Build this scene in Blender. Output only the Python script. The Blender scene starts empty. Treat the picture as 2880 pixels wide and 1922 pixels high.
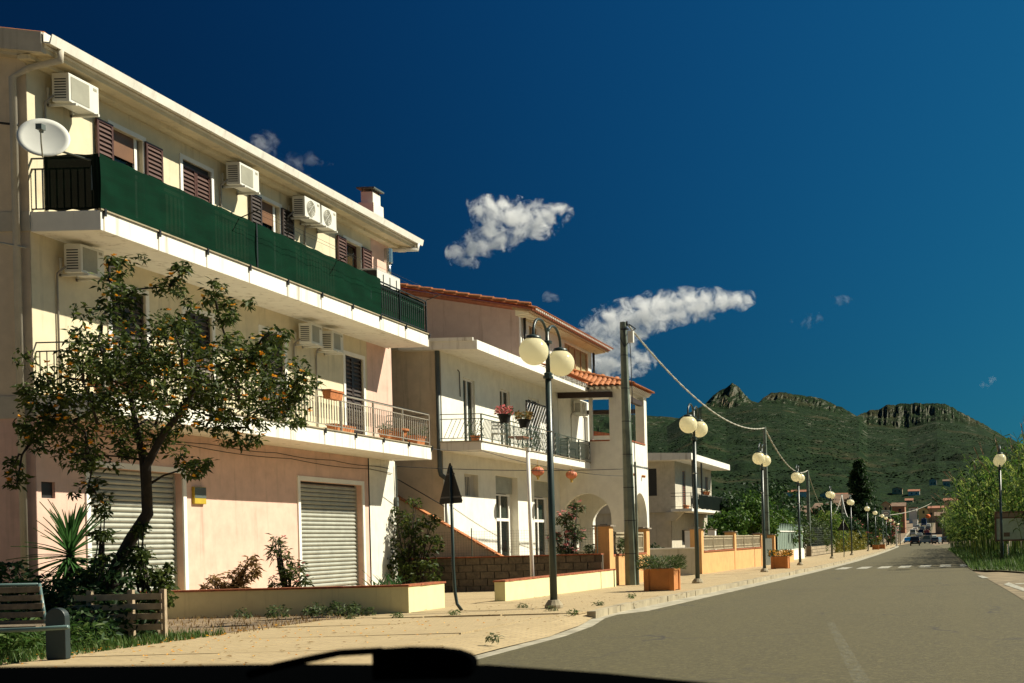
import bpy, bmesh, math, random
from mathutils import Vector, Matrix
random.seed(7)
scn = bpy.context.scene
COL = scn.collection
# ------------------------------------------------------------------ camera
cam_d = bpy.data.cameras.new("camera"); cam = bpy.data.objects.new("camera", cam_d); COL.objects.link(cam)
cam.location = (0, 0, 1.2); cam.rotation_euler = (math.pi/2, 0.025, 0)
cam_d.lens = 45; cam_d.sensor_width = 36
cam_d.shift_x = -0.4299; cam_d.shift_y = 0.1878
cam_d.clip_start = 0.05; cam_d.clip_end = 20000
cam_d.dof.use_dof = True; cam_d.dof.focus_distance = 40; cam_d.dof.aperture_fstop = 16
scn.camera = cam
# ------------------------------------------------------------------ light
EL = math.radians(44); AZ = math.radians(27)          # AZ measured from +X towards +Y
S = Vector((math.cos(EL)*math.cos(AZ), math.cos(EL)*math.sin(AZ), math.sin(EL)))
sun_d = bpy.data.lights.new("sun", 'SUN'); sun = bpy.data.objects.new("sun", sun_d); COL.objects.link(sun)
sun_d.energy = 5.0; sun_d.angle = math.radians(0.5); sun_d.color = (1.0, 0.93, 0.75)
sun.rotation_euler = S.to_track_quat('Z', 'Y').to_euler(); sun.location = (30, 10, 40)
W = bpy.data.worlds.new("World"); scn.world = W; W.use_nodes = True
nt = W.node_tree; nt.nodes.clear()
sky = nt.nodes.new('ShaderNodeTexSky'); sky.sky_type = 'NISHITA'; sky.sun_disc = False
sky.sun_elevation = EL; sky.sun_rotation = math.pi/2 - AZ
sky.air_density = 1.0; sky.dust_density = 0.3; sky.ozone_density = 3.0; sky.altitude = 400
gm = nt.nodes.new('ShaderNodeGamma'); gm.inputs[1].default_value = 1.35
ml = nt.nodes.new('ShaderNodeVectorMath'); ml.operation = 'MULTIPLY'; ml.inputs[1].default_value = (0.055, 0.515, 0.98)
bg = nt.nodes.new('ShaderNodeBackground'); bg.inputs[1].default_value = 0.068
wo = nt.nodes.new('ShaderNodeOutputWorld')
nt.links.new(sky.outputs[0], gm.inputs[0]); nt.links.new(gm.outputs[0], ml.inputs[0])
tcw = nt.nodes.new('ShaderNodeTexCoord')
dt = nt.nodes.new('ShaderNodeVectorMath'); dt.operation = 'DOT_PRODUCT'; dt.inputs[1].default_value = S
nt.links.new(tcw.outputs['Generated'], dt.inputs[0])
def wmath(op, a, b, c=None):
    n = nt.nodes.new('ShaderNodeMath'); n.operation = op
    for i, v in enumerate((a, b, c)):
        if v is None: continue
        if hasattr(v, 'links'): nt.links.new(v, n.inputs[i])
        else: n.inputs[i].default_value = v
    return n.outputs[0]
c2 = wmath('MULTIPLY', dt.outputs['Value'], dt.outputs['Value'])
pol = wmath('DIVIDE', wmath('SUBTRACT', 1.0, c2), wmath('ADD', 1.0, c2))       # degree of polarisation of a clear sky
pf_ = wmath('POWER', wmath('MULTIPLY_ADD', pol, -0.90, 1.0), 1.15)
sc0 = nt.nodes.new('ShaderNodeVectorMath'); sc0.operation = 'SCALE'
nt.links.new(ml.outputs[0], sc0.inputs[0]); nt.links.new(pf_, sc0.inputs['Scale'])
# soft shoulder keeps the sky round the sun from outshining the sun itself
dn = nt.nodes.new('ShaderNodeVectorMath'); dn.operation = 'MULTIPLY_ADD'; dn.inputs[1].default_value = (.28,)*3; dn.inputs[2].default_value = (1, 1, 1)
dv = nt.nodes.new('ShaderNodeVectorMath'); dv.operation = 'DIVIDE'
nt.links.new(sc0.outputs[0], dn.inputs[0]); nt.links.new(sc0.outputs[0], dv.inputs[0]); nt.links.new(dn.outputs[0], dv.inputs[1])
nt.links.new(dv.outputs[0], bg.inputs[0]); nt.links.new(bg.outputs[0], wo.inputs[0])
scn.view_settings.view_transform = 'Standard'; scn.view_settings.look = 'None'
scn.view_settings.gamma = 1; scn.view_settings.exposure = 0.78
scn.render.engine = 'CYCLES'
scn.cycles.max_bounces = 8; scn.cycles.diffuse_bounces = 6; scn.cycles.transparent_max_bounces = 12
scn.cycles.volume_bounces = 5; scn.cycles.volume_max_steps = 96; scn.cycles.volume_step_rate = 1.0

# ------------------------------------------------------------------ helpers
ORG = {}
def tag(o, label=None, cat=None, group=None, kind=None):
    if label: o['label'] = label
    if cat: o['category'] = cat
    if group: o['group'] = group
    if kind: o['kind'] = kind
    return o
def thing(name, label, cat, loc=(0, 0, 0), group=None):
    o = bpy.data.objects.new(name, None); COL.objects.link(o); o.location = loc
    o.empty_display_size = 0.2
    ORG[o.name] = Vector(loc)
    return tag(o, label, cat, group)
class MB:
    def __init__(s): s.V = []; s.F = []; s.M = []
    def add(s, vs, fs, m=0):
        n = len(s.V); s.V += [tuple(v) for v in vs]
        for f in fs: s.F.append(tuple(i+n for i in f)); s.M.append(m)
        return s
    def quad(s, a, b, c, d, m=0): return s.add([a, b, c, d], [(0, 1, 2, 3)], m)
    def box(s, x0, x1, y0, y1, z0, z1, m=0):
        if x0 > x1: x0, x1 = x1, x0
        if y0 > y1: y0, y1 = y1, y0
        if z0 > z1: z0, z1 = z1, z0
        v = [(x0,y0,z0),(x1,y0,z0),(x1,y1,z0),(x0,y1,z0),(x0,y0,z1),(x1,y0,z1),(x1,y1,z1),(x0,y1,z1)]
        return s.add(v, [(3,2,1,0),(4,5,6,7),(0,1,5,4),(1,2,6,5),(2,3,7,6),(3,0,4,7)], m)
    def prism(s, poly, ax, a, b, m=0):
        # poly in the other two axes (cyclic order x:(y,z) y:(x,z) z:(x,y))
        def P(p, t):
            return (t, p[0], p[1]) if ax == 'x' else (p[0], t, p[1]) if ax == 'y' else (p[0], p[1], t)
        n = len(poly); v = [P(p, a) for p in poly]+[P(p, b) for p in poly]
        f = [tuple(range(n-1, -1, -1)), tuple(range(n, 2*n))]+[(i, (i+1) % n, n+(i+1) % n, n+i) for i in range(n)]
        return s.add(v, f, m)
    def tube(s, path, r, n=6, cap=True, m=0):
        path = [Vector(p) for p in path]; k = len(path)
        rr = r if isinstance(r, (list, tuple)) else [r]*k
        vs = []; up = None
        for i, p in enumerate(path):
            t = (path[min(i+1, k-1)]-path[max(i-1, 0)])
            if t.length < 1e-9: t = Vector((0, 0, 1))
            t.normalize()
            if up is None: up = Vector((1, 0, 0)) if abs(t.x) < .8 else Vector((0, 1, 0))
            a = t.cross(up)
            if a.length < 1e-4: a = t.cross(Vector((0, 1, 0.01)))
            a.normalize(); b = a.cross(t).normalized(); up = b
            for j in range(n):
                th = 2*math.pi*j/n
                vs.append(p+(a*math.cos(th)+b*math.sin(th))*rr[i])
        fs = []
        for i in range(k-1):
            for j in range(n):
                fs.append((i*n+j, i*n+(j+1) % n, (i+1)*n+(j+1) % n, (i+1)*n+j))
        if cap: fs += [tuple(range(n-1, -1, -1)), tuple((k-1)*n+j for j in range(n))]
        return s.add(vs, fs, m)
    def lathe(s, prof, c, n=16, m=0, sx=1, sy=1):
        vs = []
        for r, z in prof:
            for j in range(n):
                th = 2*math.pi*j/n; vs.append((c[0]+r*sx*math.cos(th), c[1]+r*sy*math.sin(th), c[2]+z))
        k = len(prof); fs = []
        for i in range(k-1):
            for j in range(n): fs.append((i*n+j, i*n+(j+1) % n, (i+1)*n+(j+1) % n, (i+1)*n+j))
        fs += [tuple(range(n-1, -1, -1)), tuple((k-1)*n+j for j in range(n))]
        return s.add(vs, fs, m)
    def ball(s, c, r, n=12, k=8, sx=1, sy=1, sz=1, m=0):
        return s.lathe([(max(r*math.sin(math.pi*i/k), 1e-3), -r*sz*math.cos(math.pi*i/k)) for i in range(k+1)], c, n, m, sx, sy)
    def build(s, name, mats, parent=None, base=None, smooth=False, kind=None, label=None, cat=None, group=None, bevel=0, auto=False):
        me = bpy.data.meshes.new(name)
        o = Vector(base) if base is not None else (ORG[parent.name] if parent else Vector((0, 0, 0)))
        V = [(v[0]-o.x, v[1]-o.y, v[2]-o.z) for v in s.V]
        me.from_pydata(V, [], s.F)
        if not isinstance(mats, (list, tuple)): mats = [mats]
        for m in mats: me.materials.append(m)
        if len(mats) > 1: me.polygons.foreach_set('material_index', s.M)
        if smooth: me.polygons.foreach_set('use_smooth', [True]*len(me.polygons))
        me.update()
        ob = bpy.data.objects.new(name, me); COL.objects.link(ob)
        if parent:
            ob.parent = parent; ob.location = o-ORG[parent.name]
        else: ob.location = o
        ORG[ob.name] = Vector(o)
        if bevel:
            b = ob.modifiers.new('bevel', 'BEVEL'); b.width = bevel; b.segments = 2; b.limit_method = 'ANGLE'
        return tag(ob, label, cat, group, kind)
def proto(name, mb, mat, smooth=False):
    me = bpy.data.meshes.new(name); me.from_pydata(mb.V, [], mb.F)
    for m in (mat if isinstance(mat, (list, tuple)) else [mat]): me.materials.append(m)
    if isinstance(mat, (list, tuple)) and len(mat) > 1: me.polygons.foreach_set('material_index', mb.M)
    if smooth: me.polygons.foreach_set('use_smooth', [True]*len(me.polygons))
    me.update(); return me
def piece(me, name, parent, loc, rot=None, sc=None):
    o = bpy.data.objects.new(name, me); COL.objects.link(o); o.parent = parent
    o.location = Vector(loc)-ORG[parent.name]
    if rot: o.rotation_euler = rot
    if sc: o.scale = sc
    ORG[o.name] = Vector(loc)
    return o
def copy_tree(src, loc, label, group=None, rotz=None, sc=None):
    n = src.copy(); COL.objects.link(n); n.location = loc; ORG[n.name] = Vector(loc)
    if label: n['label'] = label
    if group: n['group'] = group
    if rotz is not None: n.rotation_euler = (0, 0, rotz)
    if sc: n.scale = sc
    for c in list(src.children):
        d = c.copy(); COL.objects.link(d); d.parent = n
        for g in list(c.children):
            e = g.copy(); COL.objects.link(e); e.parent = d
    return n
# ------------------------------------------------------------------ materials
def newmat(name):
    m = bpy.data.materials.new(name); m.use_nodes = True; t = m.node_tree
    return m, t, t.nodes['Principled BSDF']
def N(t, typ, **kw):
    n = t.nodes.new(typ)
    for k, v in kw.items(): setattr(n, k, v)
    return n
def mixc(t, fac, a, b, bt='MIX'):
    n = N(t, 'ShaderNodeMix'); n.data_type = 'RGBA'; n.blend_type = bt
    for sock, v in ((n.inputs[0], fac), (n.inputs[6], a), (n.inputs[7], b)):
        if hasattr(v, 'links'): t.links.new(v, sock)
        elif isinstance(v, (int, float)): sock.default_value = v
        else: sock.default_value = (*v, 1)
    return n.outputs[2]
def noise(t, scale, detail=4, rough=.6, vec=None, stretch=None):
    n = N(t, 'ShaderNodeTexNoise'); n.inputs['Scale'].default_value = scale; n.inputs['Detail'].default_value = detail; n.inputs['Roughness'].default_value = rough
    g = N(t, 'ShaderNodeNewGeometry'); v = g.outputs['Position']
    if stretch:
        mp = N(t, 'ShaderNodeVectorMath'); mp.operation = 'MULTIPLY'; mp.inputs[1].default_value = stretch
        t.links.new(v, mp.inputs[0]); v = mp.outputs[0]
    t.links.new(v, n.inputs['Vector'])
    return n.outputs[0]
def ramp(t, fac, p0, p1, c0=(0, 0, 0), c1=(1, 1, 1)):
    r = N(t, 'ShaderNodeValToRGB'); e = r.color_ramp.elements
    e[0].position = p0; e[1].position = p1; e[0].color = (*c0, 1); e[1].color = (*c1, 1)
    t.links.new(fac, r.inputs[0]); return r.outputs[0]
def bump(t, b, h, dist=.01, strength=.5):
    n = N(t, 'ShaderNodeBump'); n.inputs['Distance'].default_value = dist; n.inputs['Strength'].default_value = strength
    t.links.new(h, n.inputs['Height']); t.links.new(n.outputs[0], b.inputs['Normal'])
def plain(name, c, rough=.7, metal=0, var=.12, vs=3, bs=60, bd=.002, streak=0, streakc=(.12, .10, .07)):
    m, t, b = newmat(name)
    c2 = tuple(x*(1-var*2.2) for x in c)
    col = mixc(t, ramp(t, noise(t, vs, 5), .35, .75), c, c2)
    if streak:
        s1 = ramp(t, noise(t, 1.0, 6, .65, stretch=(5.5, 5.5, .35)), .56, .74)
        f = N(t, 'ShaderNodeMath', operation='MULTIPLY'); f.inputs[1].default_value = streak
        t.links.new(s1, f.inputs[0]); col = mixc(t, f.outputs[0], col, streakc)
    t.links.new(col, b.inputs['Base Color'])
    b.inputs['Roughness'].default_value = rough; b.inputs['Metallic'].default_value = metal
    if bd: bump(t, b, noise(t, bs, 3), bd, .6)
    return m
cream = plain('cream_stucco', (.66, .58, .40), .9, streak=.36, var=.08, bd=.004)
pinkw = plain('pink_stucco', (.68, .455, .365), .9, streak=.30, var=.09, bd=.004)
whitew = plain('white_stucco', (.74, .71, .61), .9, streak=.35, var=.08, bd=.004)
white2 = plain('chalk_white_stucco', (.77, .75, .66), .9, streak=.15, var=.07, bd=.005)
beigew = plain('beige_side_stucco', (.64, .53, .38), .9, streak=.4, var=.09, bd=.004)
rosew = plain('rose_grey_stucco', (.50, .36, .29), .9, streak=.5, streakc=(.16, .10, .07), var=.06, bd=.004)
greyst = plain('grey_weathered_stucco', (.50, .46, .37), .9, streak=.4, var=.10, bd=.005)
slabw = plain('balcony_slab_paint', (.78, .76, .68), .85, streak=.8, streakc=(.28, .24, .17), var=.05)
gutw = plain('gutter_paint', (.80, .77, .68), .5, streak=.3, var=.08)
brownp = plain('brown_shutter_paint', (.075, .028, .020), .45, var=.15)
darkp = plain('dark_brown_shutter_paint', (.035, .022, .018), .45, var=.15)
woodf = plain('honey_window_wood', (.36, .22, .10), .5, var=.2, vs=8)
rollw = plain('brown_roller_blind', (.16, .075, .035), .5)
galv = plain('galvanised_shutter_metal', (.42, .43, .37), .42, metal=.25, var=.12, streak=.2)
trimw = plain('white_trim', (.78, .76, .70), .7, var=.05)
iron = plain('black_iron', (.02, .02, .018), .4)
ironl = plain('grey_beige_iron', (.30, .27, .22), .5)
irong = plain('green_iron', (.05, .07, .05), .45)
plastic = plain('white_appliance_paint', (.68, .67, .60), .45, var=.06)
plasticd = plain('appliance_grille', (.33, .32, .25), .5)
vdark = plain('dark_recess', (.012, .013, .012), .6)
greenp = plain('lamp_pole_paint', (.030, .048, .040), .38, var=.2)
polem = plain('utility_pole_metal', (.17, .205, .155), .5, var=.25, streak=.4, streakc=(.24, .27, .21))
terra = plain('terracotta', (.50, .17, .05), .75, var=.25, vs=9)
terrad = plain('dull_terracotta_cap', (.36, .10, .035), .8, var=.3, vs=9)
orangep = plain('orange_planter_concrete', (.50, .19, .05), .8, var=.12, streak=.3)
yelloww = plain('pale_yellow_render', (.72, .66, .36), .85, var=.06, streak=.25)
ochre = plain('orange_ochre_render', (.66, .36, .14), .9, var=.10, streak=.3, bd=.008)
blockm = plain('raw_concrete_block', (.17, .135, .09), .95, var=.22, vs=12, bd=.006)
mortar = plain('mortar', (.10, .085, .06), .95)
conc = plain('worn_concrete', (.38, .32, .21), .9, var=.2, vs=2.5, bd=.004)
concw = plain('whitewashed_gutter_concrete', (.42, .38, .28), .9, var=.28, vs=3, bd=.005)
beamw = plain('dark_wood_beam', (.045, .025, .015), .6, var=.3, vs=10)
woodp = plain('weathered_pallet_wood', (.42, .32, .21), .85, var=.2, vs=8)
benchw = plain('grey_weathered_bench_wood', (.20, .155, .10), .85, var=.25, vs=14)
bark = plain('bark', (.026, .019, .013), .95, var=.3, vs=12, bd=.02, bs=20)
tealpipe = plain('teal_steel_tube', (.10, .16, .15), .35)
darkpost = plain('dark_green_cast_post', (.014, .026, .026), .5)
dishm = plain('dish_white', (.66, .66, .60), .5, var=.05, bd=0)
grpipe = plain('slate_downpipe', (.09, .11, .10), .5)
steel = plain('stainless_steel', (.55, .55, .52), .25, metal=.9, var=.05)
blackcar = plain('black_cowl_plastic', (.0008, .001, .0012), 1.0, var=.1); blackcar.node_tree.nodes['Principled BSDF'].inputs['Specular IOR Level'].default_value = .0
caps = plain('grey_stone_cap', (.26, .22, .17), .9)
redl = plain('lantern_red', (.62, .17, .09), .6, var=.1)
goldl = plain('lantern_gold', (.55, .36, .08), .6)
yellowb = plain('yellow_enamel', (.50, .36, .03), .5)
signb = plain('sign_back_metal', (.006, .007, .006), .8)
cablem = plain('black_cable', (.012, .012, .011), .6)
cablel = plain('pale_twisted_cable', (.42, .40, .32), .6)
soilm = plain('dry_soil', (.24, .17, .10), .95, var=.3, vs=1.5, bd=.02, bs=14)
paintw = plain('road_paint_white', (.46, .44, .35), .8, var=.42, vs=9)
def glassm():
    m, t, b = newmat('window_glass')
    b.inputs['Base Color'].default_value = (.02, .025, .025, 1); b.inputs['Roughness'].default_value = .05
    b.inputs['Specular IOR Level'].default_value = .6
    tp = N(t, 'ShaderNodeBsdfTransparent'); tp.inputs[0].default_value = (.75, .80, .76, 1); mx = N(t, 'ShaderNodeMixShader'); mx.inputs[0].default_value = .38
    t.links.new(tp.outputs[0], mx.inputs[1]); t.links.new(b.outputs[0], mx.inputs[2]); t.links.new(mx.outputs[0], t.nodes['Material Output'].inputs[0])
    return m
glass = glassm()
def curtainm(name, c):
    return plain(name, c, .9, var=.2, vs=20)
curt = curtainm('cream_curtain', (.45, .36, .18)); curto = curtainm('orange_curtain', (.85, .36, .05))
ltcurt = curtainm('pale_curtain', (.45, .47, .42))
def globe_mat():
    m, t, b = newmat('lamp_globe_plastic')
    df = N(t, 'ShaderNodeBsdfDiffuse'); df.inputs[0].default_value = (.96, .90, .62, 1)
    tl = N(t, 'ShaderNodeBsdfTranslucent'); tl.inputs[0].default_value = (1.0, .96, .78, 1)
    gl = N(t, 'ShaderNodeBsdfGlossy'); gl.inputs['Roughness'].default_value = .12
    m1 = N(t, 'ShaderNodeMixShader'); m1.inputs[0].default_value = .62; m2 = N(t, 'ShaderNodeMixShader'); m2.inputs[0].default_value = .04
    t.links.new(df.outputs[0], m1.inputs[1]); t.links.new(tl.outputs[0], m1.inputs[2]); t.links.new(m1.outputs[0], m2.inputs[1]); t.links.new(gl.outputs[0], m2.inputs[2])
    t.links.new(m2.outputs[0], t.nodes['Material Output'].inputs[0]); return m
    b.inputs['Base Color'].default_value = (.80, .68, .36, 1); b.inputs['Roughness'].default_value = .22
    b.inputs['Subsurface Weight'].default_value = .6; b.inputs['Subsurface Radius'].default_value = (.3, .26, .14)
    b.inputs['Subsurface Scale'].default_value = .5
    return m
globem = globe_mat()
def asphalt():
    m, t, b = newmat('asphalt')
    g1 = noise(t, .35, 6, .6); g2 = noise(t, 90, 2, .7); g3 = noise(t, 1.6, 5, .7, stretch=(1, .12, 1))
    col = mixc(t, ramp(t, g1, .3, .75), (.068, .056, .019), (.048, .039, .013))
    col = mixc(t, ramp(t, g3, .45, .8), col, (.080, .066, .022))
    col = mixc(t, ramp(t, g2, .55, .75), col, (.145, .125, .060))
    col = mixc(t, ramp(t, noise(t, 140, 2, .7), .6, .8), col, (.05, .045, .035))
    col = mixc(t, ramp(t, noise(t, 22, 3, .85), .50, .60), col, (.140, .118, .048))
    col = mixc(t, ramp(t, noise(t, 38, 3, .85), .50, .60), col, (.045, .039, .022))
    col = mixc(t, ramp(t, noise(t, 8, 4, .9), .42, .60), col, (.062, .051, .018))
    col = mixc(t, ramp(t, noise(t, 11, 4, .9, stretch=(1, .8, 1)), .50, .68), col, (.130, .109, .045))
    g = N(t, 'ShaderNodeNewGeometry')
    wn = N(t, 'ShaderNodeTexNoise'); wn.inputs['Scale'].default_value = 1.2; wn.inputs['Detail'].default_value = 5; t.links.new(g.outputs['Position'], wn.inputs['Vector'])
    wv = N(t, 'ShaderNodeVectorMath', operation='MULTIPLY_ADD'); wv.inputs[1].default_value = (1.2, 1.2, 0); t.links.new(wn.outputs['Color'], wv.inputs[0]); t.links.new(g.outputs['Position'], wv.inputs[2])
    vo = N(t, 'ShaderNodeTexVoronoi'); vo.feature = 'DISTANCE_TO_EDGE'; vo.inputs['Scale'].default_value = .32; t.links.new(wv.outputs[0], vo.inputs['Vector'])
    ck = N(t, 'ShaderNodeMath', operation='MULTIPLY'); t.links.new(ramp(t, vo.outputs['Distance'], .004, .012, (1, 1, 1), (0, 0, 0)), ck.inputs[0]); t.links.new(ramp(t, noise(t, .22, 3, .6), .48, .58), ck.inputs[1])
    col = mixc(t, ck.outputs[0], col, (.03, .027, .02))
    # tyre-worn lanes and an old repair patch follow the road direction
    sx = N(t, 'ShaderNodeSeparateXYZ'); t.links.new(g.outputs['Position'], sx.inputs[0])
    wv2 = N(t, 'ShaderNodeMath', operation='SINE'); k_ = N(t, 'ShaderNodeMath', operation='MULTIPLY_ADD'); k_.inputs[1].default_value = 3.6; k_.inputs[2].default_value = 1.1; t.links.new(sx.outputs[0], k_.inputs[0]); t.links.new(k_.outputs[0], wv2.inputs[0])
    wf_ = N(t, 'ShaderNodeMath', operation='MULTIPLY'); t.links.new(ramp(t, wv2.outputs[0], .2, 1), wf_.inputs[0]); t.links.new(ramp(t, noise(t, .5, 4, .6, stretch=(1, .15, 1)), .35, .7), wf_.inputs[1])
    hf = N(t, 'ShaderNodeMath', operation='MULTIPLY'); hf.inputs[1].default_value = .55; t.links.new(wf_.outputs[0], hf.inputs[0])
    col = mixc(t, hf.outputs[0], col, (.088, .073, .026))
    t.links.new(col, b.inputs['Base Color']); b.inputs['Roughness'].default_value = .85
    bump(t, b, noise(t, 60, 4, .8), .010, .9); return m
asph = asphalt()
def paver():
    m, t, b = newmat('tan_paver')
    g = N(t, 'ShaderNodeNewGeometry')
    br = N(t, 'ShaderNodeTexBrick'); br.offset = .5
    br.inputs['Scale'].default_value = 1; br.inputs['Brick Width'].default_value = .21; br.inputs['Row Height'].default_value = .11
    br.inputs['Mortar Size'].default_value = .008; br.inputs['Color1'].default_value = (.375, .280, .145, 1)
    br.inputs['Color2'].default_value = (.43, .325, .175, 1); br.inputs['Mortar'].default_value = (.25, .20, .13, 1)
    t.links.new(g.outputs['Position'], br.inputs['Vector'])
    col = mixc(t, ramp(t, noise(t, .8, 6, .65), .4, .75), br.outputs[0], (.34, .255, .135))
    col = mixc(t, ramp(t, noise(t, 5, 6, .8), .56, .70), col, (.19, .135, .07))
    t.links.new(col, b.inputs['Base Color']); b.inputs['Roughness'].default_value = .92
    bump(t, b, br.outputs[1], -.006, .6); return m
paverm = paver()
def foliage(name, c1, c2, c3, tr=.35):
    if c2[1] > c2[0]: c1, c2, c3 = [(c[0]*.74, c[1], c[2]) for c in (c1, c2, c3)]
    m, t, b = newmat(name)
    g = N(t, 'ShaderNodeNewGeometry')
    r = N(t, 'ShaderNodeValToRGB'); e = r.color_ramp.elements
    e[0].color = (*c1, 1); e[1].color = (*c3, 1); e[1].position = 1
    k = e.new(.55); k.color = (*c2, 1)
    t.links.new(g.outputs['Random Per Island'], r.inputs[0])
    t.links.new(r.outputs[0], b.inputs['Base Color']); b.inputs['Roughness'].default_value = .5
    b.inputs['Specular IOR Level'].default_value = .18
    tl = N(t, 'ShaderNodeBsdfTranslucent'); t.links.new(r.outputs[0], tl.inputs[0])
    mx = N(t, 'ShaderNodeMixShader'); mx.inputs[0].default_value = tr
    out = t.nodes['Material Output']
    t.links.new(b.outputs[0], mx.inputs[1]); t.links.new(tl.outputs[0], mx.inputs[2]); t.links.new(mx.outputs[0], out.inputs[0])
    return m
leaf_tree = foliage('flowering_tree_leaf', (.030, .038, .010), (.062, .070, .015), (.15, .14, .028), .42)
leaf_dark = foliage('dark_leaf', (.018, .034, .012), (.030, .052, .016), (.06, .085, .022))
leaf_cit = foliage('citrus_leaf', (.035, .065, .012), (.07, .115, .018), (.17, .21, .03))
leaf_olive = foliage('olive_leaf', (.05, .06, .022), (.085, .095, .032), (.15, .15, .05))
leaf_hedge = foliage('yellow_green_hedge', (.05, .06, .012), (.13, .13, .02), (.27, .22, .03))
leaf_reed = foliage('reed_leaf', (.022, .045, .008), (.09, .135, .018), (.42, .36, .08), .48)
leaf_dry = foliage('dry_leaf', (.16, .09, .035), (.26, .16, .06), (.36, .26, .10))
leaf_conif = foliage('conifer_needle', (.018, .036, .012), (.032, .058, .018), (.07, .09, .026), .35)
leaf_grass = foliage('grass_blade', (.045, .08, .016), (.08, .12, .024), (.17, .17, .05), .4)
leaf_yucca = foliage('yucca_leaf', (.03, .07, .018), (.06, .12, .03), (.10, .17, .05), .4)
leaf_aloe = foliage('aloe_leaf', (.20, .20, .06), (.30, .26, .10), (.40, .32, .14), .25)
flow_o = foliage('orange_flower', (.70, .27, .02), (.80, .36, .02), (.85, .5, .05), .3)
flow_p = foliage('pink_flower', (.55, .14, .15), (.68, .22, .22), (.75, .4, .35), .3)
def netm(name, c, sc=90, dens=.85):
    m, t, b = newmat(name)
    col = mixc(t, ramp(t, noise(t, 1.3, 5, .6, stretch=(1, 1, 4)), .3, .75), c, tuple(x*.5 for x in c))
    w = N(t, 'ShaderNodeTexWave'); w.wave_type = 'BANDS'; w.bands_direction = 'Z'; w.inputs['Scale'].default_value = 9; w.inputs['Distortion'].default_value = .6
    g = N(t, 'ShaderNodeNewGeometry'); t.links.new(g.outputs['Position'], w.inputs['Vector'])
    col = mixc(t, ramp(t, w.outputs[0], .0, .25, (1, 1, 1), (0, 0, 0)), col, tuple(x*.45 for x in c))
    t.links.new(col, b.inputs['Base Color']); b.inputs['Roughness'].default_value = .8
    b.inputs['Specular IOR Level'].default_value = .06
    tl = N(t, 'ShaderNodeBsdfTranslucent'); t.links.new(col, tl.inputs[0])
    mx = N(t, 'ShaderNodeMixShader'); mx.inputs[0].default_value = .15
    tp = N(t, 'ShaderNodeBsdfTransparent'); mx2 = N(t, 'ShaderNodeMixShader'); mx2.inputs[0].default_value = dens
    t.links.new(b.outputs[0], mx.inputs[1]); t.links.new(tl.outputs[0], mx.inputs[2])
    t.links.new(tp.outputs[0], mx2.inputs[1]); t.links.new(mx.outputs[0], mx2.inputs[2])
    t.links.new(mx2.outputs[0], t.nodes['Material Output'].inputs[0])
    return m
net = netm('green_shade_net', (.0008, .030, .0135), dens=.992)
netd = netm('dark_shade_net', (.004, .010, .006), dens=.994)

# ------------------------------------------------------------------ terrain profile
def lerp_tab(tab, y):
    if y <= tab[0][0]: return tab[0][1]
    if y >= tab[-1][0]: return tab[-1][1]
    for (a, b), (c, d) in zip(tab, tab[1:]):
        if a <= y <= c: return b+(d-b)*(y-a)/(c-a)
GZ = [(0,0),(24,0),(38,-.08),(52,-.15),(65,-.2),(106,-.35),(163,-.45),(220,-.6),(310,-.85),(350,-.4),(400,1.3),(450,2.9),(520,5.2),(600,7.5),(700,9.5),(760,10.6)]
KX = [(0,-5.7),(18,-5.72),(20,-5.9),(22,-6.25),(24,-6.35),(60,-6.35),(80,-6.5),(106,-7.0),(135,-7.5),(163,-8.1),(200,-9.0),(300,-13.2),(400,-14.5),(520,-15),(760,-16)]
RX = [(0,1.35),(22,1.35),(30,1.2),(54,.6),(80,.35),(106,0),(144,-.8),(200,-2.4),(300,-5.5),(400,-6.6),(520,-7.5),(760,-8)]
gz = lambda y: lerp_tab(GZ, y)
kx = lambda y: lerp_tab(KX, y)
rx = lambda y: lerp_tab(RX, y)
YS = [-12, 0, 6, 10, 12, 14, 16, 18, 19, 20, 21, 22, 23, 24] + list(range(26, 110, 3)) + list(range(110, 330, 8)) + list(range(330, 770, 12))
def strip(name, f0, f1, dz, mat, ys=YS, nx=2, **kw):
    mb = MB(); V = []; F = []
    for y in ys:
        a, b = f0(y), f1(y)
        for i in range(nx): V.append((a+(b-a)*i/(nx-1), y, gz(y)+dz))
    for j in range(len(ys)-1):
        for i in range(nx-1):
            k = j*nx+i; F.append((k, k+1, k+nx+1, k+nx))
    mb.add(V, F); return mb.build(name, mat, **kw)
ground = strip('ground', lambda y: -500, lambda y: 500, -.14, soilm, nx=12, kind='structure')
road = strip('road', lambda y: kx(y)+.62 if y > 23 else kx(y)+.25, lambda y: rx(y)+.02, -.10, asph, nx=4, kind='structure')
gutter = strip('gutter_strip', lambda y: kx(y)+.0, lambda y: (kx(y)+.66 if y > 23 else kx(y)+.30), -.108, concw, kind='structure')
yard = strip('yard', lambda y: -60, lambda y: -9.9, -.03, plain('forecourt_concrete', (.38, .28, .16), .95, var=.2, vs=1.2, bd=.01, bs=14), ys=[y for y in YS if y < 330], nx=4, kind='structure')
pave = strip('pavement', lambda y: (-17 if 24 < y < 37 else -11.3 if y < 24 else lerp_tab([(37,-10.4),(80,-10.8),(135,-12),(220,-14)], y)), lambda y: (kx(y)-.02 if y > 22.7 else -6.78), -.022, paverm,
             ys=[y for y in YS if y < 330], nx=3, kind='structure')
ORG[pave.name] = Vector((0, 0, 0))
V = []; F = []; ys3 = [-12, 6, 10, 12, 14, 16, 18, 19, 20, 21, 22, 22.9]
for y in ys3:
    for i in range(5): t = i/4; V.append((-6.80+(kx(y)+.02+6.80)*t, y, gz(y)-.012-.085*t*t+.006*math.sin(y*2+i*1.7)))
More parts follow.
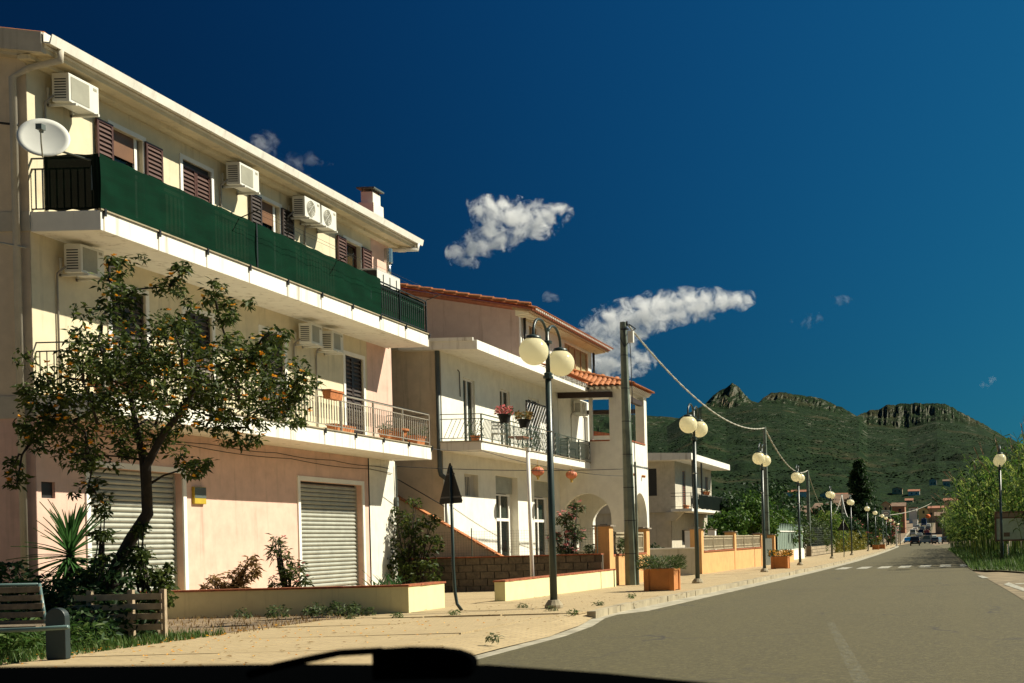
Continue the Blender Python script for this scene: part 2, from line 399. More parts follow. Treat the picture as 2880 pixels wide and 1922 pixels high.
for j in range(len(ys3)-1):
    for i in range(4): k = j*5+i; F.append((k, k+1, k+6, k+5))
MB().add(V, F).build('pavement_ramp', paverm, kind='structure')
# ------------------------------------------------------------------ pavement slabs and kerb stones
slab_me = proto('paving_slab', MB().box(-.66, .66, -.78, .78, -.03, 0), paverm)
r = random.Random(3)
ys_ = [22.9+1.585*i for i in range(26)]
for j, y in enumerate(ys_):
    for i, x in enumerate((-7.15, -8.50, -9.62)):
        sx = 1 if i < 2 else .66
        piece(slab_me, 'paving_slab', pave, (x if i < 2 else -9.62, y, gz(y)+r.uniform(-.004, .004)), (r.uniform(-.004, .004)-.003, r.uniform(-.004, .004), 0), (sx, 1, 1))
big_me = proto('paving_slab', MB().box(-.95, .95, -1.18, 1.18, -.03, 0), paverm)
for y in (14.0, 16.42, 18.84, 20.9):
    for x in (-7.76, -9.69, -10.2):
        if x != -10.2: piece(big_me, 'paving_slab', pave, (x, y, gz(y)+r.uniform(-.003, .003)), (0, r.uniform(-.003, .003), 0), (1, 1 if y < 20 else .72, 1))
kerb = thing('kerb', 'low whitish concrete kerb between tan pavement and road', 'kerb', (-6.35, 40, 0))
kerb['kind'] = 'structure'
kme = proto('kerb_stone', MB().box(-.075, .075, -.49, .49, -.13, .02), conc)
y = 22.6
while y < 165:
    a = math.atan2(kx(y+.5)-kx(y-.5), 1)
    piece(kme, 'kerb_stone', kerb, (kx(y)+r.uniform(-.012, .012), y, gz(y)+r.uniform(-.012, .008)), (0, 0, -a))
    y += 1.0
strip('kerb_run', lambda y: kx(y)-.07, lambda y: kx(y)+.07, -.02, conc, ys=[166]+list(range(170, 330, 10)), kind='structure')
# asphalt joints and paint
def paint(name, pts, mat, label=None, dz=.0055, parent=None):
    mb = MB(); mb.add([(x, y, gz(y)-.10+dz) for x, y in pts], [tuple(range(len(pts)))]); return mb.build(name, mat, parent=parent, kind='structure')
zeb = thing('zebra_crossing', 'worn white zebra crossing stripes painted across the road', 'crossing', (-2.5, 59, gz(59)-.1)); zeb['kind'] = 'structure'
for i in range(7):
    x = -5.05+i*.94
    mb = MB(); mb.add([(x-.26, 57.2, gz(57.2)-.092), (x+.26, 57.2, gz(57.2)-.092), (x+.26, 61.6, gz(61.6)-.092), (x-.26, 61.6, gz(61.6)-.092)], [(0, 1, 2, 3)])
    mb.build('stripe', paintw, zeb)
tar = plain('tar_crack', (.035, .03, .024), .8)
def crack(pts, w):
    mb = MB(); V = []; F = []
    for i, (x, y) in enumerate(pts):
        V += [(x, y-w/2, gz(y)-.095), (x, y+w/2, gz(y)-.095)]
        if i: k = 2*i; F.append((k-2, k, k+1, k-1))
    mb.add(V, F); mb.build('tar_joint', tar, kind='structure')
rr = random.Random(5)
crack([(-5.6+i*.4, 33.6+.12*math.sin(i*.9)+rr.uniform(-.05, .05)) for i in range(18)], .055)
crack([(-5.6+i*.45, 49.5+.2*math.sin(i*.5)+rr.uniform(-.06, .06)) for i in range(15)], .08)
crack([(-3.9+i*.12, 62+i*1.6+rr.uniform(-.3, .3)) for i in range(20)], .3)
mb = MB(); mb.add([(-1.95, 19.5, -.0965), (-1.84, 19.5, -.0965), (-.60, 10.2, -.0965), (-.76, 10.2, -.0965)], [(0, 1, 2, 3)])
wl, t_, b_ = newmat('faint_pale_streak'); b_.inputs['Base Color'].default_value = (.30, .30, .24, 1); b_.inputs['Roughness'].default_value = .9
tp_ = N(t_, 'ShaderNodeBsdfTransparent'); mx_ = N(t_, 'ShaderNodeMixShader'); t_.links.new(ramp(t_, noise(t_, 12, 4, .8), .45, .80, (0, 0, 0), (.5, .5, .5)), mx_.inputs[0])
t_.links.new(tp_.outputs[0], mx_.inputs[1]); t_.links.new(b_.outputs[0], mx_.inputs[2]); t_.links.new(mx_.outputs[0], t_.nodes['Material Output'].inputs[0])
mb.build('faint_line', wl, kind='structure')  # pale streak over the asphalt, broken up by noise transparency
# right side apron with marks
strip('apron', lambda y: rx(y)+.03, lambda y: 14, -.096, paverm, ys=[12, 20, 24, 28, 32, 36, 40, 43, 46], kind='structure')
bpy.data.objects['apron'].data.materials[0] = plain('worn_apron_concrete', (.24, .185, .105), .95, var=.3, vs=1.5, bd=.006)
for pts in ([(1.30,33.2),(1.50,34.6),(1.75,28.0),(1.60,27.6)], [(1.62,32.9),(1.60,33.6),(4,33.9),(4,33.2)], [(2.2,29.9),(2.2,30.5),(4.5,30.7),(4.5,30.1)], [(1.9,26.6),(1.9,27.1),(4,27.3),(4,26.8)],
            [(.88,39.0),(.78,41.8),(.95,41.8),(1.08,39.0)]):
    mb = MB(); mb.add([(x, y, gz(y)-.088) for x, y in pts], [(0, 1, 2, 3)]); mb.build('road_mark', paintw, kind='structure')

# ------------------------------------------------------------------ building helpers
def wallX(name, X, y0, y1, z0, z1, ops, depth, mat, parent, X2=None, label=None):
    """street facade in plane x=X facing +X with rectangular openings and reveals"""
    ysl = sorted({y0, y1} | {v for o in ops for v in o[:2]}); zsl = sorted({z0, z1} | {v for o in ops for v in o[2:4]})
    mb = MB()
    for a, b in zip(ysl, ysl[1:]):
        for c, d in zip(zsl, zsl[1:]):
            if any(o[0] <= a and b <= o[1] and o[2] <= c and d <= o[3] for o in ops): continue
            mb.quad((X, a, c), (X, b, c), (X, b, d), (X, a, d))
    for a, b, c, d in ops:
        e = X-depth
        mb.quad((X, a, c), (X, a, d), (e, a, d), (e, a, c)); mb.quad((X, b, d), (X, b, c), (e, b, c), (e, b, d))
        mb.quad((X, a, d), (X, b, d), (e, b, d), (e, a, d)); mb.quad((X, b, c), (X, a, c), (e, a, c), (e, b, c))
    return mb.build(name, mat, parent, label=label)
lv_me = {}
def louvre_leaf(parent, X, y0, y1, z0, z1, mat, zpieces, pitch=.1, key='n', name='shutter'):
    """one shutter leaf in plane X; slats above zpieces are single pieces"""
    mb = MB(); w = .05
    mb.box(X-.02, X+.02, y0, y0+w, z0, z1).box(X-.02, X+.02, y1-w, y1, z0, z1)
    mb.box(X-.02, X+.02, y0+w, y1-w, z0, z0+w).box(X-.02, X+.02, y0+w, y1-w, z1-w, z1)
    mb.box(X-.018, X-.012, y0+w, y1-w, z0+w, z1-w)
    if zpieces > z0+.3:
        mb.box(X-.02, X+.02, y0+w, y1-w, zpieces-.05, zpieces)
        z = z0+w+pitch/2
        while z < zpieces-.08: mb.box(X-.01, X+.016, y0+w, y1-w, z-.03, z+.02); z += pitch
    s = mb.build(name, mat, parent)
    wd = round(y1-y0-2*w, 3)
    k = (wd, mat.name)
    if k not in lv_me:
        lv_me[k] = proto('louvre', MB().add([(-.010,-wd/2,.034),(.020,-wd/2,-.026),(.026,-wd/2,-.020),(-.004,-wd/2,.04),(-.010,wd/2,.034),(.020,wd/2,-.026),(.026,wd/2,-.020),(-.004,wd/2,.04)],
            [(0,1,2,3),(7,6,5,4),(0,4,5,1),(1,5,6,2),(2,6,7,3),(3,7,4,0)]), mat)
    z = max(zpieces, z0+w)+pitch/2
    while z < z1-w-.03:
        piece(lv_me[k], 'louvre', s, (X, (y0+y1)/2, z)); z += pitch
    return s
def frame_rect(mb, X, y0, y1, z0, z1, w, t, bottom=True):
    mb.box(X-t, X+t, y0, y0+w, z0, z1).box(X-t, X+t, y1-w, y1, z0, z1).box(X-t, X+t, y0+w, y1-w, z1-w, z1)
    if bottom: mb.box(X-t, X+t, y0+w, y1-w, z0, z0+w)
    return mb
def glazed(parent, X, y0, y1, z0, z1, fmat, n=2, transom=None, curtain=None, name='window', pm=None):
    mb = MB(); frame_rect(mb, X, y0, y1, z0, z1, .055, .03)
    for i in range(1, n): yy = y0+(y1-y0)*i/n; mb.box(X-.03, X+.03, yy-.045, yy+.045, z0+.055, z1-.055)
    if transom: mb.box(X-.028, X+.028, y0+.055, y1-.055, transom-.05, transom+.05)
    f = mb.build(name, fmat, parent)
    zs = [z0+.055]+([transom] if transom else [])+[z1-.055]
    for i in range(n):
        for a, b in zip(zs, zs[1:]):
            MB().box(X-.012, X-.008, y0+(y1-y0)*i/n+.04, y0+(y1-y0)*(i+1)/n-.04, a, b).build('pane', pm or glass, f)
    if curtain:
        c = MB(); V = []; F = []; k = 24
        for i in range(k+1):
            yy = y0+.05+(y1-y0-.1)*i/k; V += [(X-.035+.008*math.sin(i*1.9), yy, (transom or z0)+.06), (X-.035+.008*math.sin(i*1.9), yy, z1-.06)]
            if i: F.append((2*i-2, 2*i, 2*i+1, 2*i-1))
        c.add(V, F).build('curtain', curtain, f)
    return f
def surround(parent, X, y0, y1, z0, z1, w, mat, p=.025, bottom=False):
    mb = MB(); mb.box(X, X+p, y0-w, y0, z0, z1+w).box(X, X+p, y1, y1+w, z0, z1+w).box(X, X+p, y0, y1, z1, z1+w)
    if bottom: mb.box(X, X+p, y0-w, y1+w, z0-w, z0)
    return mb.build('window_surround', mat, parent)
def handle_rail(parent, X, y0, y1, z0, z1, mat, step=.125, post=1.55, zmid=None, zb=None, r=.009, name='railing', diag=False, bmat=None, pal=None):
    mb = MB(); mb.box(X-.022, X+.022, y0, y1, z1-.025, z1)
    if zmid: mb.box(X-.012, X+.012, y0, y1, zmid-.012, zmid+.008)
    zb = zb or z0+.1
    mb.box(X-.012, X+.012, y0, y1, zb-.012, zb+.008)
    n = max(1, round((y1-y0)/post))
    for i in range(n+1):
        yy = y0+(y1-y0)*i/n; mb.box(X-.02, X+.02, yy-.016, yy+.016, z0-.06, z1-.025)
    s = mb.build(name, mat, parent)
    top = zmid or z1-.03
    h = top-zb-.02
    if diag:
        me = proto('baluster', MB().tube([(0, -.17, -h/2), (0, .17, h/2)], r, 5), bmat or mat)
    else:
        me = proto('baluster', MB().tube([(0, 0, -h/2), (0, 0, -h*.3), (0, 0, -h*.28), (0, 0, h*.28), (0, 0, h*.3), (0, 0, h/2)], [r, r, r*1.7, r*1.7, r, r] if pal is None else [r]*6, 5), bmat or mat)
    y = y0+step
    while y < y1-.03:
        piece(me, 'baluster', s, (X, y, zb+.01+h/2)); y += step
    return s
def ac_unit(y0, z0, Xw, label, w=.76, h=.48, pipe=1.5, fan='grid', flip=False):
    d = .30; X = Xw+.14
    t = thing('air_conditioner', label, 'air conditioner', (Xw, y0+w/2, z0), 'air conditioner units on the house walls')
    MB().box(X, X+d, y0, y0+w, z0, z0+h).build('casing', plastic, t, bevel=.012)
    fw = w*.60
    mb = MB()
    if fan == 'grid':
        mb.box(X+d+.001, X+d+.006, y0+.05, y0+.05+fw, z0+.05, z0+h-.05)
        mb.build('grille', plasticd, t)
    else:
        k = 24; cy, cz, R = y0+.06+fw/2, z0+h/2, h*.40
        mb.add([(X+d+.003, cy, cz)]+[(X+d+.003, cy+R*.98*math.cos(2*math.pi*i/k), cz+R*math.sin(2*math.pi*i/k)) for i in range(k)], [(0, i+1, (i+1) % k+1) for i in range(k)])
        g = mb.build('grille', plasticd, t)
        m2 = MB()
        for q in (.3, .55, .8, 1.0):
            m2.tube([(X+d+.008, cy+R*q*math.cos(2*math.pi*i/k), cz+R*q*math.sin(2*math.pi*i/k)) for i in range(k+1)], .005, 4)
        for i in range(8): m2.tube([(X+d+.009, cy, cz), (X+d+.009, cy+R*math.cos(i*math.pi/4), cz+R*math.sin(i*math.pi/4))], .005, 4)
        m2.build('guard', plastic, g)
    sl = MB()
    for i in range(8): sl.box(X+.05, X+d-.05, y0-.005, y0-.001, z0+.06+i*.046, z0+.078+i*.046)
    sl.build('side_vent', vdark, t)
    MB().box(X+d+.001, X+d+.004, y0+w-.15, y0+w-.06, z0+h-.10, z0+h-.05).build('label_plate', plasticd, t)
    for yy in (y0+.08, y0+w-.12):
        MB().box(Xw, Xw+.5, yy, yy+.04, z0-.045, z0-.002).box(Xw, Xw+.03, yy, yy+.04, z0-.045, z0+.28).build('bracket', plastic, t)
    if pipe:
        MB().tube([(X+.05, y0-.03, z0+.1), (Xw+.05, y0-.04, z0-.02), (Xw+.03, y0-.02, z0-.2), (Xw+.03, y0-.02, z0-pipe)], .018, 6).build('pipe', ironl, t, smooth=True)
    return t

# ------------------------------------------------------------------ three storey house with the green net
WX = -15.5; BX = -14.3; Y0 = 21.7; Y1 = 35.65
H1 = thing('apartment_house', 'three storey cream and pink house with green net along its top balcony', 'house', (-18, 28.5, 0))
W2 = [(23.85, 24.80, 7.06, 9.20), (26.07, 27.08, 7.06, 9.24), (28.98, 29.85, 7.06, 9.20), (33.03, 33.93, 7.06, 9.20)]
W1 = [(23.74, 24.76, 3.96, 6.20), (26.03, 26.98, 3.96, 6.14), (28.90, 29.90, 3.96, 6.20), (32.89, 33.90, 3.96, 6.20)]
WG = [(23.02, 25.80, .02, 2.80), (30.45, 33.66, .02, 2.86), (21.74, 22.15, 2.20, 2.48)]
wallX('wall', WX, Y0, 34.55, 7.05, 9.84, W2, .16, cream, H1)
wallX('wall', WX+.002, 34.55, Y1, 7.05, 9.84, [], .16, pinkw, H1, label='pink end strip of the top floor wall')
wallX('wall', WX, Y0, 34.15, 3.95, 6.72, W1, .16, cream, H1)
wallX('wall', WX+.002, 34.15, Y1, 3.95, 6.72, [], .16, pinkw, H1, label='pink end strip of the middle floor wall')
wallX('wall', WX, Y0, 34.06, -.2, 3.60, WG, .22, pinkw, H1, label='pink ground floor wall')
wallX('wall', WX+.03, 34.06, Y1, -.2, 3.60, [], .2, whitew, H1, label='white corner pier of the ground floor')
MB().box(WX-8, WX-.26, Y0, Y1, -.2, 9.80).build('wall', vdark, H1)
# end walls
MB().box(WX-8.2, WX-.004, Y0-.004, Y0+.12, 3.85, 9.84).build('wall', beigew, H1, label='beige end wall')
MB().box(WX-8.2, WX-.004, Y0-.006, Y0+.12, -.2, 3.55).build('wall', pinkw, H1, label='pink lower end wall')
MB().box(WX-8.2, WX-.004, Y1-.1, Y1, -.2, 9.84).build('wall', beigew, H1)
MB().box(WX-8.2, WX+.015, Y0-.03, Y0+.01, 3.55, 3.93).box(WX-8.2, WX+.015, Y0-.03, Y0+.01, 6.72, 7.05).build('string_course', greyst, H1)
# roof
mb = MB(); mb.prism([(-14.99, 9.77), (-14.99, 9.87), (-20.2, 10.52), (-20.2, 10.30), (-15.5, 9.63)], 'y', 21.5, 36.4)
mb.build('roof', greyst, H1)
MB().prism([(-15.05, 9.87), (-15.05, 9.93), (-20.2, 10.60), (-20.2, 10.52)], 'y', 21.46, 36.44).build('roof_covering', terrad, H1)
MB().prism([(-15.01, 9.63), (-15.01, 9.97), (-20.3, 10.64), (-20.3, 10.24)], 'y', 21.38, 21.5).build('rake_board', greyst, H1)
MB().box(-15.5, -15.28, 21.5, 36.3, 9.57, 9.65).box(-15.28, -15.01, 21.5, 36.3, 9.65, 9.73).build('soffit', cream, H1)
g = MB(); g.prism([(-14.99, 9.79), (-14.87, 9.77), (-14.83, 9.93), (-14.85, 9.93), (-14.89, 9.80), (-14.98, 9.81), (-14.98, 9.96), (-14.99, 9.96)], 'y', 21.4, 36.45)
g.build('gutter', gutw, H1)
MB().box(-15.05, -14.995, 21.44, 36.4, 9.73, 9.98).build('fascia', gutw, H1)
MB().tube([(-14.91, 21.7, 9.79), (-14.91, 21.7, 9.60), (-15.4, 21.66, 9.48), (-15.66, 21.6, 9.3), (-15.66, 21.6, .1)], .055, 10).build('downpipe', greyst, H1, smooth=True)
MB().tube([(-14.91, 36.2, 9.79), (-14.91, 36.2, 9.62), (-15.45, 35.75, 9.52)], .06, 10).build('downpipe', gutw, H1, smooth=True)
tile_me = proto('roof_tile', MB().prism([(.10*math.cos(a), .07*math.sin(a)) for a in [math.pi*i/6 for i in range(7)]]+[(.085*math.cos(a), .055*math.sin(a)) for a in [math.pi*i/6 for i in range(6, -1, -1)]], 'x', -.24, .24), terra)
tl_me = proto('roof_tile', MB().prism([(.075*math.cos(a), .05*math.sin(a)) for a in [math.pi*i/5 for i in range(6)]]+[(.062*math.cos(a), .038*math.sin(a)) for a in [math.pi*i/5 for i in range(5, -1, -1)]], 'x', -.22, .22), terra)
for i in range(10): piece(tl_me, 'roof_tile', H1, (-15.25-i*.4, 21.5, 9.99+i*.053), (0, .13, 0))
# balcony slabs
for z0, z1, nm in ((3.60, 3.95, 'lower'), (6.71, 7.05, 'upper')):
    MB().box(WX, BX, Y0, 35.32, z0, z1).build('balcony_slab', slabw, H1, bevel=.01)
    mb = MB(); mb.box(BX-.02, BX+.03, Y0-.02, 35.36, z1, z1+.025); mb.build('slab_edging', conc, H1)
for zt, ys__ in ((3.95, [21.78+1.502*i for i in range(10)]), (7.05, [21.78+1.502*i for i in range(10)])):
    for yy in ys__: MB().box(BX-.03, BX+.045, yy-.022, yy+.022, zt-.09, zt+.04).build('rail_clamp', iron, H1)
    mb = MB()
    for yy in ys__: mb.box(BX+.002, BX+.004, yy-.012, yy+.016, zt-.34, zt-.09)
    mb.build('rust_streak', plain('rust_stain', (.42, .37, .28), .9), H1, kind='stuff')
# under-slab thin paint differences come from light; upper balcony railing and net
handle_rail(H1, -14.36, 21.78, 35.30, 7.05, 7.98, iron, step=.13, post=1.6, zmid=7.86, zb=7.16)
ends = MB(); 
for zz in (7.98, 7.80, 7.12): ends.box(WX, -14.36, 21.76, 21.80, zz-.02, zz)
for i in range(9): ends.box(WX+.12*i+.05, WX+.12*i+.065, 21.77, 21.79, 7.12, 7.8)
ends.build('end_railing', iron, H1)
ends2 = MB()
for zz in (7.98, 7.16): ends2.box(WX, -14.36, 35.28, 35.32, zz-.02, zz)
for i in range(9): ends2.box(WX+.12*i+.05, WX+.12*i+.065, 35.29, 35.31, 7.12, 7.95)
ends2.build('end_railing', iron, H1)
def net_sheet(pts0, n, z0, z1, name, mat, amp, parent, label=None):
    V = []; F = []; (xa, ya), (xb, yb) = pts0; q = random.Random(9); k = 7
    for i in range(n+1):
        t = i/n; x = xa+(xb-xa)*t; y = ya+(yb-ya)*t
        for j in range(k+1):
            s = j/k; o = amp*(math.sin(i*.7+j*.4)+.6*math.sin(i*2.1))*math.sin(math.pi*s)
            sag = -.02*math.sin(i*.5)**2*(s > .9)+(.02*math.sin(i*1.3) if s < .1 else 0)
            V.append((x+(o if xa == xb else 0), y+(o if ya == yb else 0), z0+(z1-z0)*s+sag))
    for i in range(n):
        for j in range(k): a = i*(k+1)+j; F.append((a, a+k+1, a+k+2, a+1))
    return MB().add(V, F).build(name, mat, parent, smooth=True, label=label)
net_sheet([(BX-.02, 21.74), (BX-.02, 32.42)], 90, 7.08, 8.03, 'shade_net', net, .016, H1, 'green shade net tied along the top balcony railing')
net_sheet([(BX-.10, 32.42), (BX-.10, 35.28)], 30, 7.10, 7.95, 'shade_net', net, .006, H1, 'end stretch of green net behind the balusters')
net_sheet([(WX+.25, 21.72), (BX-.02, 21.72)], 12, 7.06, 8.02, 'shade_net', netd, .01, H1, 'dark net on the balcony end')
mb = MB(); mb.box(BX-.012, BX-.006, 26.62, 26.66, 7.08, 8.03).build('net_seam', iron, H1)
# clothes line arms
mb = MB()
for yy in (26.0, 30.1, 35.2):
    mb.tube([(BX, yy, 7.98), (BX+.42, yy-.05, 8.12)], .012, 5)
mb.tube([(BX+.42, 25.95, 8.12), (BX+.42, 30.05, 8.08), (BX+.42, 35.15, 8.12)], .004, 4).tube([(BX+.3, 25.95, 8.08), (BX+.3, 35.15, 8.08)], .004, 4)
mb.build('clothes_line', iron, H1)
# lower balcony railing
handle_rail(H1, -14.36, 21.78, 35.30, 3.95, 4.85, ironl, step=.125, post=1.6, zmid=4.70, zb=4.08)
e3 = MB()
for yy in (21.78, 35.29):
    for zz in (4.85, 4.70, 4.08): e3.box(WX, -14.36, yy-.015, yy+.015, zz-.02, zz)
    for i in range(9): e3.box(WX+.12*i+.05, WX+.12*i+.062, yy-.006, yy+.006, 4.08, 4.7)
e3.build('end_railing', iron, H1)
MB().box(-14.385, -14.335, 21.78, 35.3, 4.852, 4.866).build('hand_rail', iron, H1)
# windows top floor
for i, (a, b, c, d) in enumerate(W2):
    surround(H1, WX, a, b, c, d, .085, trimw)
    if i == 1:
        m = (a+b)/2
        louvre_leaf(H1, WX-.03, a+.005, m-.005, c, d-.10, brownp, 7.95, .085); louvre_leaf(H1, WX-.03, m+.005, b-.005, c, d-.10, brownp, 7.95, .085)
        MB().box(WX-.1, WX-.05, a, b, c, d).build('window_back', vdark, H1)
    else:
        glazed(H1, WX-.13, a, b, c, d, brownp if i != 2 else darkp, 1, None, curto if i == 3 else None)
        if i != 3:
            MB().box(WX-.10, WX-.085, a+.05, b-.05, 8.72, d).build('roller_blind', rollw, H1)
            MB().box(WX-.125, WX-.118, a+.02, a+.24, c, 8.72).build('curtain', curt, H1)
            MB().box(WX-.11, WX-.07, b-.14, b-.06, c, d).build('window_post', trimw, H1)
        sm = .46
        louvre_leaf(H1, WX+.05, a-sm, a-.01, c, d, brownp if i != 2 else darkp, 7.95, .085); louvre_leaf(H1, WX+.05, b+.02, b+.54, c, d, brownp if i != 2 else darkp, 7.95, .085)
# shuttered doors middle floor
for i, (a, b, c, d) in enumerate(W1):
    surround(H1, WX, a, b, c, d, .10, trimw)
    m = (a+b)/2; zp = c+.12 if i == 3 else 4.7
    louvre_leaf(H1, WX-.05, a+.01, m-.005, c, d, darkp, 4.75, .105); louvre_leaf(H1, WX-.05, m+.005, b-.01, c, d, darkp, 4.75, .105)
    MB().box(WX-.14, WX-.10, a, b, c, d).build('window_back', vdark, H1)
# ground floor roller shutters
for i, (a, b, c, d) in enumerate(WG[:2]):
    surround(H1, WX, a, b, 0, d, .11, trimw, .03)
    MB().box(WX-.20, WX-.17, a+.005, b-.005, 0.0, d-.005).build('shutter_back', vdark, H1)
    G = MB().box(WX-.17, WX-.13, a, a+.04, 0, d).box(WX-.17, WX-.13, b-.04, b, 0, d).box(WX-.17, WX-.12, a+.04, b-.04, 0, .06).build('garage_shutter', galv, H1)
    L = b-a-.09
    p = []
    for k in range(6): ang = math.pi*k/5; p.append((.028*math.sin(ang), -.045+.018*k))
    sme = proto('shutter_slat', MB().add([(x, s*L/2, z) for s in (-1, 1) for x, z in p], [(k, k+1, 6+k+1, 6+k) for k in range(5)]+[(0, 5, 4, 3, 2, 1), (6, 7, 8, 9, 10, 11)]), galv)
    z = .11
    while z < d-.03:
        piece(sme, 'shutter_slat', G, (WX-.165, (a+b)/2, z)); z += .102
MB().box(WX-.2, WX-.05, 21.74, 22.15, 2.2, 2.48).build('vent_opening', vdark, H1)
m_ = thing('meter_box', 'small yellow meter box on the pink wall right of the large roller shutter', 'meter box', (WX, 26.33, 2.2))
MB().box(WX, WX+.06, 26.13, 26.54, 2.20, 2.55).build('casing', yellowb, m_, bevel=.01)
MB().box(WX+.061, WX+.064, 26.14, 26.53, 2.32, 2.54).build('painted_shade', grpipe, m_)  # thin dark sheet: shade on the box's upper part put in as colour
# chimney
ch = MB(); ch.box(-15.66, -15.26, 34.25, 34.85, 9.7, 10.46).box(-15.62, -15.30, 34.31, 34.76, 10.46, 10.76)
ch.build('chimney', whitew, H1)
MB().box(-15.70, -15.22, 34.22, 34.83, 10.83, 10.87).box(-15.61, -15.58, 34.33, 34.36, 10.76, 10.83).box(-15.34, -15.31, 34.7, 34.73, 10.76, 10.83).box(-15.34, -15.31, 34.33, 34.36, 10.76, 10.83).build('chimney_cap', grpipe, H1)
# storage cabinet + flue on the top balcony end
cb = thing('balcony_cabinet', 'white cabinet with a black side at the far end of the top balcony', 'cabinet', (-15.1, 34.4, 7.05))
MB().box(-15.4, -14.92, 33.60, 35.0, 7.06, 8.55).build('cabinet_body', plastic, cb, bevel=.01)
MB().box(-15.39, -14.93, 33.592, 33.598, 7.1, 8.5).build('side_panel', vdark, cb)
for yy in (33.95, 34.35, 34.75): MB().box(-14.915, -14.905, yy-.01, yy+.01, 7.9, 8.45).build('handle', iron, cb)
fl = thing('flue_pipe', 'stainless steel flue pipe beside the white balcony cabinet', 'flue', (-15.2, 34.9, 8.5))
MB().tube([(-15.2, 34.95, 8.55), (-15.2, 34.95, 8.98)], .06, 12).build('pipe', steel, fl, smooth=True)
MB().tube([(-15.2, 34.95, 8.98), (-15.2, 34.95, 9.36)], .11, 12).build('cowl', steel, fl)
# corner cable box and wires
MB().tube([(-15.42, 35.6, 3.5), (-15.42, 35.6, 2.55)], .02, 6).box(-15.47, -15.38, 35.54, 35.63, 2.35, 2.6).build('cable_box', grpipe, H1)
# air conditioners
ac_unit(22.11, 9.05, WX, 'big square air conditioner under the roof left of the first top window', w=.78, h=.50, pipe=2)
ac_unit(27.42, 9.07, WX, 'single air conditioner under the roof between the second and third top windows', w=.76, h=.48, pipe=2)
ac_unit(30.17, 9.07, WX, 'left one of two adjoining round fan air conditioners under the roof', w=.74, h=.48, pipe=2, fan='round')
ac_unit(30.98, 9.06, WX, 'right one of two adjoining round fan air conditioners under the roof', w=.74, h=.48, pipe=2, fan='round')
ac_unit(22.31, 6.14, WX, 'grey grilled air conditioner on the middle floor above the tree', w=.62, h=.50, pipe=2)
ac_unit(30.32, 6.10, WX, 'left one of the two middle floor air conditioners by the shuttered doors', w=.55, h=.48, pipe=2)
ac_unit(31.38, 6.08, WX, 'right one of the two middle floor air conditioners by the shuttered doors', w=.55, h=.48, pipe=2)
# satellite dish
sd = thing('satellite_dish', 'round white satellite dish at the left corner of the top balcony', 'satellite dish', (-14.75, 21.35, 7.9))
nrm = Vector((.44, -.80, .42)).normalized(); ta = nrm.cross(Vector((0, 0, 1))).normalized(); tb = ta.cross(nrm).normalized()
C0 = Vector((-14.95, 21.30, 8.17)); V = [C0-nrm*.05]; F = []; n = 36
for q in range(1, 6):
    rr_ = .43*q/5
    for j in range(n):
        a = 2*math.pi*j/n; V.append(C0+ta*rr_*.86*math.cos(a)+tb*rr_*.92*math.sin(a)-nrm*(.05*(1-(q/5)**2)))
for j in range(n): F.append((0, 1+j, 1+(j+1) % n))
for q in range(4):
    for j in range(n): a = 1+q*n+j; b = 1+q*n+(j+1) % n; F.append((a, a+n, b+n, b))
dd = MB().add(V, F).build('reflector', dishm, sd, smooth=True)
so = dd.modifiers.new('t', 'SOLIDIFY'); so.thickness = .012
lnb = C0+nrm*.34-tb*.08
MB().tube([C0-tb*.41+nrm*.0, C0-tb*.3+nrm*.2, lnb], .012, 6).build('feed_arm', plasticd, sd)
MB().box(lnb.x-.05, lnb.x+.05, lnb.y-.05, lnb.y+.05, lnb.z-.04, lnb.z+.05).tube([lnb, lnb-nrm*.1], .035, 10).build('receiver', grpipe, sd)
MB().tube([C0-nrm*.1, C0-nrm*.22, (-14.45, 21.74, 7.9), (-14.45, 21.74, 7.4)], .02, 8).build('mast', grpipe, sd)
# wires under the lower balcony and to the pole
def cable(name, label, pts, r, mat, sag=0, n=24, twist=0, group=None):
    P = []
    for (a, b) in zip(pts, pts[1:]):
        a = Vector(a); b = Vector(b)
        for i in range(n+1):
            t = i/n; p = a.lerp(b, t); p.z -= sag*4*t*(1-t)*(b-a).length; P.append(p)
    mb = MB()
    if twist:
        for ph in (0, math.pi):
            Q = []
            L = 0
            for i, p in enumerate(P):
                if i: L += (p-P[i-1]).length
                Q.append(p+Vector((math.cos(L*twist+ph)*r*.95, 0, math.sin(L*twist+ph)*r*.95)))
            mb.tube(Q, r, 6)
    else: mb.tube(P, r, 5)
    return mb.build(name, mat, None, base=pts[0], smooth=True, label=label, cat='cable', group=group)
def path_cable(name, label, pts, r, mat):
    return MB().tube(pts, r, 5).build(name, mat, None, base=pts[0], smooth=True, label=label, cat='cable')
r = random.Random(11)
path_cable('wall_cable', 'upper black cable looping along the pink wall below the lower balcony', [(WX+.05, Y0+i*.45, 3.50-.04*abs(math.sin(i*.55))-.003*i) for i in range(31)], .009, cablem)
path_cable('wall_cable', 'lower black cable running along the pink wall above the roller shutters', [(WX+.06, Y0+.2+i*.45, 3.42-.05*abs(math.sin(i*.35))-.004*i) for i in range(31)], .009, cablem)
cable('span_cable', 'thin black cable from the pink house corner across to the utility pole', [(-15.40, 35.6, 3.46), (-9.9, 38.9, 3.42)], .012, cablem, sag=.012)
cable('span_cable', 'pale cable spanning between the lower balcony corner and the white house porch', [(-14.3, 35.32, 3.9), (-13.72, 37.6, 3.98), (-12.9, 43, 3.66), (-12.25, 48.9, 3.72)], .010, cablem, sag=.01)
cable('antenna_cable', 'short cable running in from the left edge to the wall below the dish', [(-16.6, 21.2, 8.6), (-15.6, 21.62, 8.50)], .02, cablem, sag=.02)
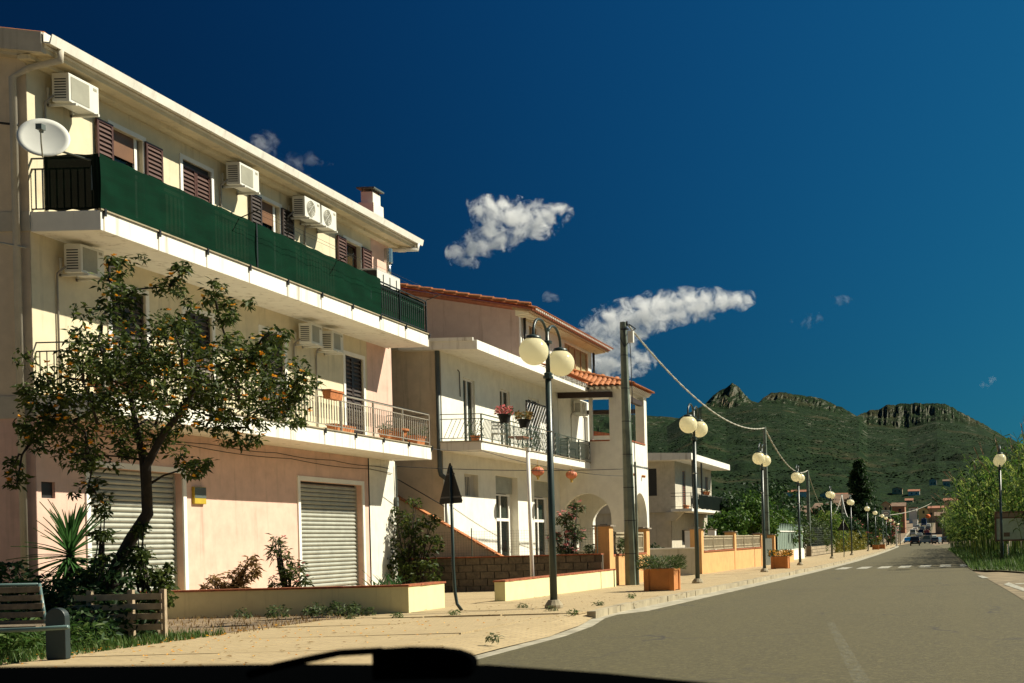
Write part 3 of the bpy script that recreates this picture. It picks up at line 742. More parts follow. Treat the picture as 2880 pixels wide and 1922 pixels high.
cable('antenna_cable', 'pale rod shaped cable from the left edge to the wall under the end balcony', [(-16.6, 21.2, 6.62), (-15.52, 21.62, 6.42)], .02, cablel, sag=.0)
# pots on the lower balcony
def trough(loc, l, w, h, label, mat=terra, group='terracotta pots on the balconies'):
    x, y, z = loc
    t = thing('flower_trough', label, 'flower pot', loc, group)
    mb = MB(); mb.add([(x-w*.4,y-l*.45,z),(x+w*.4,y-l*.45,z),(x+w*.4,y+l*.45,z),(x-w*.4,y+l*.45,z),(x-w/2,y-l/2,z+h),(x+w/2,y-l/2,z+h),(x+w/2,y+l/2,z+h),(x-w/2,y+l/2,z+h)],
        [(3,2,1,0),(0,1,5,4),(1,2,6,5),(2,3,7,6),(3,0,4,7),(4,5,6,7)]).build('pot', mat, t)
    mb = MB(); e = .015
    mb.box(x-w/2-e, x+w/2+e, y-l/2-e, y-l/2+.01, z+h-.035, z+h+.01).box(x-w/2-e, x+w/2+e, y+l/2-.01, y+l/2+e, z+h-.035, z+h+.01)
    mb.box(x-w/2-e, x-w/2+.01, y-l/2+.01, y+l/2-.01, z+h-.035, z+h+.01).box(x+w/2-.01, x+w/2+e, y-l/2+.01, y+l/2-.01, z+h-.035, z+h+.01).build('rim', mat, t)
    return t
def round_pot(loc, r_, h, label, mat=terra, group='terracotta pots on the balconies'):
    t = thing('flower_pot', label, 'flower pot', loc, group)
    MB().lathe([(r_*.65, 0), (r_*.95, h*.85), (r_*1.08, h*.86), (r_*1.08, h), (r_*.95, h), (r_*.9, h*.93)], loc, 16).build('pot', mat, t, smooth=False)
    return t
def sprig(name, parent, c, r_, h, n, mat, lw=.02, ll=.09, seed=1, droop=.3):
    q = random.Random(seed); mb = MB()
    for i in range(n):
        a = q.uniform(0, 6.28); rr2 = r_*math.sqrt(q.random()); p = Vector((c[0]+rr2*math.cos(a), c[1]+rr2*math.sin(a), c[2]+h*q.random()**1.2))
        d = Vector((math.cos(a), math.sin(a), q.uniform(-.3, 1.2))).normalized()*ll*q.uniform(.6, 1.3); s = d.cross(Vector((q.uniform(-1, 1), q.uniform(-1, 1), q.uniform(-1, 1)))).normalized()*lw*q.uniform(.6, 1.3)
        mb.add([p, p+d*.5+s, p+d, p+d*.5-s], [(0, 1, 2, 3)])
    return mb.build(name, mat, parent, kind='stuff')
trough((-14.24, 29.6, 4.66), .62, .2, .2, 'small terracotta trough hooked on the lower balcony rail')
trough((-14.55, 30.6, 3.98), 1.0, .22, .17, 'long terracotta trough on the balcony floor beside the dark shuttered door')
t = round_pot((-14.55, 33.0, 3.97), .17, .26, 'small terracotta pot with a plant left of the wide balcony pot'); sprig('foliage', t, (-14.55, 33.0, 4.22), .15, .15, 60, leaf_olive, seed=2)
t = round_pot((-14.6, 33.75, 3.97), .30, .36, 'wide terracotta pot on the balcony floor near its far end')
t = trough((-14.58, 35.0, 3.97), .55, .3, .26, 'square pot with a bushy grey plant at the far end of the lower balcony'); sprig('foliage', t, (-14.58, 35.0, 4.22), .28, .25, 160, leaf_olive, seed=3)
t = round_pot((-14.62, 22.55, 3.97), .42, .24, 'wide dark red bowl behind the balcony rail at the left corner', terrad)
t = round_pot((-14.6, 23.3, 3.97), .18, .28, 'orange pot behind the tree on the lower balcony')
# ------------------------------------------------------------------ white house with arched porch
H2 = thing('white_house', 'white two storey house with lattice balcony, arched porch and tiled attic', 'house', (-17.5, 45, -.1))
VX = -14.9; CX = -13.7; QY = 37.6; PY = 48.75; PZ = -.3
o1 = [(39.30, 40.26, 4.28, 6.38), (42.50, 43.46, 4.28, 6.40), (45.30, 46.58, 4.28, 6.42), (47.3, 48.2, 4.28, 6.42), (52.05, 52.75, 4.28, 6.38)]
og = [(39.22, 40.36, 2.72, 3.42), (41.90, 44.02, 0.1, 3.50), (45.75, 47.9, 0.1, 3.50), (49.6, 50.7, 2.55, 3.15)]
wallX('wall', VX, QY, 53.5, 4.26, 7.0, o1, .14, white2, H2)
wallX('wall', VX, QY, 53.5, PZ, 4.0, og, .30, white2, H2, label='white ground floor wall')
MB().box(VX, VX-.3, QY, 53.5, 4.0, 4.26).build('wall', white2, H2)
MB().box(-22, VX-.32, QY+.02, 53.45, PZ, 7.0).build('wall', vdark, H2)
MB().box(-23, VX-.004, QY-.004, QY+.1, PZ, 7.0).build('wall', beigew, H2, label='beige side wall')
MB().box(-23, VX-.004, 53.4, 53.5, PZ, 7.0).build('wall', white2, H2)
# canopy slab and flat roof
MB().prism([(CX, 6.93), (CX, 7.20), (-16.0, 7.26), (-16, 6.95)], 'y', 37.28, 48.95).build('canopy', slabw, H2)
MB().box(-22, -16.0, 37.4, 53.5, 6.98, 7.24).build('flat_roof', greyst, H2)
MB().box(-15.9, CX-.1, 37.22, 37.28, 7.17, 7.27).build('canopy_edge', slabw, H2)
# balcony
MB().box(VX, CX, 37.42, 48.7, 4.0, 4.25).build('balcony_slab', slabw, H2, bevel=.01)
MB().box(VX, CX+.03, 37.38, 48.72, 4.252, 4.275).build('slab_edging', conc, H2)
handle_rail(H2, CX+.0, 37.46, 44.0, 4.27, 5.07, irong, step=.11, post=1.9, zmid=4.93, zb=4.37, diag=True)
handle_rail(H2, CX+.0, 44.45, 48.65, 4.27, 5.04, irong, step=.11, post=1.4, zmid=4.90, zb=4.37, diag=True)
eb = MB()
for zz in (5.07, 4.93, 4.37): eb.box(VX, CX, 37.45, 37.475, zz-.02, zz)
for i in range(8): eb.tube([(VX+.1+.13*i, 37.46, 4.37), (VX+.35+.13*i if i < 7 else CX, 37.46, 4.91)], .008, 5)
eb.build('end_railing', irong, H2)
tw = MB()
for yy in (38.9, 40.3, 41.7, 43.1, 44.0, 44.45, 46, 47.4, 48.6):
    tw.tube([(CX+.012*math.cos(k*1.3), yy+.022*math.sin(k*1.3), 4.28+k*.045) for k in range(15)], .014, 5)
tw.build('twisted_posts', trimw, H2)
for a, b, c, d in o1[:4]:
    glazed(H2, VX-.10, a, b, c, d, trimw, 2, None, ltcurt)
glazed(H2, VX-.10, *o1[4], trimw, 2)
# trellis
tr = thing('trellis', 'dark diamond lattice trellis standing on the white house balcony', 'trellis', (-14.5, 45.2, 4.27))
mb = MB(); a, b, c, d = 43.9, 46.75, 4.28, 6.15
mb.box(-14.52, -14.48, a, a+.05, c, d).box(-14.52, -14.48, b-.05, b, c, d).box(-14.52, -14.48, a, b, d-.04, d)
mb.build('frame', darkp, tr)
def diag_lat(parent, X, a, b, c, d, st, mat, r_):
    h = d-c; k = 0; y = a-h
    while y < b:
        for sgn in (1, -1):
            y0_, y1_ = (y, y+h)
            t0 = max(0, (a-y0_)/h); t1 = min(1, (b-y0_)/h)
            if t1-t0 > .06:
                z0, z1 = (c+t0*h, c+t1*h) if sgn > 0 else (d-t0*h, d-t1*h)
                MB().tube([(X+.012*sgn, y0_+t0*h, z0), (X+.012*sgn, y0_+t1*h, z1)], r_, 4).build('lath', mat, parent)
        y += st
diag_lat(tr, -14.5, a, b, c, d-.03, .27, darkp, .010)
# ground floor doors and windows
wb = MB()
for i in range(9): wb.box(VX-.16, VX-.14, 39.27+.125*i, 39.285+.125*i, 2.72, 3.42)
wb.build('window_bars', trimw, H2); glazed(H2, VX-.25, *og[0], trimw, 2)
for a, b, c, d in og[1:3]:
    bx = MB().box(VX-.26, VX-.20, a, b, 2.93, d).build('roller_box', galv, H2)
    z = 2.98
    while z < d-.03: MB().box(VX-.20, VX-.185, a+.03, b-.03, z, z+.06).build('slat', galv, bx); z += .09
    f = glazed(H2, VX-.20, a+.02, b-.42, c, 2.90, trimw, 2, 2.05, ltcurt, name='glass_door')
    MB().box(VX-.21, VX-.17, a+.08, b-.48, .60, .72).build('door_rail', trimw, f)
    MB().box(VX-.29, VX-.25, b-.42, b, c, 2.93).build('door_side', white2, H2)
glazed(H2, VX-.25, *og[3], trimw, 2)
# porch: arched walls
def arch_wall(name, ax, P, a0, a1, z0, z1, c, r_, zs, th, mat, parent, hz=1.0, extra=None, sgn=1):
    """wall in the plane ax=P, spanning a0..a1, arch opening centred c radius r_ springing at zs, thickness th towards -sgn"""
    mb = MB(); n = 20
    def p(a, z, back=0):
        q = P-sgn*th*back
        return (q, a, z) if ax == 'x' else (a, q, z)
    up = z1 if extra is None else extra
    for bk in (0, 1):
        if c-r_ > a0: mb.quad(p(a0, z0, bk), p(c-r_, z0, bk), p(c-r_, up, bk), p(a0, up, bk))
        if c+r_ < a1: mb.quad(p(c+r_, z0, bk), p(a1, z0, bk), p(a1, up, bk), p(c+r_, up, bk))
        for i in range(n):
            t0 = math.pi-math.pi*i/n; t1 = math.pi-math.pi*(i+1)/n
            A = (c+r_*math.cos(t0), zs+hz*r_*math.sin(t0)); B = (c+r_*math.cos(t1), zs+hz*r_*math.sin(t1))
            mb.quad(p(A[0], A[1], bk), p(B[0], B[1], bk), p(B[0], up, bk), p(A[0], up, bk))
    for i in range(n):
        t0 = math.pi-math.pi*i/n; t1 = math.pi-math.pi*(i+1)/n
        A = (c+r_*math.cos(t0), zs+hz*r_*math.sin(t0)); B = (c+r_*math.cos(t1), zs+hz*r_*math.sin(t1))
        mb.quad(p(A[0], A[1]), p(B[0], B[1]), p(B[0], B[1], 1), p(A[0], A[1], 1))
    mb.quad(p(c-r_, z0), p(c-r_, zs), p(c-r_, zs, 1), p(c-r_, z0, 1)); mb.quad(p(c+r_, z0), p(c+r_, zs), p(c+r_, zs, 1), p(c+r_, z0, 1))
    for a in (a0, a1): mb.quad(p(a, z0), p(a, up), p(a, up, 1), p(a, z0, 1))
    mb.quad(p(a0, up), p(a1, up), p(a1, up, 1), p(a0, up, 1))
    return mb.build(name, mat, parent)
FX = -12.2; PE = 51.6
arch_wall('porch_wall', 'y', PY, VX, FX-.001, PZ, 5.06, -13.89, .93, 2.15, .28, white2, H2, sgn=-1)
arch_wall('porch_wall', 'y', PE-.28, VX, FX-.001, PZ, 5.06, -13.5, .90, 1.9, .28, white2, H2, sgn=-1)
arch_wall('porch_wall', 'x', FX, PY+.001, PE-.001, PZ, 5.04, 50.19, 1.08, 2.02, .28, white2, H2)
MB().box(VX, FX-.3, PY+.3, PE-.3, 4.0, 4.2).build('porch_ceiling', white2, H2)
# loggia piers, sill, beams
for (xa, xb, ya, yb) in ((-12.95, FX, PY, PY+.30), (-12.55, FX, PE-.42, PE), (VX, VX+.02, PY, PE)):
    MB().box(xa, xb, ya+.002, yb, 5.05, 6.98).build('pier', white2, H2)
MB().box(-13.72, -13.60, PY+.002, PY+.12, 5.062, 6.93).build('pier', white2, H2)
s_ = MB(); s_.box(-13.70, -12.955, PY-.03, PY+.31, 5.06, 5.11).box(FX-.30, FX+.03, PY+.31, PE-.43, 5.04, 5.09).box(-14.8, -12.56, PE-.3, PE+.02, 5.06, 5.11).build('sill', terrad, H2)
MB().box(-14.85, -12.80, PY-.14, PY-.01, 6.72, 6.93).build('beam', beamw, H2)
MB().box(-14.85, -12.56, PE-.26, PE-.10, 6.35, 6.52).build('beam', beamw, H2)
MB().prism([(PY+.31, 6.80), (PE-.43, 6.78), (PE-.43, 6.60), (PY+.31, 6.60)], 'x', FX-.22, FX-.04).build('beam', beamw, H2)
MB().box(VX, FX-.002, PY+.001, PE-.002, 6.965, 7.16).build('porch_top', white2, H2)
MB().box(CX, FX+.01, PY-.01, PY+.12, 6.93, 7.17).build('porch_lintel', white2, H2)
for yy in (48.95, 50.55): 
    MB().tube([(FX, yy, 3.78), (FX+.14, yy, 3.76)], .05, 10).build('drain_spout', terra, H2)
# tiled roofs : porch and canopy rim
def tiles_row(parent, x, y0, y1, z, pitch, rot, me, step=.2):
    y = y0
    while y < y1: piece(me, 'roof_tile', parent, (x, y, z), rot); y += step
AP = (-14.95, 50.3, 7.98)
MB().add([(-12.0, PY-.25, 7.17), (-12.0, PE+.25, 7.17), AP, (-14.95, PY-.25, 7.17), (-14.95, PE+.25, 7.17)], [(0, 1, 2), (3, 0, 2), (1, 4, 2)]).build('porch_roof', terra, H2)
th1 = math.atan2(AP[2]-7.17, AP[1]-PY+.25); th2 = math.atan2(AP[2]-7.17, 2.95)
for c_ in range(14):
    x = -12.08-.215*c_
    for r__ in range(5):
        yy = PY-.16+.40*r__*math.cos(th1); frac = (yy-PY+.25)/(AP[1]-PY+.25)
        if x > -12.0-2.95*frac+.05: continue
        piece(tile_me, 'roof_tile', H2, (x, yy, 7.19+(yy-PY+.25)*math.tan(th1)+.012*(r__ % 2)), (0, -th1, math.pi/2))
for c_ in range(16):
    yy = PY-.1+.215*c_
    for r__ in range(7):
        x = -12.12-.42*r__; fr = (-12.0-x)/2.95
        lo = PY-.25+fr*(AP[1]-PY+.25); hi = PE+.25-fr*(PE+.25-AP[1])
        if yy < lo+.05 or yy > hi-.05: continue
        piece(tile_me, 'roof_tile', H2, (x, yy, 7.19+(-12.0-x)*math.tan(th2)), (0, th2, 0))
for i in range(7): t_ = (i+.3)/7; piece(tile_me, 'ridge_tile', H2, (-12.0-2.95*t_, PY-.25+(AP[1]-PY+.25)*t_, 7.22+(AP[2]-7.17)*t_), (0, th2*.8, -math.atan2(AP[1]-PY+.25, 2.95)))
cr = MB()
for i in range(13): cr.prism([(PY-.28+0, 7.10), (PY-.16, 7.02), (PY-.0, 7.02), (PY-.0, 7.14)], 'x', -12.16-.22*i, -12.28-.22*i)
cr.build('cornice_teeth', trimw, H2)
cr = MB()
for i in range(13): cr.prism([(FX+.20, 7.13), (FX+.10, 7.02), (FX, 7.0), (FX, 7.14)], 'y', PY-.05+.24*i, PY+.07+.24*i)
cr.build('cornice_teeth', trimw, H2)
for i in range(23): piece(tl_me, 'roof_tile', H2, (CX+.0, 43.75+i*.215, 7.30), (0, .2, 0))
cr = MB()
for i in range(36): cr.box(CX, CX+.05, 44.2+.13*i, 44.26+.13*i, 7.10, 7.2)
cr.build('cornice_teeth', trimw, H2)
MB().prism([(CX-.6, 7.26), (CX+.06, 7.22), (CX-.6, 7.42)], 'y', 43.6, 48.5).build('rim_roof', terrad, H2)
# attic
AX = -14.9; AY = 44.65; AE = 53.45
ow = [(45.55, 46.5, 7.9, 9.02), (49.75, 52.95, 7.95, 9.02)]
wallX('wall', AX+.02, AY, AE, 7.22, 9.45, ow, .12, white2, H2, label='white attic wall')
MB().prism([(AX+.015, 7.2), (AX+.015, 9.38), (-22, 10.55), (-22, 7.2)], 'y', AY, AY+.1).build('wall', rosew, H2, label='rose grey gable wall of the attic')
MB().box(-22, AX-.16, AY+.12, AE-.02, 7.2, 9.4).build('wall', vdark, H2)
MB().box(-22, AX+.01, AE-.1, AE, 7.2, 9.4).build('wall', white2, H2)
MB().box(AX+.0, AX+.04, AY-.05, AY, 7.2, 9.34).build('corner_strip', trimw, H2)
for yy in (AY+.22, AE+.05):
    MB().tube([(AX+.10, yy, 9.25), (AX+.10, yy, 7.3)], .05, 8).build('downpipe', iron, H2, smooth=True)
f = glazed(H2, AX-.06, *ow[0], woodf, 2, pm=curt); f = glazed(H2, AX-.06, *ow[1], woodf, 4, pm=curt)
MB().prism([(-14.22, 9.24), (-14.22, 9.30), (-22, 10.65), (-22, 10.55)], 'y', 43.85, 53.9).build('roof', terrad, H2)
MB().prism([(-14.26, 9.18), (-14.26, 9.24), (-14.9, 9.36), (-14.9, 9.29)], 'y', 43.9, 53.85).build('eave_board', woodf, H2)
q = .172
y = 43.95; k = 0
while y < 53.9:
    piece(tl_me, 'roof_tile', H2, (-14.27, y, 9.35), (0, q, 0)); y += .205; k += 1
me_ = MB(); yy = 44.05
while yy < 53.85: me_.box(-14.13, -14.09, yy-.035, yy+.035, 9.255, 9.315); yy += .205
me_.build('mortar_ends', trimw, H2, kind='stuff')
for k in range(18):
    piece(tile_me, 'roof_tile', H2, (-14.5-.42*k, 43.90, 9.43+.0735*k), (0, q-.07, 0), (1, 1.15, 1.5)); piece(tile_me, 'roof_tile', H2, (-14.5-.42*k, 44.13, 9.40+.0735*k), (0, q, 0))
cr = MB()
for i in range(38): cr.prism([(-14.86, 9.30), (-14.40, 9.20), (-14.40, 9.16), (-14.86, 9.10)], 'y', 44.1+.26*i, 44.19+.26*i)
cr.build('rafter_ends', cream, H2)
# side wall downpipe
MB().tube([(-14.96, QY-.09, 6.95), (-14.96, QY-.09, 3.42), (-14.93, QY-.09, 3.30), (-14.70, QY-.11, 3.13), (-14.62, QY-.11, 3.13)], .065, 10).build('downpipe', grpipe, H2, smooth=True)
MB().tube([(-14.80, QY-.06, 3.1), (-14.80, QY-.06, PZ)], .055, 10).build('downpipe', galv, H2, smooth=True)
MB().tube([(VX+.02, 38.85, 6.55), (VX+.03, 38.95, 6.5), (VX+.03, 38.98, 5.75)], .015, 5).build('cable_loop', cablem, H2)
ac_unit(50.35, 6.30, VX, 'air conditioner on the white house wall under the dark wooden beam', w=.78, h=.5, fan='round', pipe=1.9)
# outside stair with sloping parapet in front of the side wall
st = thing('outside_stair', 'sloping stair parapet with terracotta coping against the side of the white house', 'stair', (-14.5, 36.9, PZ))
MB().prism([(-17.2, 3.42), (-12.85, .78), (-12.85, PZ), (-17.2, PZ)], 'y', 36.75, 36.95).build('parapet', beigew, st)
MB().prism([(-17.2, PZ), (-17.2, 2.6), (-13.0, .1), (-13, PZ)], 'y', 36.95, 37.55).build('steps', conc, st)
L = math.hypot(4.35, 2.64); an = math.atan2(2.64, 4.35)
cme = proto('coping_tile', MB().box(-.145, .145, -.14, .14, -.02, .02), terra)
for i in range(16): tt = (i+.5)/16; piece(cme, 'coping_tile', st, (-17.2+4.35*tt, 36.85, 3.44-2.64*tt), (0, an, 0))
MB().tube([(-17.2, 36.85, 3.95), (-14.6, 36.85, 2.36)], .015, 6).build('hand_rail', iron, st)
# lanterns and balcony things
def lantern(loc, label):
    t = thing('paper_lantern', label, 'lantern', loc, 'red lanterns hanging under the white house balcony')
    x, y, z = loc
    MB().ball(loc, .20, 20, 10, sz=.78).build('shade', redl, t, smooth=True)
    mb = MB()
    for i in range(14):
        a = 2*math.pi*i/14; mb.tube([(x+.203*math.sin(p)*math.cos(a), y+.203*math.sin(p)*math.sin(a), z-.159*math.cos(p)) for p in [.3+k*.31 for k in range(9)]], .004, 4)
    mb.build('ribs', goldl, t)
    MB().tube([(x, y, z+.15), (x, y, z+.19)], .07, 12).tube([(x, y, z-.19), (x, y, z-.15)], .07, 12).tube([(x, y, z-.28), (x, y, z-.19)], .045, 8).tube([(x, y, z+.19), (x, y, 4.0)], .006, 4).build('tassel', goldl, t)
lantern((-13.7, 42.5, 3.62), 'left red paper lantern hanging behind the white steel pole')
lantern((-13.7, 46.25, 3.68), 'right red paper lantern hanging near the porch arch')
def flower_basket(loc, label, fm, seed):
    t = round_pot(loc, .20, .26, label, signb, 'flower baskets on the white house railing')
    sprig('blossom', t, (loc[0], loc[1], loc[2]+.24), .24, .26, 150, fm, .05, .07, seed); sprig('foliage', t, (loc[0], loc[1], loc[2]+.2), .24, .25, 120, leaf_olive, .02, .1, seed+1)
flower_basket((-13.6, 39.15, 4.94), 'black basket of pink flowers on the white house railing', flow_p, 21)
flower_basket((-13.6, 40.95, 4.94), 'black basket of pale salmon flowers right of the pink one', leaf_dry, 22)
# folding table, crate and chair on the balcony
def bal_chair(loc, rot, label, mat):
    t = thing('garden_chair', label, 'chair', loc, 'chairs on the white house balcony'); x, y, z = loc
    c_, s_ = math.cos(rot), math.sin(rot)
    def T(a, b, h): return (x+a*c_-b*s_, y+a*s_+b*c_, z+h)
    leg = [MB().tube([T(a, b, 0), T(a*.9, b*.9, .42 if b < 0 else .85)], .016, 6).build('leg', mat, t) for a in (-.2, .2) for b in (-.2, .2)]
    MB().add([T(-.22,-.22,.42),T(.22,-.22,.42),T(.22,.2,.42),T(-.22,.2,.42),T(-.22,-.22,.45),T(.22,-.22,.45),T(.22,.2,.45),T(-.22,.2,.45)], [(3,2,1,0),(4,5,6,7),(0,1,5,4),(1,2,6,5),(2,3,7,6),(3,0,4,7)]).build('seat', mat, t)
    for h in (.58, .68, .78): MB().add([T(-.2,.19,h),T(.2,.19,h),T(.2,.19,h+.06),T(-.2,.19,h+.06),T(-.2,.21,h),T(.2,.21,h),T(.2,.21,h+.06),T(-.2,.21,h+.06)], [(3,2,1,0),(4,5,6,7),(0,1,5,4),(1,2,6,5),(2,3,7,6),(3,0,4,7)]).build('back_slat', mat, t)
bal_chair((-14.2, 40.3, 4.27), .4, 'white slatted garden chair between the two flower baskets', trimw)
bal_chair((-14.2, 47.6, 4.27), 2.8, 'dark green garden chair on the balcony near the porch', irong)
t = thing('patio_table', 'low balcony table with a brown top and green legs below the trellis', 'table', (-14.2, 42.3, 4.27))
MB().box(-14.45, -13.95, 41.9, 42.8, 4.70, 4.76).build('table_top', terrad, t)
for a in (-14.42, -14.0):
    for b in (41.95, 42.75): MB().tube([(a, b, 4.27), (a, b, 4.7)], .02, 6).build('leg', irong, t)
t = round_pot((-14.3, 38.6, 4.28), .14, .24, 'small terracotta pot on the white house balcony beside the first door'); sprig('foliage', t, (-14.3, 38.6, 4.5), .2, .5, 80, leaf_olive, seed=5)
t = round_pot((-14.25, 43.4, 4.28), .2, .22, 'white pot with a leafy plant below the trellis', trimw); sprig('foliage', t, (-14.25, 43.4, 4.48), .3, .5, 200, leaf_olive, seed=6)

# ------------------------------------------------------------------ third house
H3 = thing('grey_house', 'grey plastered two storey house with wide flat roof slab and dark balcony', 'house', (-20, 86, gz(85)))
UX = -17.3; g3 = gz(80)
wallX('wall', UX, 80.3, 92.4, 3.15, 6.2, [(82.5, 83.45, 3.2, 5.7), (90.1, 91.1, 3.2, 5.65)], .12, greyst, H3)
wallX('wall', UX-.35, 80.6, 92.4, g3, 3.0, [(83.6, 84.8, .9, 1.9)], .12, greyst, H3)
MB().box(-26, UX-.002, 80.28, 80.4, 3.0, 6.2).build('wall', greyst, H3)
MB().box(-26, UX-.16, 80.42, 92.3, 3.0, 6.2).build('wall', vdark, H3); MB().box(-26, UX-.50, 80.72, 92.3, g3, 2.995).build('wall', vdark, H3)
MB().box(-26, -21.75, 82.0, 86.0, 6.8, 8.05).build('rooftop_room', greyst, H3); MB().prism([(-26, 8.75), (-21.5, 8.0), (-21.5, 8.12), (-26, 8.9)], 'y', 81.7, 86.3).prism([(-26, 8.05), (-21.75, 8.05), (-26, 8.7)], 'y', 82, 86).build('rooftop_roof', terrad, H3)
MB().box(-26, UX-.37, 80.58, 80.7, g3, 3.0).build('wall', greyst, H3)
MB().prism([(-15.98, 6.20), (-15.98, 6.60), (-26, 6.85), (-26, 6.2)], 'y', 79.0, 92.7).build('roof_slab', slabw, H3)
MB().box(-18.95, -18.45, 80.26, 80.28, 4.05, 5.75).build('window', vdark, H3)
for a, b in ((82.5, 83.45), (90.1, 91.1)):
    s = MB().box(UX-.10, UX-.06, a, b, 3.2, 5.7).build('door', terrad, H3)
    z = 3.3
    while z < 5.6: MB().box(UX-.06, UX-.045, a+.06, b-.06, z, z+.09).build('louvre', darkp, s); z += .14
MB().box(UX-.46, UX-.44, 83.6, 84.8, .9, 1.9).build('window', vdark, H3)
MB().box(UX, -16.0, 78.9, 91.5, 3.0, 3.17).build('balcony_slab', slabw, H3)
MB().prism([(-17.9, 3.0), (-16.75, 3.0), (-17.3, 2.45), (-17.9, 2.45)], 'y', 80.0, 80.55).build('bracket', greyst, H3)
handle_rail(H3, -16.05, 78.95, 91.4, 3.17, 4.15, iron, step=.14, post=2, zmid=3.95, zb=3.3)
e = MB()
for zz in (4.15, 3.95, 3.3): e.box(UX, -16.05, 78.94, 78.98, zz-.03, zz)
e.build('end_railing', iron, H3)
net_sheet([(-16.0, 81.0), (-16.0, 91.35)], 30, 3.2, 4.1, 'balcony_screen', netd, .01, H3)
for yy in (80.1, 82.9): MB().box(-16.2, -16.1, yy, yy+.1, 3.17, 6.2).build('post', iron, H3)
for i, yy in enumerate((83.4, 84.1, 84.8)):
    t = round_pot((-16.15, yy, 4.15), .18, .22, ['left', 'middle', 'right'][i]+' of three terracotta pots on the grey house balcony rail', terra); sprig('foliage', t, (-16.15, yy, 4.35), .2, .15, 50, leaf_olive, seed=30+i)
t = trough((-16.5, 79.6, 3.18), .7, .25, .2, 'terracotta trough on the floor of the grey house balcony')

# ------------------------------------------------------------------ low walls
capme = proto('cap_tile', MB().box(-.13, .13, -.148, .148, 0, .035), terrad)
capmex = proto('cap_tile', MB().box(-.148, .148, -.13, .13, 0, .035), terrad)
def capline(parent, axis, p, a0, a1, z, step=.3):
    n = int(abs(a1-a0)/step)
    for i in range(n):
        t = a0+(a1-a0)*(i+.5)/n
        q = random.uniform(-.004, .004)
        piece(capme if axis == 'x' else capmex, 'cap_tile', parent, (p+q, t, z) if axis == 'x' else (t, p+q, z))
lw = thing('low_planter_wall', 'pale yellow low wall with terracotta tiles wrapping the pink house front', 'wall', (-12, 23.9, 0))
MB().box(-20, -10.16, 23.86, 24.06, -.25, .47).build('wall', yelloww, lw)
MB().box(-10.36, -10.16, 24.06, 25.55, -.2, .47).build('wall', yelloww, lw)
MB().box(-16, -10.36, 25.36, 25.55, -.2, .45).build('wall', yelloww, lw)
MB().box(-16, -10.36, 24.06, 25.36, .2, .36).build('soil', soilm, lw)
capline(lw, 'y', 23.96, -16.5, -10.14, .47); capline(lw, 'x', -10.27, 24.1, 25.6, .47)
lw2 = thing('low_wall', 'pale yellow low wall with terracotta tiles beside the block wall', 'wall', (-9.8, 32, 0))
MB().box(-9.95, -9.72, 27.75, 36.9, -.25, .40).build('wall', yelloww, lw2)
capline(lw2, 'x', -9.84, 27.72, 36.9, .40)
MB().box(-9.719, -9.714, 35.3, 35.33, -.2, .40).build('wall_joint', vdark, lw2)
bw = thing('block_wall', 'dark unpainted concrete block wall closing the driveway before the white house', 'wall', (-13.5, 36.3, -.3))
MB().box(-18.4, -9.9, 36.17, 36.27, -.35, .86).build('mortar_core', mortar, bw)
bme = proto('block', MB().box(-.19, .19, -.03, .02, -.09, .09), blockm)
r = random.Random(8)
for row in range(6):
    for k in range(21):
        x = -9.9-.21-.405*k-(.2 if row % 2 else 0)
        if x < -18.2: continue
        piece(bme, 'block', bw, (x, 36.165+r.uniform(-.006, .006), -.24+.2*row), (0, r.uniform(-.008, .008), 0))
capline(bw, 'y', 36.2, -18.2, -9.9, .86)
fn = MB()
x = -16.0
while x < -9.95: fn.tube([(x, 36.2, .9), (x, 36.2, 1.62)], .0022, 3); x += .075
for k in range(10): fn.tube([(-16, 36.2, .92+.075*k), (-9.95, 36.2, .92+.075*k)], .0022, 3)
for x in (-15.5, -13.6, -11.9, -10.05): fn.tube([(x, 36.22, .88), (x, 36.22, 1.7)], .016, 5)
fn.build('mesh_fence', irong, bw)
# orange ochre garden wall with pillars and concrete grilles
OX = -9.9
ow_ = thing('garden_wall', 'orange rendered garden wall with tile topped pillars and concrete grilles', 'wall', (OX, 50, gz(50)))
def pillar(y0_, w, ztop, mat=ochre):
    z0 = gz(y0_)-.1
    p = MB().box(OX-w, OX, y0_, y0_+w, z0, ztop).build('pillar', mat, ow_)
    MB().box(OX-w-.06, OX+.06, y0_-.06, y0_+w+.06, ztop, ztop+.045).box(OX-w*.7, OX-w*.3, y0_+w*.3, y0_+w*.7, ztop+.045, ztop+.075).build('cap', caps, p)
def grille(y0_, y1_, z0, z1, n):
    mb = MB()
    f = MB().box(OX-.16, OX-.06, y0_, y1_, z0, z0+.05).box(OX-.16, OX-.06, y0_, y1_, z1-.05, z1).box(OX-.16, OX-.06, y0_, y0_+.05, z0+.05, z1-.05).box(OX-.16, OX-.06, y1_-.05, y1_, z0+.05, z1-.05)
    g = f.build('grille', conc, ow_)
    k = int((y1_-y0_-.1)/.11)
    for i in range(k):
        yy = y0_+.09+(y1_-y0_-.18)*i/max(1, k-1); MB().box(OX-.13, OX-.09, yy-.022, yy+.022, z0+.05, z1-.05).build('bar', conc, g)
    for zz in (z0+.12, z1-.16): MB().box(OX-.145, OX-.075, y0_+.05, y1_-.05, zz, zz+.045).build('cross_bar', conc, g)
pillar(36.95, .42, 1.66); pillar(41.45, .42, 1.60)
MB().box(OX-.2, OX-.02, 37.37, 41.45, -.35, .80).build('wall', ochre, ow_); grille(37.6, 41.3, .86, 1.50, 1)
MB().box(OX-.22, OX, 37.38, 41.44, .80, .85).build('coping', terrad, ow_)
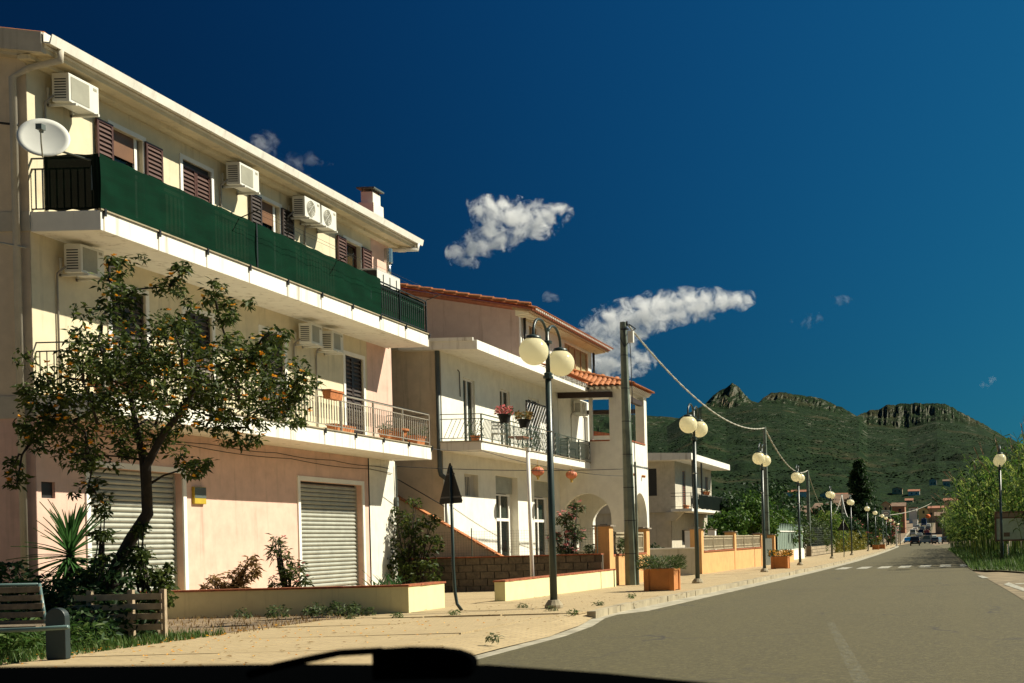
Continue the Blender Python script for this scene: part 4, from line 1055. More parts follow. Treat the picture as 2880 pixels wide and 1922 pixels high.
# recessed grey wall
gw = thing('recessed_wall', 'grey plastered wall set back between the two orange pillared walls', 'wall', (-11, 49.4, gz(49)))
MB().box(-16, -9.95, 49.6, 49.8, -.5, .88).build('wall', greyst, gw); MB().box(-16, -9.93, 49.56, 49.84, .88, .93).build('coping', trimw, gw)
MB().box(-13.0, -12.55, 49.9, 50.3, -.4, 1.35).build('pillar', terrad, gw); MB().box(-13.05, -12.5, 49.85, 50.35, 1.35, 1.4).build('cap', caps, gw)
pillar(50.5, .45, 1.63); pillar(58.2, .45, 1.52); pillar(66.4, .45, 1.44); pillar(71.2, .4, 1.38)
MB().box(OX-.2, OX-.02, 50.95, 66.4, -.5, .72).build('wall', ochre, ow_)
MB().box(OX-.24, OX+.02, 50.96, 58.19, .72, .77).box(OX-.24, OX+.02, 58.66, 66.39, .72, .77).build('coping', terrad, ow_)
for a, b in ((51.1, 53.4), (53.5, 55.8), (55.9, 58.1), (58.75, 61.2), (61.3, 63.8), (63.9, 66.3)): grille(a, b, .79, 1.38, 1)
MB().box(OX-.18, OX-.10, 67.0, 70.9, -.4, 1.2).build('gate_panel', grpipe, ow_)
for i in range(14): MB().box(OX-.10, OX-.08, 67.05+.27*i, 67.12+.27*i, -.3, 1.15).build('gate_bar', galv, ow_)
MB().box(OX-.22, OX-.02, 71.6, 80, -.5, .45).build('wall', ochre, ow_)
# white gateposts in the garden of the grey house
for i, (x, y) in enumerate(((-14.9, 72.5), (-13.6, 72.5))):
    t = thing('gate_post', ['left', 'right'][i]+' white post behind the recessed grey wall', 'post', (x, y, gz(y))); MB().box(x-.2, x+.2, y-.2, y+.2, gz(y)-.1, 1.75).build('shaft', trimw, t); MB().box(x-.24, x+.24, y-.24, y+.24, 1.75, 1.8).build('cap', caps, t)

# ------------------------------------------------------------------ street lamps
def lamp_proto(loc, label, h=1.0, two=True):
    x, y, z = loc
    t = thing('street_lamp', label, 'street lamp', loc, 'globe street lamps along the left pavement')
    MB().lathe([(.17, 0), (.17, .05), (.11, .14), (.10, .15)], (x, y, z), 12).build('base', conc, t, smooth=False)
    MB().tube([(x, y, z+.02), (x, y, z+1.6), (x, y, z+4.35*h)], [.070, .062, .056], 12).build('pole', greenp, t, smooth=True)
    MB().tube([(x, y, z+4.35*h), (x, y, z+4.78*h), (x, y, z+5.25*h)], [.042, .038, .034], 10).build('upper_pole', greenp, t, smooth=True)
    c = MB()
    for zz, rr in ((4.32, .095), (4.38, .075), (4.98, .085), (5.22, .05)): c.lathe([(rr*.7, -.03), (rr, -.02), (rr, .02), (rr*.7, .03)], (x, y, z+zz*h), 12)
    c.build('collar', greenp, t)
    MB().lathe([(.066, 0), (.068, .01), (.066, .02)], (x, y, z+3.3*h), 12).build('clamp_band', steel, t)
    GZc = 4.70
    for s in (-1, 1):
        P = []
        R = .40
        P.append((x, y, z+4.98*h)); 
        for i in range(13):
            a = math.pi*i/12; P.append((x, y+s*(.40-R*math.cos(a)), z+(5.02+R*.95*math.sin(a)*.85)*h))
        P.append((x, y+s*.80, z+5.0*h-.02))
        MB().tube(P, .026, 8).build('arm', greenp, t, smooth=True)
        MB().lathe([(.03, .07), (.12, .04), (.14, 0), (.13, -.02)], (x, y+s*.80, z+(GZc)*h+.235), 16).build('cap', greenp, t, smooth=True)
        MB().ball((x, y+s*.80, z+GZc*h), .257, 28, 16).build('globe', globem, t, smooth=True)
    return t
L0 = lamp_proto((-7.5, 24.0, 0.0), 'nearest double globe street lamp, standing before the pale yellow low wall')
lamps = [((-7.55, 37.8), .985, 'double globe street lamp just right of the orange planter box'),
 ((-7.6, 51.6), .965, 'double globe street lamp in front of a utility pole, left of the flowering planter'),
 ((-7.78, 65.2), .95, 'double globe street lamp by the light metal picket gate'),
 ((-8.3, 88.0), .93, 'double globe street lamp in front of the yellow green hedge'),
 ((-8.35, 106.0), .93, 'street lamp at the far right end of the yellow green hedge'),
 ((-8.9, 135.0), .95, 'street lamp between the hedge and the two far planters'),
 ((-9.75, 163.0), .97, 'street lamp rising behind the far planter boxes'),
 ((-10.2, 188.0), .98, 'far street lamp whose globe hangs over the oval sign post'),
 ((-10.7, 208.0), .98, 'far street lamp right of the oval sign'),
 ((-11.3, 236.0), .98, 'far street lamp left of the white column'),
 ((-11.9, 262.0), .98, 'far street lamp over the white column'),
 ((-12.6, 300.0), .98, 'farthest street lamp on the left before the green cone tree')]
for (x, y), h, lab in lamps:
    copy_tree(L0, (x, y, gz(y)), lab, sc=(1, 1, h))
for (x, y), h, lab in [((2.15, 56.0), .965, 'street lamp standing in front of the brown framed board and the reeds'), ((.62, 146.0), .97, 'street lamp half hidden by the left edge of the reeds'),
    ((-.6, 205.0), .98, 'street lamp on the right side beyond the reeds'), ((-2.0, 265.0), .98, 'farthest street lamp on the right side of the road')]:
    n = copy_tree(L0, (x, y, gz(y)), lab, group='globe street lamps along the right side', sc=(1, 1, h))
    n['group'] = 'globe street lamps along the right side'
# ------------------------------------------------------------------ utility poles and cables
def upole(x, y, H, label, r0=.17, r1=.085, box=True, lean=0):
    z = gz(y)-.05
    t = thing('utility_pole', label, 'utility pole', (x, y, z), 'tapered metal utility poles')
    MB().tube([(x, y, z), (x+lean*.5, y, z+H*.5), (x+lean, y, z+H)], [r0, (r0+r1)/2, r1], 8).build('shaft', polem, t)
    b = MB()
    for k in range(1, 8):
        f = k/8; rr = r0+(r1-r0)*f+.004; b.tube([(x+lean*f, y, z+H*f-.012), (x+lean*f, y, z+H*f+.012)], rr, 8)
    b.build('joint_band', iron, t)
    if box:
        zt = z+H
        MB().box(x+.10, x+.26, y-.16, y-.02, zt-.62, zt-.28).build('junction_box', plastic, t)
        m = MB().tube([(x-.06, y, zt-.1), (x-.06, y-.02, zt+.02)], .03, 6).tube([(x+.06, y, zt-.1), (x+.05, y, zt+.03)], .025, 6)
        m.tube([(x+.1, y, zt-.05), (x+.3, y, zt-.2), (x+.2, y-.1, zt-.3)], .02, 6).tube([(x-.1, y-.05, zt-.2), (x-.13, y-.08, zt-.5), (x, y-.12, zt-.75), (x+.12, y-.1, zt-.6)], .018, 6)
        m.tube([(x-.05, y-.1, zt-.15), (x+.02, y-.12, zt-.45), (x+.14, y-.12, zt-.3)], .015, 6).box(x-.12, x+.12, y-.11, y-.07, zt-.24, zt-.20)
        m.build('insulator_fittings', iron, t)
        MB().tube([(x+r0+.01, y-.03, z), (x+r0+.0, y-.03, z+3.7)], .035, 8).build('cable_guard', polem, t)
        MB().tube([(x+r0+.0, y-.03, z+3.7), (x+r1+.05, y-.05, z+H-.9), (x+.15, y-.1, z+H-.6)], .012, 5).build('riser_cable', cablem, t)
    return t
upole(-9.55, 38.0, 7.85, 'thick utility pole at the end of the block wall beside the orange pillar', .195, .10, True, -.06)
upole(-10.55, 73.0, 7.85, 'utility pole right behind the third double globe lamp', .17, .09, False)
MB().box(-10.40, -10.36, 72.82, 72.9, .9, 1.35).build('notice_plate', trimw, bpy.data.objects['utility_pole.001'])
upole(-12.3, 110.0, 7.4, 'utility pole between the metal picket gate and the wire fence', .19, .12, False)
upole(-14.1, 165.0, 7.2, 'thin utility pole behind the hedge and the small triangle sign', .15, .10, False)
cable('overhead_cable', 'twisted pale overhead cable from the thick utility pole sagging to the next pole', [(-9.45, 38.0, 7.62), (-10.55, 73.0, 7.50)], .020, cablel, sag=.028, n=150, twist=11)
cable('overhead_cable', 'twisted pale overhead cable between the second and third utility poles', [(-10.55, 73.0, 7.50), (-12.3, 110.0, 6.95)], .026, cablel, sag=.028, n=60, twist=8)
cable('overhead_cable', 'thin overhead cable leaving the third utility pole toward the far pole', [(-12.3, 110.0, 6.95), (-14.1, 165.0, 6.6)], .03, cablel, sag=.06, n=30)
cable('overhead_cable', 'short bright cable hooking up to the far thin utility pole', [(-13.0, 160.0, 3.6), (-14.1, 165.0, 6.6)], .05, trimw, sag=.08, n=16)
cable('overhead_cable', 'far overhead cable crossing the street before the yellow house', [(-14.1, 195.0, 4.1), (-7.5, 480.0, 13.0)], .07, cablel, sag=.004, n=16)
# ------------------------------------------------------------------ triangle signs, white pole
def tri_sign(x, y, label, rot, H=2.8, bend=.10, h=.80, w=.86):
    z = gz(y)
    t = thing('triangle_sign', label, 'road sign', (x, y, z), 'triangular signs seen from behind')
    P = [(x+bend, y, z), (x+bend*.4, y, z+.12), (x+.02, y, z+.35), (x, y, z+.8), (x, y, z+H-.1)]
    MB().tube(P, .031, 8).build('post', greenp, t, smooth=True)
    c_, s_ = math.cos(rot), math.sin(rot)
    zb = z+H-h
    pts = []
    cor = [(-w/2, 0), (w/2, 0), (0, h)]
    for k, (a, b) in enumerate(cor):
        pa, pb = cor[k-1], cor[(k+1) % 3]
        for q in (pa, pb):
            dx, dy = q[0]-a, q[1]-b; L = math.hypot(dx, dy); pts.append((a+dx/L*.05, b+dy/L*.05))
    V = []; 
    for off in (.035, .05): V += [(x+a*c_+off*s_, y+a*s_+off*c_, zb+b) for a, b in pts]
    F = [(0, 1, 2, 3, 4, 5), (11, 10, 9, 8, 7, 6)]+[(i, (i+1) % 6, 6+(i+1) % 6, 6+i) for i in range(6)]
    MB().add(V, F).build('plate', signb, t)
    for zz in (.12, .55):
        wd = w*(1-zz/h)*.5
        MB().add([(x-wd*c_, y-wd*s_-.0, zb+zz-.015), (x+wd*c_, y+wd*s_, zb+zz-.015), (x+wd*c_, y+wd*s_, zb+zz+.015), (x-wd*c_, y-wd*s_, zb+zz+.015),
                  (x-wd*c_+.03*s_, y-wd*s_+.03*c_, zb+zz-.015), (x+wd*c_+.03*s_, y+wd*s_+.03*c_, zb+zz-.015), (x+wd*c_+.03*s_, y+wd*s_+.03*c_, zb+zz+.015), (x-wd*c_+.03*s_, y-wd*s_+.03*c_, zb+zz+.015)],
                 [(3,2,1,0),(4,5,6,7),(0,1,5,4),(1,2,6,5),(2,3,7,6),(3,0,4,7)]).build('bracket', iron, t)
    return t
tri_sign(-9.33, 23.9, 'black back of a triangle sign on a bent post by the low wall corner', math.radians(-39), H=2.80, bend=.14)
tri_sign(-7.9, 93.0, 'small far triangle sign seen from behind at the yellow green hedge', math.radians(-6), H=2.75, bend=0, w=.95)
t = thing('white_pole', 'slim white steel pole behind the low yellow wall', 'pole', (-10.15, 30.8, -.1))
MB().tube([(-10.12, 30.8, -.2), (-10.16, 30.8, 3.45)], .045, 10).build('shaft', trimw, t, smooth=True)
MB().tube([(-10.16, 30.8, 3.45), (-10.16, 30.8, 3.52)], .07, 10).build('cap', trimw, t)
# ------------------------------------------------------------------ orange planter boxes
def planter(x0, y0_, label, fol, fmat, flower=None, seed=1, n=900):
    s = .76; z = gz(y0_+.3)
    t = thing('planter_box', label, 'planter', (x0+s/2, y0_+s/2, z), 'orange concrete planter boxes on the pavement')
    MB().box(x0+.03, x0+s-.03, y0_+.03, y0_+s-.03, z+.02, z+.52).build('tub', orangep, t)
    for (a, b) in ((x0, y0_), (x0+s-.13, y0_), (x0, y0_+s-.13), (x0+s-.13, y0_+s-.13)):
        MB().box(a, a+.13, b, b+.13, z, z+.56).build('corner_post', orangep, t, bevel=.008)
    MB().box(x0+.01, x0+s-.01, y0_+.012, y0_+s-.012, z+.50, z+.555).build('rim', orangep, t)
    MB().box(x0+.05, x0+s-.05, y0_+.05, y0_+s-.05, z+.50, z+.57).build('soil', soilm, t)
    sprig('foliage', t, (x0+s/2, y0_+s/2, z+.54), fol, .30, n, fmat, .012, .12, seed)
    if flower: sprig('blossom', t, (x0+s/2, y0_+s/2, z+.58), fol*.95, .25, 300, flower, .035, .06, seed+1)
planter(-7.72, 31.9, 'nearest orange planter box with dry olive shrub', .56, leaf_olive, None, 41, 1500)
planter(-8.1, 56.9, 'orange planter box full of yellow flowers by the picket gate', .52, leaf_dark, flow_o, 43)
planter(-9.35, 149.0, 'left one of the two far planter boxes', .4, leaf_olive, None, 45, 300)
planter(-9.0, 156.0, 'right one of the two far planter boxes', .4, leaf_olive, None, 47, 300)
# ------------------------------------------------------------------ bench with cast end, tube
bn = thing('bench', 'grey slatted wooden bench with dark round topped end post at the left edge', 'bench', (-11.6, 15.2, 0))
for i, zz in enumerate((.80, .70, .60, .50, .40)):
    MB().prism([(15.62-.06*i*.5, zz-.035), (15.65-.06*i*.5, zz-.035), (15.65-.06*i*.5, zz+.035), (15.62-.06*i*.5, zz+.035)], 'x', -13.2, -11.15+.035*i).build('back_slat', benchw, bn, bevel=.004)
for i in range(4): MB().box(-13.2, -10.75, 14.98+.12*i, 15.08+.12*i, .36, .39).build('seat_slat', benchw, bn)
MB().tube([(-13.4, 15.68, .87), (-11.2, 15.66, .86)], .02, 8).build('top_tube', tealpipe, bn, smooth=True)
MB().tube([(-13.4, 14.80, .355), (-11.2, 14.80, .355), (-10.6, 14.72, .365), (-10.15, 14.66, .385)], .026, 10).build('front_tube', tealpipe, bn, smooth=True)
MB().tube([(-11.18, 15.66, .87), (-11.1, 15.6, .6), (-11.0, 15.5, .38)], .02, 8).build('side_tube', tealpipe, bn, smooth=True)
pr = [(-10.557, 0), (-10.323, 0)]+[(-10.44+.117*math.cos(a), .483+.117*math.sin(a)) for a in [math.pi*i/14 for i in range(15)]]
MB().prism(pr, 'y', 14.86, 14.95).build('end_post', darkpost, bn, bevel=.012)
MB().prism([(p[0] if True else 0, p[1]) for p in [(-13.5, 0), (-13.22, 0)]+[(-13.36+.14*math.cos(a), .46+.14*math.sin(a)) for a in [math.pi*i/14 for i in range(15)]]], 'y', 14.86, 15.02).build('end_post', darkpost, bn, bevel=.012)
ks = MB(); ks.box(-16, -10.55, 13.62, 13.74, -.06, .035); ks.build('edge_stone', conc, None, kind='structure')
# pallet
pl = thing('pallet_fence', 'small fence of weathered pallet boards left of the low yellow wall', 'pallet fence', (-11.5, 18, 0))
for i, zz in enumerate((.60, .46, .32, .17)):
    MB().box(-12.5, -11.13, 17.98, 18.0, zz-.04, zz+.045).build('board', woodp, pl)
for x in (-11.17, -11.62, -12.2): MB().box(x, x+.07, 18.003, 18.06, 0, .70).build('upright', woodp, pl)
MB().box(-14.4, -12.5, 18.3, 18.33, .50, .60).build('board', woodp, pl)
# ------------------------------------------------------------------ foliage helpers
def leafset(mb, c, rad, n, ll, lw, q, flat=.75, droop=0.2, shell=.35):
    """n bent leaf quads scattered in an ellipsoid"""
    V = mb.V; F = mb.F; M = mb.M
    for _ in range(n):
        while True:
            a, b, d = q.uniform(-1, 1), q.uniform(-1, 1), q.uniform(-1, 1); s = a*a+b*b+d*d
            if 1e-3 < s <= 1: break
        k = s**(-shell*.5) if s > .02 else 1
        k = min(k, 1/math.sqrt(s))
        x, y, z = c[0]+a*k*rad, c[1]+b*k*rad, c[2]+d*k*rad*flat
        th = q.uniform(0, 6.283); el = q.uniform(-.9, .7)-droop
        dx, dy, dz = math.cos(th)*math.cos(el), math.sin(th)*math.cos(el), math.sin(el)
        L = ll*q.uniform(.6, 1.35); w = lw*q.uniform(.7, 1.3)
        ph = q.uniform(0, 6.283)
        sx, sy, sz = -math.sin(th)*math.cos(ph)-dz*math.cos(th)*math.sin(ph), math.cos(th)*math.cos(ph)-dz*math.sin(th)*math.sin(ph), math.cos(el)*math.sin(ph)
        n0 = len(V)
        V.append((x, y, z)); V.append((x+dx*L*.5+sx*w, y+dy*L*.5+sy*w, z+dz*L*.5+sz*w)); V.append((x+dx*L, y+dy*L, z+dz*L-L*.12)); V.append((x+dx*L*.5-sx*w, y+dy*L*.5-sy*w, z+dz*L*.5-sz*w))
        F.append((n0, n0+1, n0+2, n0+3)); M.append(0)
def fast(mb, name, mat, parent, kind='stuff', label=None, cat=None, base=None):
    return mb.build(name, mat, parent, kind=kind, label=label, cat=cat, base=base)
# ------------------------------------------------------------------ flowering tree by the pink house
ft = thing('flowering_tree', 'leaning tree with orange blossoms in front of the pink and cream house', 'tree', (-12.6, 19.0, 0))
trunk = [(-12.62, 19, -.05), (-12.55, 19, .5), (-12.42, 19, 1.0), (-12.19, 19, 1.42), (-11.90, 18.95, 1.80), (-11.92, 18.95, 2.2), (-11.98, 19, 2.6), (-12.1, 19.05, 3.1), (-12.2, 19.05, 3.7)]
tm = MB(); tm.tube(trunk, [.135, .115, .095, .085, .08, .062, .05, .04, .028], 10)
tm.tube([(-11.90, 18.95, 1.9), (-11.88, 18.92, 2.5), (-11.62, 18.9, 2.95), (-11.3, 18.85, 3.3), (-11.0, 18.8, 3.7)], [.07, .06, .05, .042, .03], 8)
tm.build('trunk', bark, ft, smooth=True)
cl = [(-12.41,5.50,.20,0), (-12.28,5.2,.18,0), (-12.05,4.95,.26,0), (-11.81,4.75,.26,0), (-11.51,5.12,.20,0), (-11.34,5.38,.13,0), (-11.01,4.84,.28,0), (-10.68,4.96,.15,0), (-12.12,4.35,.42,0), (-12.5,4.1,.36,0), (-11.6,4.3,.42,0),
      (-10.96,4.22,.34,0), (-10.46,4.22,.34,0), (-10.08,3.88,.32,0), (-9.72,3.58,.28,0), (-9.9,3.25,.26,0), (-10.46,3.42,.36,0), (-11.17,3.62,.46,0), (-11.81,3.75,.48,0), (-12.7,3.72,.40,0), (-13.2,3.84,.28,0), (-13.62,3.78,.16,0),
      (-13.35,3.3,.30,0), (-13.78,2.85,.15,0), (-13.5,3.0,.22,0), (-12.99,3.22,.38,0), (-12.28,3.15,.44,0), (-12.05,2.80,.30,0), (-12.62,2.66,.26,0), (-11.42,3.25,.34,0), (-11.05,2.35,.15,0), (-11.3,2.55,.18,0), (-10.2,3.6,.34,0),
      (-9.93,4.40,.15,0), (-9.45,3.70,.10,0), (-13.13,2.75,.24,0), (-13.95,2.65,.13,0), (-13.7,2.4,.12,0), (-12.33,3.65,.45,0), (-10.75,3.85,.38,0), (-11.9,4.0,.4,0), (-10.6,3.0,.22,0), (-11.0,3.05,.25,0), (-12.75,2.2,.14,0), (-12.55,2.0,.12,0), (-10.2,4.1,.2,0)]
q = random.Random(17); lm = MB(); br = MB(); fm = MB()
nodes = [Vector(p) for p in trunk[4:]]+[Vector((-11.62, 18.9, 2.95)), Vector((-11.3, 18.85, 3.3)), Vector((-11.0, 18.8, 3.7))]
for x, z, r_, _ in sorted(cl, key=lambda c: (c[0]+11.8)**2+(c[1]-3)**2):
    dep = max(.1, 1.15-.25*abs(z-3.6)-.2*abs(x+11.8))
    for s in ([q.uniform(-dep, -.1), q.uniform(.1, dep)] if r_ > .3 else [q.uniform(-dep*.6, dep*.6)]):
        c = Vector((x, 19+s, z+q.uniform(-.08, .08)))
        n0 = min(nodes, key=lambda p: (p-c).length+.3*max(0, p.z-c.z))
        mid = n0.lerp(c, .5)+Vector((q.uniform(-.1, .1), q.uniform(-.1, .1), q.uniform(0, .12)))
        br.tube([n0, mid, c, c+(c-mid)*.3], [.024, .015, .009, .004], 5); nodes.append(mid); nodes.append(c)
        nn = int(270*r_*r_/.16+20) if r_ > .3 else int(560*r_*r_/.16+40)
        leafset(lm, c, r_*1.05, int(nn*.5), .10, .019, q, .9)
        for k in range(4): leafset(lm, c+Vector((q.uniform(-1, 1), q.uniform(-1, 1), q.uniform(-.8, .8)))*r_*1.15, r_*.36, int(nn*.13), .10, .019, q, .9)
        for k in range(max(2, int(15*r_))):
            v = Vector((q.gauss(0, 1), q.gauss(0, 1)-.5, q.gauss(0, .8))).normalized()*r_*q.uniform(.75, 1.15)+c
            for j in range(7):
                a = q.uniform(0, 6.28); d = Vector((math.cos(a), math.sin(a), q.uniform(-.2, .9)))*.046; sd_ = Vector((-math.sin(a), math.cos(a), .3))*.022
                fm.add([v, v+d*.5+sd_, v+d, v+d*.5-sd_], [(0, 1, 2, 3)])
br.build('branch', bark, ft, kind='stuff', smooth=True)
fast(lm, 'crown', leaf_tree, ft); fast(fm, 'blossom', flow_o, ft)
# ivy and bush mass at its foot
def bush(loc, blobs, label, mat, n, ll, lw, name='shrub', cat='shrub', group=None, seed=1, flower=None, nf=0, fs=.05, stems=True, flat=.85, droop=.2):
    t = thing(name, label, cat, loc, group); q = random.Random(seed); mb = MB(); sm = MB(); fb = MB()
    tot = sum(b[3]**2 for b in blobs)
    for x, y, z, r_ in blobs:
        k = int(n*r_*r_/tot)
        leafset(mb, (x, y, z), r_, k//2, ll, lw, q, flat, droop)
        for i in range(6):
            v = Vector((q.gauss(0, 1), q.gauss(0, 1), q.gauss(0, 1))).normalized()*r_*q.uniform(.5, .95)
            leafset(mb, (x+v.x, y+v.y, z+v.z*flat), r_*.34, k//12, ll, lw, q, flat, droop)
        if stems:
            for i in range(3): sm.tube([(loc[0]+q.uniform(-.08, .08), loc[1]+q.uniform(-.08, .08), loc[2]-.03), ((loc[0]+x)/2+q.uniform(-.1, .1), (loc[1]+y)/2, (loc[2]+z)/2), (x+q.uniform(-.4, .4)*r_, y+q.uniform(-.4, .4)*r_, z+r_*.5)], [.02+r_*.03, .014+r_*.02, .005], 5)
        for i in range(int(nf*r_*r_/tot)):
            v = Vector((q.gauss(0, 1), q.gauss(0, 1), q.gauss(0, 1)+.3)).normalized()*r_*q.uniform(.8, 1.1); v.z *= flat
            for j in range(5):
                a = q.uniform(0, 6.28); d = Vector((math.cos(a), math.sin(a), q.uniform(-.2, .8)))*fs; s_ = Vector((-math.sin(a), math.cos(a), .3))*fs*.45; p = Vector((x, y, z))+v
                fb.add([p, p+d*.5+s_, p+d, p+d*.5-s_], [(0, 1, 2, 3)])
    fast(mb, 'foliage', mat, t)
    if stems: sm.build('stem', bark, t, kind='stuff', smooth=True)
    if fb.V: fast(fb, 'blossom', flower, t)
    return t
bush((-12.5, 18.2, 0), [(-12.6, 18.3, .45, .55), (-12.1, 18.3, .35, .5), (-11.7, 18.2, .25, .4), (-13.1, 18.4, .55, .5), (-12.3, 18.7, .9, .42), (-12.8, 17.6, .2, .45), (-11.9, 17.5, .15, .40), (-13.3, 18.0, .9, .3)], 'dark tangled bush at the foot of the leaning tree', leaf_dark, 5200, .11, .024, seed=51)
bush((-11.75, 18.6, 0), [(-11.95, 18.8, 1.2, .18), (-11.8, 18.8, .9, .2), (-11.95, 18.85, 1.55, .12), (-11.35, 18.4, .75, .15), (-11.5, 18.5, .55, .2), (-11.3, 18.4, 1.0, .09)], 'ivy like climber hanging over the pallet boards', leaf_tree, 1100, .08, .025, name='climbing_plant', cat='climber', seed=52)
bush((-12.9, 19.2, .0), [(-12.75, 19.2, 1.5, .13), (-12.78, 19.2, 1.15, .12), (-12.72, 19.2, 1.85, .1), (-12.8, 19.2, .8, .2)], 'thin leafy shoots between the yucca and the tree trunk', leaf_tree, 700, .09, .02, name='climbing_plant', cat='climber', seed=53)
bush((-13.9, 15.8, 0), [(-11.6, 15.9, .10, .3), (-12.4, 15.9, .14, .4), (-13.2, 15.9, .16, .45), (-12.0, 16.4, .15, .4), (-13.4, 16.6, .2, .5), (-11.2, 16.6, .12, .3)], 'low green weeds behind the bench', leaf_grass, 3800, .12, .018, name='weed_patch', cat='weeds', seed=54, stems=False)
# yucca
yu = thing('yucca', 'spiky green yucca left of the first roller shutter', 'yucca', (-14.5, 21.0, .0))
MB().tube([(-14.62, 21, -.1), (-14.55, 21, .5), (-14.47, 21, 1.22)], [.10, .08, .06], 8).build('stem', bark, yu, smooth=True)
q = random.Random(4)
lv = []
for k in range(3):
    L = .62+.05*k; mb = MB(); V = []; F = []
    for i in range(6):
        t = i/5; w = .030*(1-t)**.6+.001; zz = -.10*t*t*(k+1)*.5
        V += [(L*t, -w, zz+.006), (L*t, 0, zz-.004), (L*t, w, zz+.006)]
        if i: a = 3*i; F += [(a-3, a, a+1, a-2), (a-2, a+1, a+2, a-1)]
    mb.add(V, F); lv.append(proto('leaf', mb, leaf_yucca))
for i in range(150):
    el = q.uniform(-.75, 1.5); az = i*2.39996
    hz = 1.18+.10*math.sin(el) if i < 100 else q.uniform(.55, 1.1)
    piece(lv[i % 3], 'leaf', yu, (-14.47-.02*(1.2-hz), 21, hz), (0, -el if i < 100 else -q.uniform(-.9, .5), az), (q.uniform(1.0, 1.3),)*3 if i < 100 else (.95, .95, .95))
bush((-14.6, 20.6, 0), [(-14.7, 20.6, .25, .4), (-14.1, 20.7, .3, .4), (-13.7, 20.6, .35, .38), (-13.9, 20.6, .75, .25)], 'green bush below the yucca', leaf_tree, 1800, .11, .022, seed=55)
bush((-14.0, 24.7, .36), [(-14.25, 24.7, .55, .22), (-13.85, 24.7, .62, .28), (-13.6, 24.7, .85, .22), (-13.5, 24.7, 1.05, .10)], 'dry reddish brown shrub behind the low yellow wall', leaf_dry, 900, .12, .016, seed=56)
bush((-12.9, 24.7, .36), [(-12.95, 24.7, .6, .22), (-12.75, 24.7, .85, .24), (-13.0, 24.7, 1.15, .2), (-13.02, 24.7, 1.4, .13), (-12.55, 24.7, .62, .15)], 'young pink flowering oleander behind the low yellow wall', leaf_tree, 750, .13, .014, name='oleander', cat='oleander', seed=57, flower=flow_p, nf=18)
al = thing('aloe_plant', 'clump of pale spiky aloe at the corner of the low yellow wall', 'plant', (-10.8, 24.75, .36)); q = random.Random(6)
for i in range(64):
    piece(lv[i % 3], 'leaf', al, (-11.0+q.uniform(-.28, .35), 24.7+q.uniform(-.15, .15), .38), (q.uniform(-.4, .4), -q.uniform(.15, 1.35), q.uniform(0, 6.28)), (q.uniform(.35, .7),)*3)
for o in al.children: pass
bush((-15.0, 35.4, -.2), [(-15.3, 35.4, .6, .5), (-14.6, 35.4, .6, .48), (-15.2, 35.5, 1.3, .5), (-14.5, 35.5, 1.3, .42), (-14.95, 35.5, 1.9, .38), (-14.45, 35.5, 1.9, .28), (-15.4, 35.5, 2.1, .3), (-14.9, 35.5, 2.45, .18)], 'leafy climbing shrub against the stair parapet between the two houses', leaf_tree, 2000, .12, .030, seed=58)
bush((-11.2, 37.6, -.2), [(-11.3, 37.6, 1.0, .3), (-11.1, 37.6, 1.5, .3), (-11.35, 37.6, 1.95, .25), (-11.0, 37.6, 2.25, .2), (-11.65, 37.6, 1.4, .2)], 'pink oleander bush rising behind the block wall', leaf_olive, 900, .16, .022, name='oleander', cat='oleander', seed=59, flower=flow_p, nf=60, fs=.09)
bush((-10.3, 38.3, -.2), [(-10.7, 38.3, .9, .35), (-10.2, 38.3, 1.0, .38), (-10.35, 38.3, 1.4, .28), (-9.98, 38.4, 1.2, .22)], 'olive green shrub behind the right end of the block wall', leaf_olive, 1500, .12, .02, seed=60)
bush((-12.6, 48.9, -.2), [(-12.7, 50.6, .8, .5), (-12.2, 50.6, .7, .4), (-11.8, 50.6, .9, .3)], 'dark shrub behind the recessed grey wall', leaf_dark, 900, .15, .04, seed=61)
# grass and weeds on the ground, fallen flowers
def blades(name, boxes, dens, mat, label, h=.12, w=.008, seed=1, cat=None, kind='stuff', zf=None):
    q = random.Random(seed); mb = MB()
    for (x0, x1, y0_, y1_) in boxes:
        for _ in range(int(dens*(x1-x0)*(y1_-y0_))):
            x = q.uniform(x0, x1); y = q.uniform(y0_, y1_); z = (zf(x, y) if zf else gz(y)-.02); a = q.uniform(0, 6.28); H = h*q.uniform(.4, 1.3); k = q.uniform(.1, .7)*H
            c_, s_ = math.cos(a), math.sin(a)
            mb.add([(x-w*s_, y+w*c_, z), (x+w*s_, y-w*c_, z), (x+k*c_, y+k*s_, z+H)], [(0, 1, 2)])
    return mb.build(name, mat, None, base=(boxes[0][0], boxes[0][2], 0), kind=kind, label=label)
blades('grass', [(-16, -10.75, 13.8, 19.0)], 400, leaf_grass, 'green grass and weeds around the bench and tree', .11, .012, 71)
MB().add([(-16, 18.5, -.016), (-10.95, 18.5, -.016), (-10.9, 23.87, -.016), (-16, 23.87, -.016)], [(0, 1, 2, 3)]).build('soil_strip', soilm, kind='structure')
blades('dry_grass', [(-14.5, -10.7, 19.5, 23.8), (-11.3, -10.5, 17.5, 22)], 60, leaf_dry, 'dry grass strip in front of the low yellow wall', .07, .009, 72)
bush((-11.6, 23.3, 0), [(-11.0, 23.35, .05, .22), (-11.35, 23.4, .10, .2), (-11.7, 23.4, .12, .17), (-12.3, 23.3, .06, .2), (-12.9, 23.2, .05, .16), (-10.65, 23.3, .03, .14)], 'low dark weeds growing along the foot of the yellow wall', leaf_olive, 1100, .07, .014, name='weed_patch', cat='weeds', seed=62, stems=False)
q = random.Random(13)
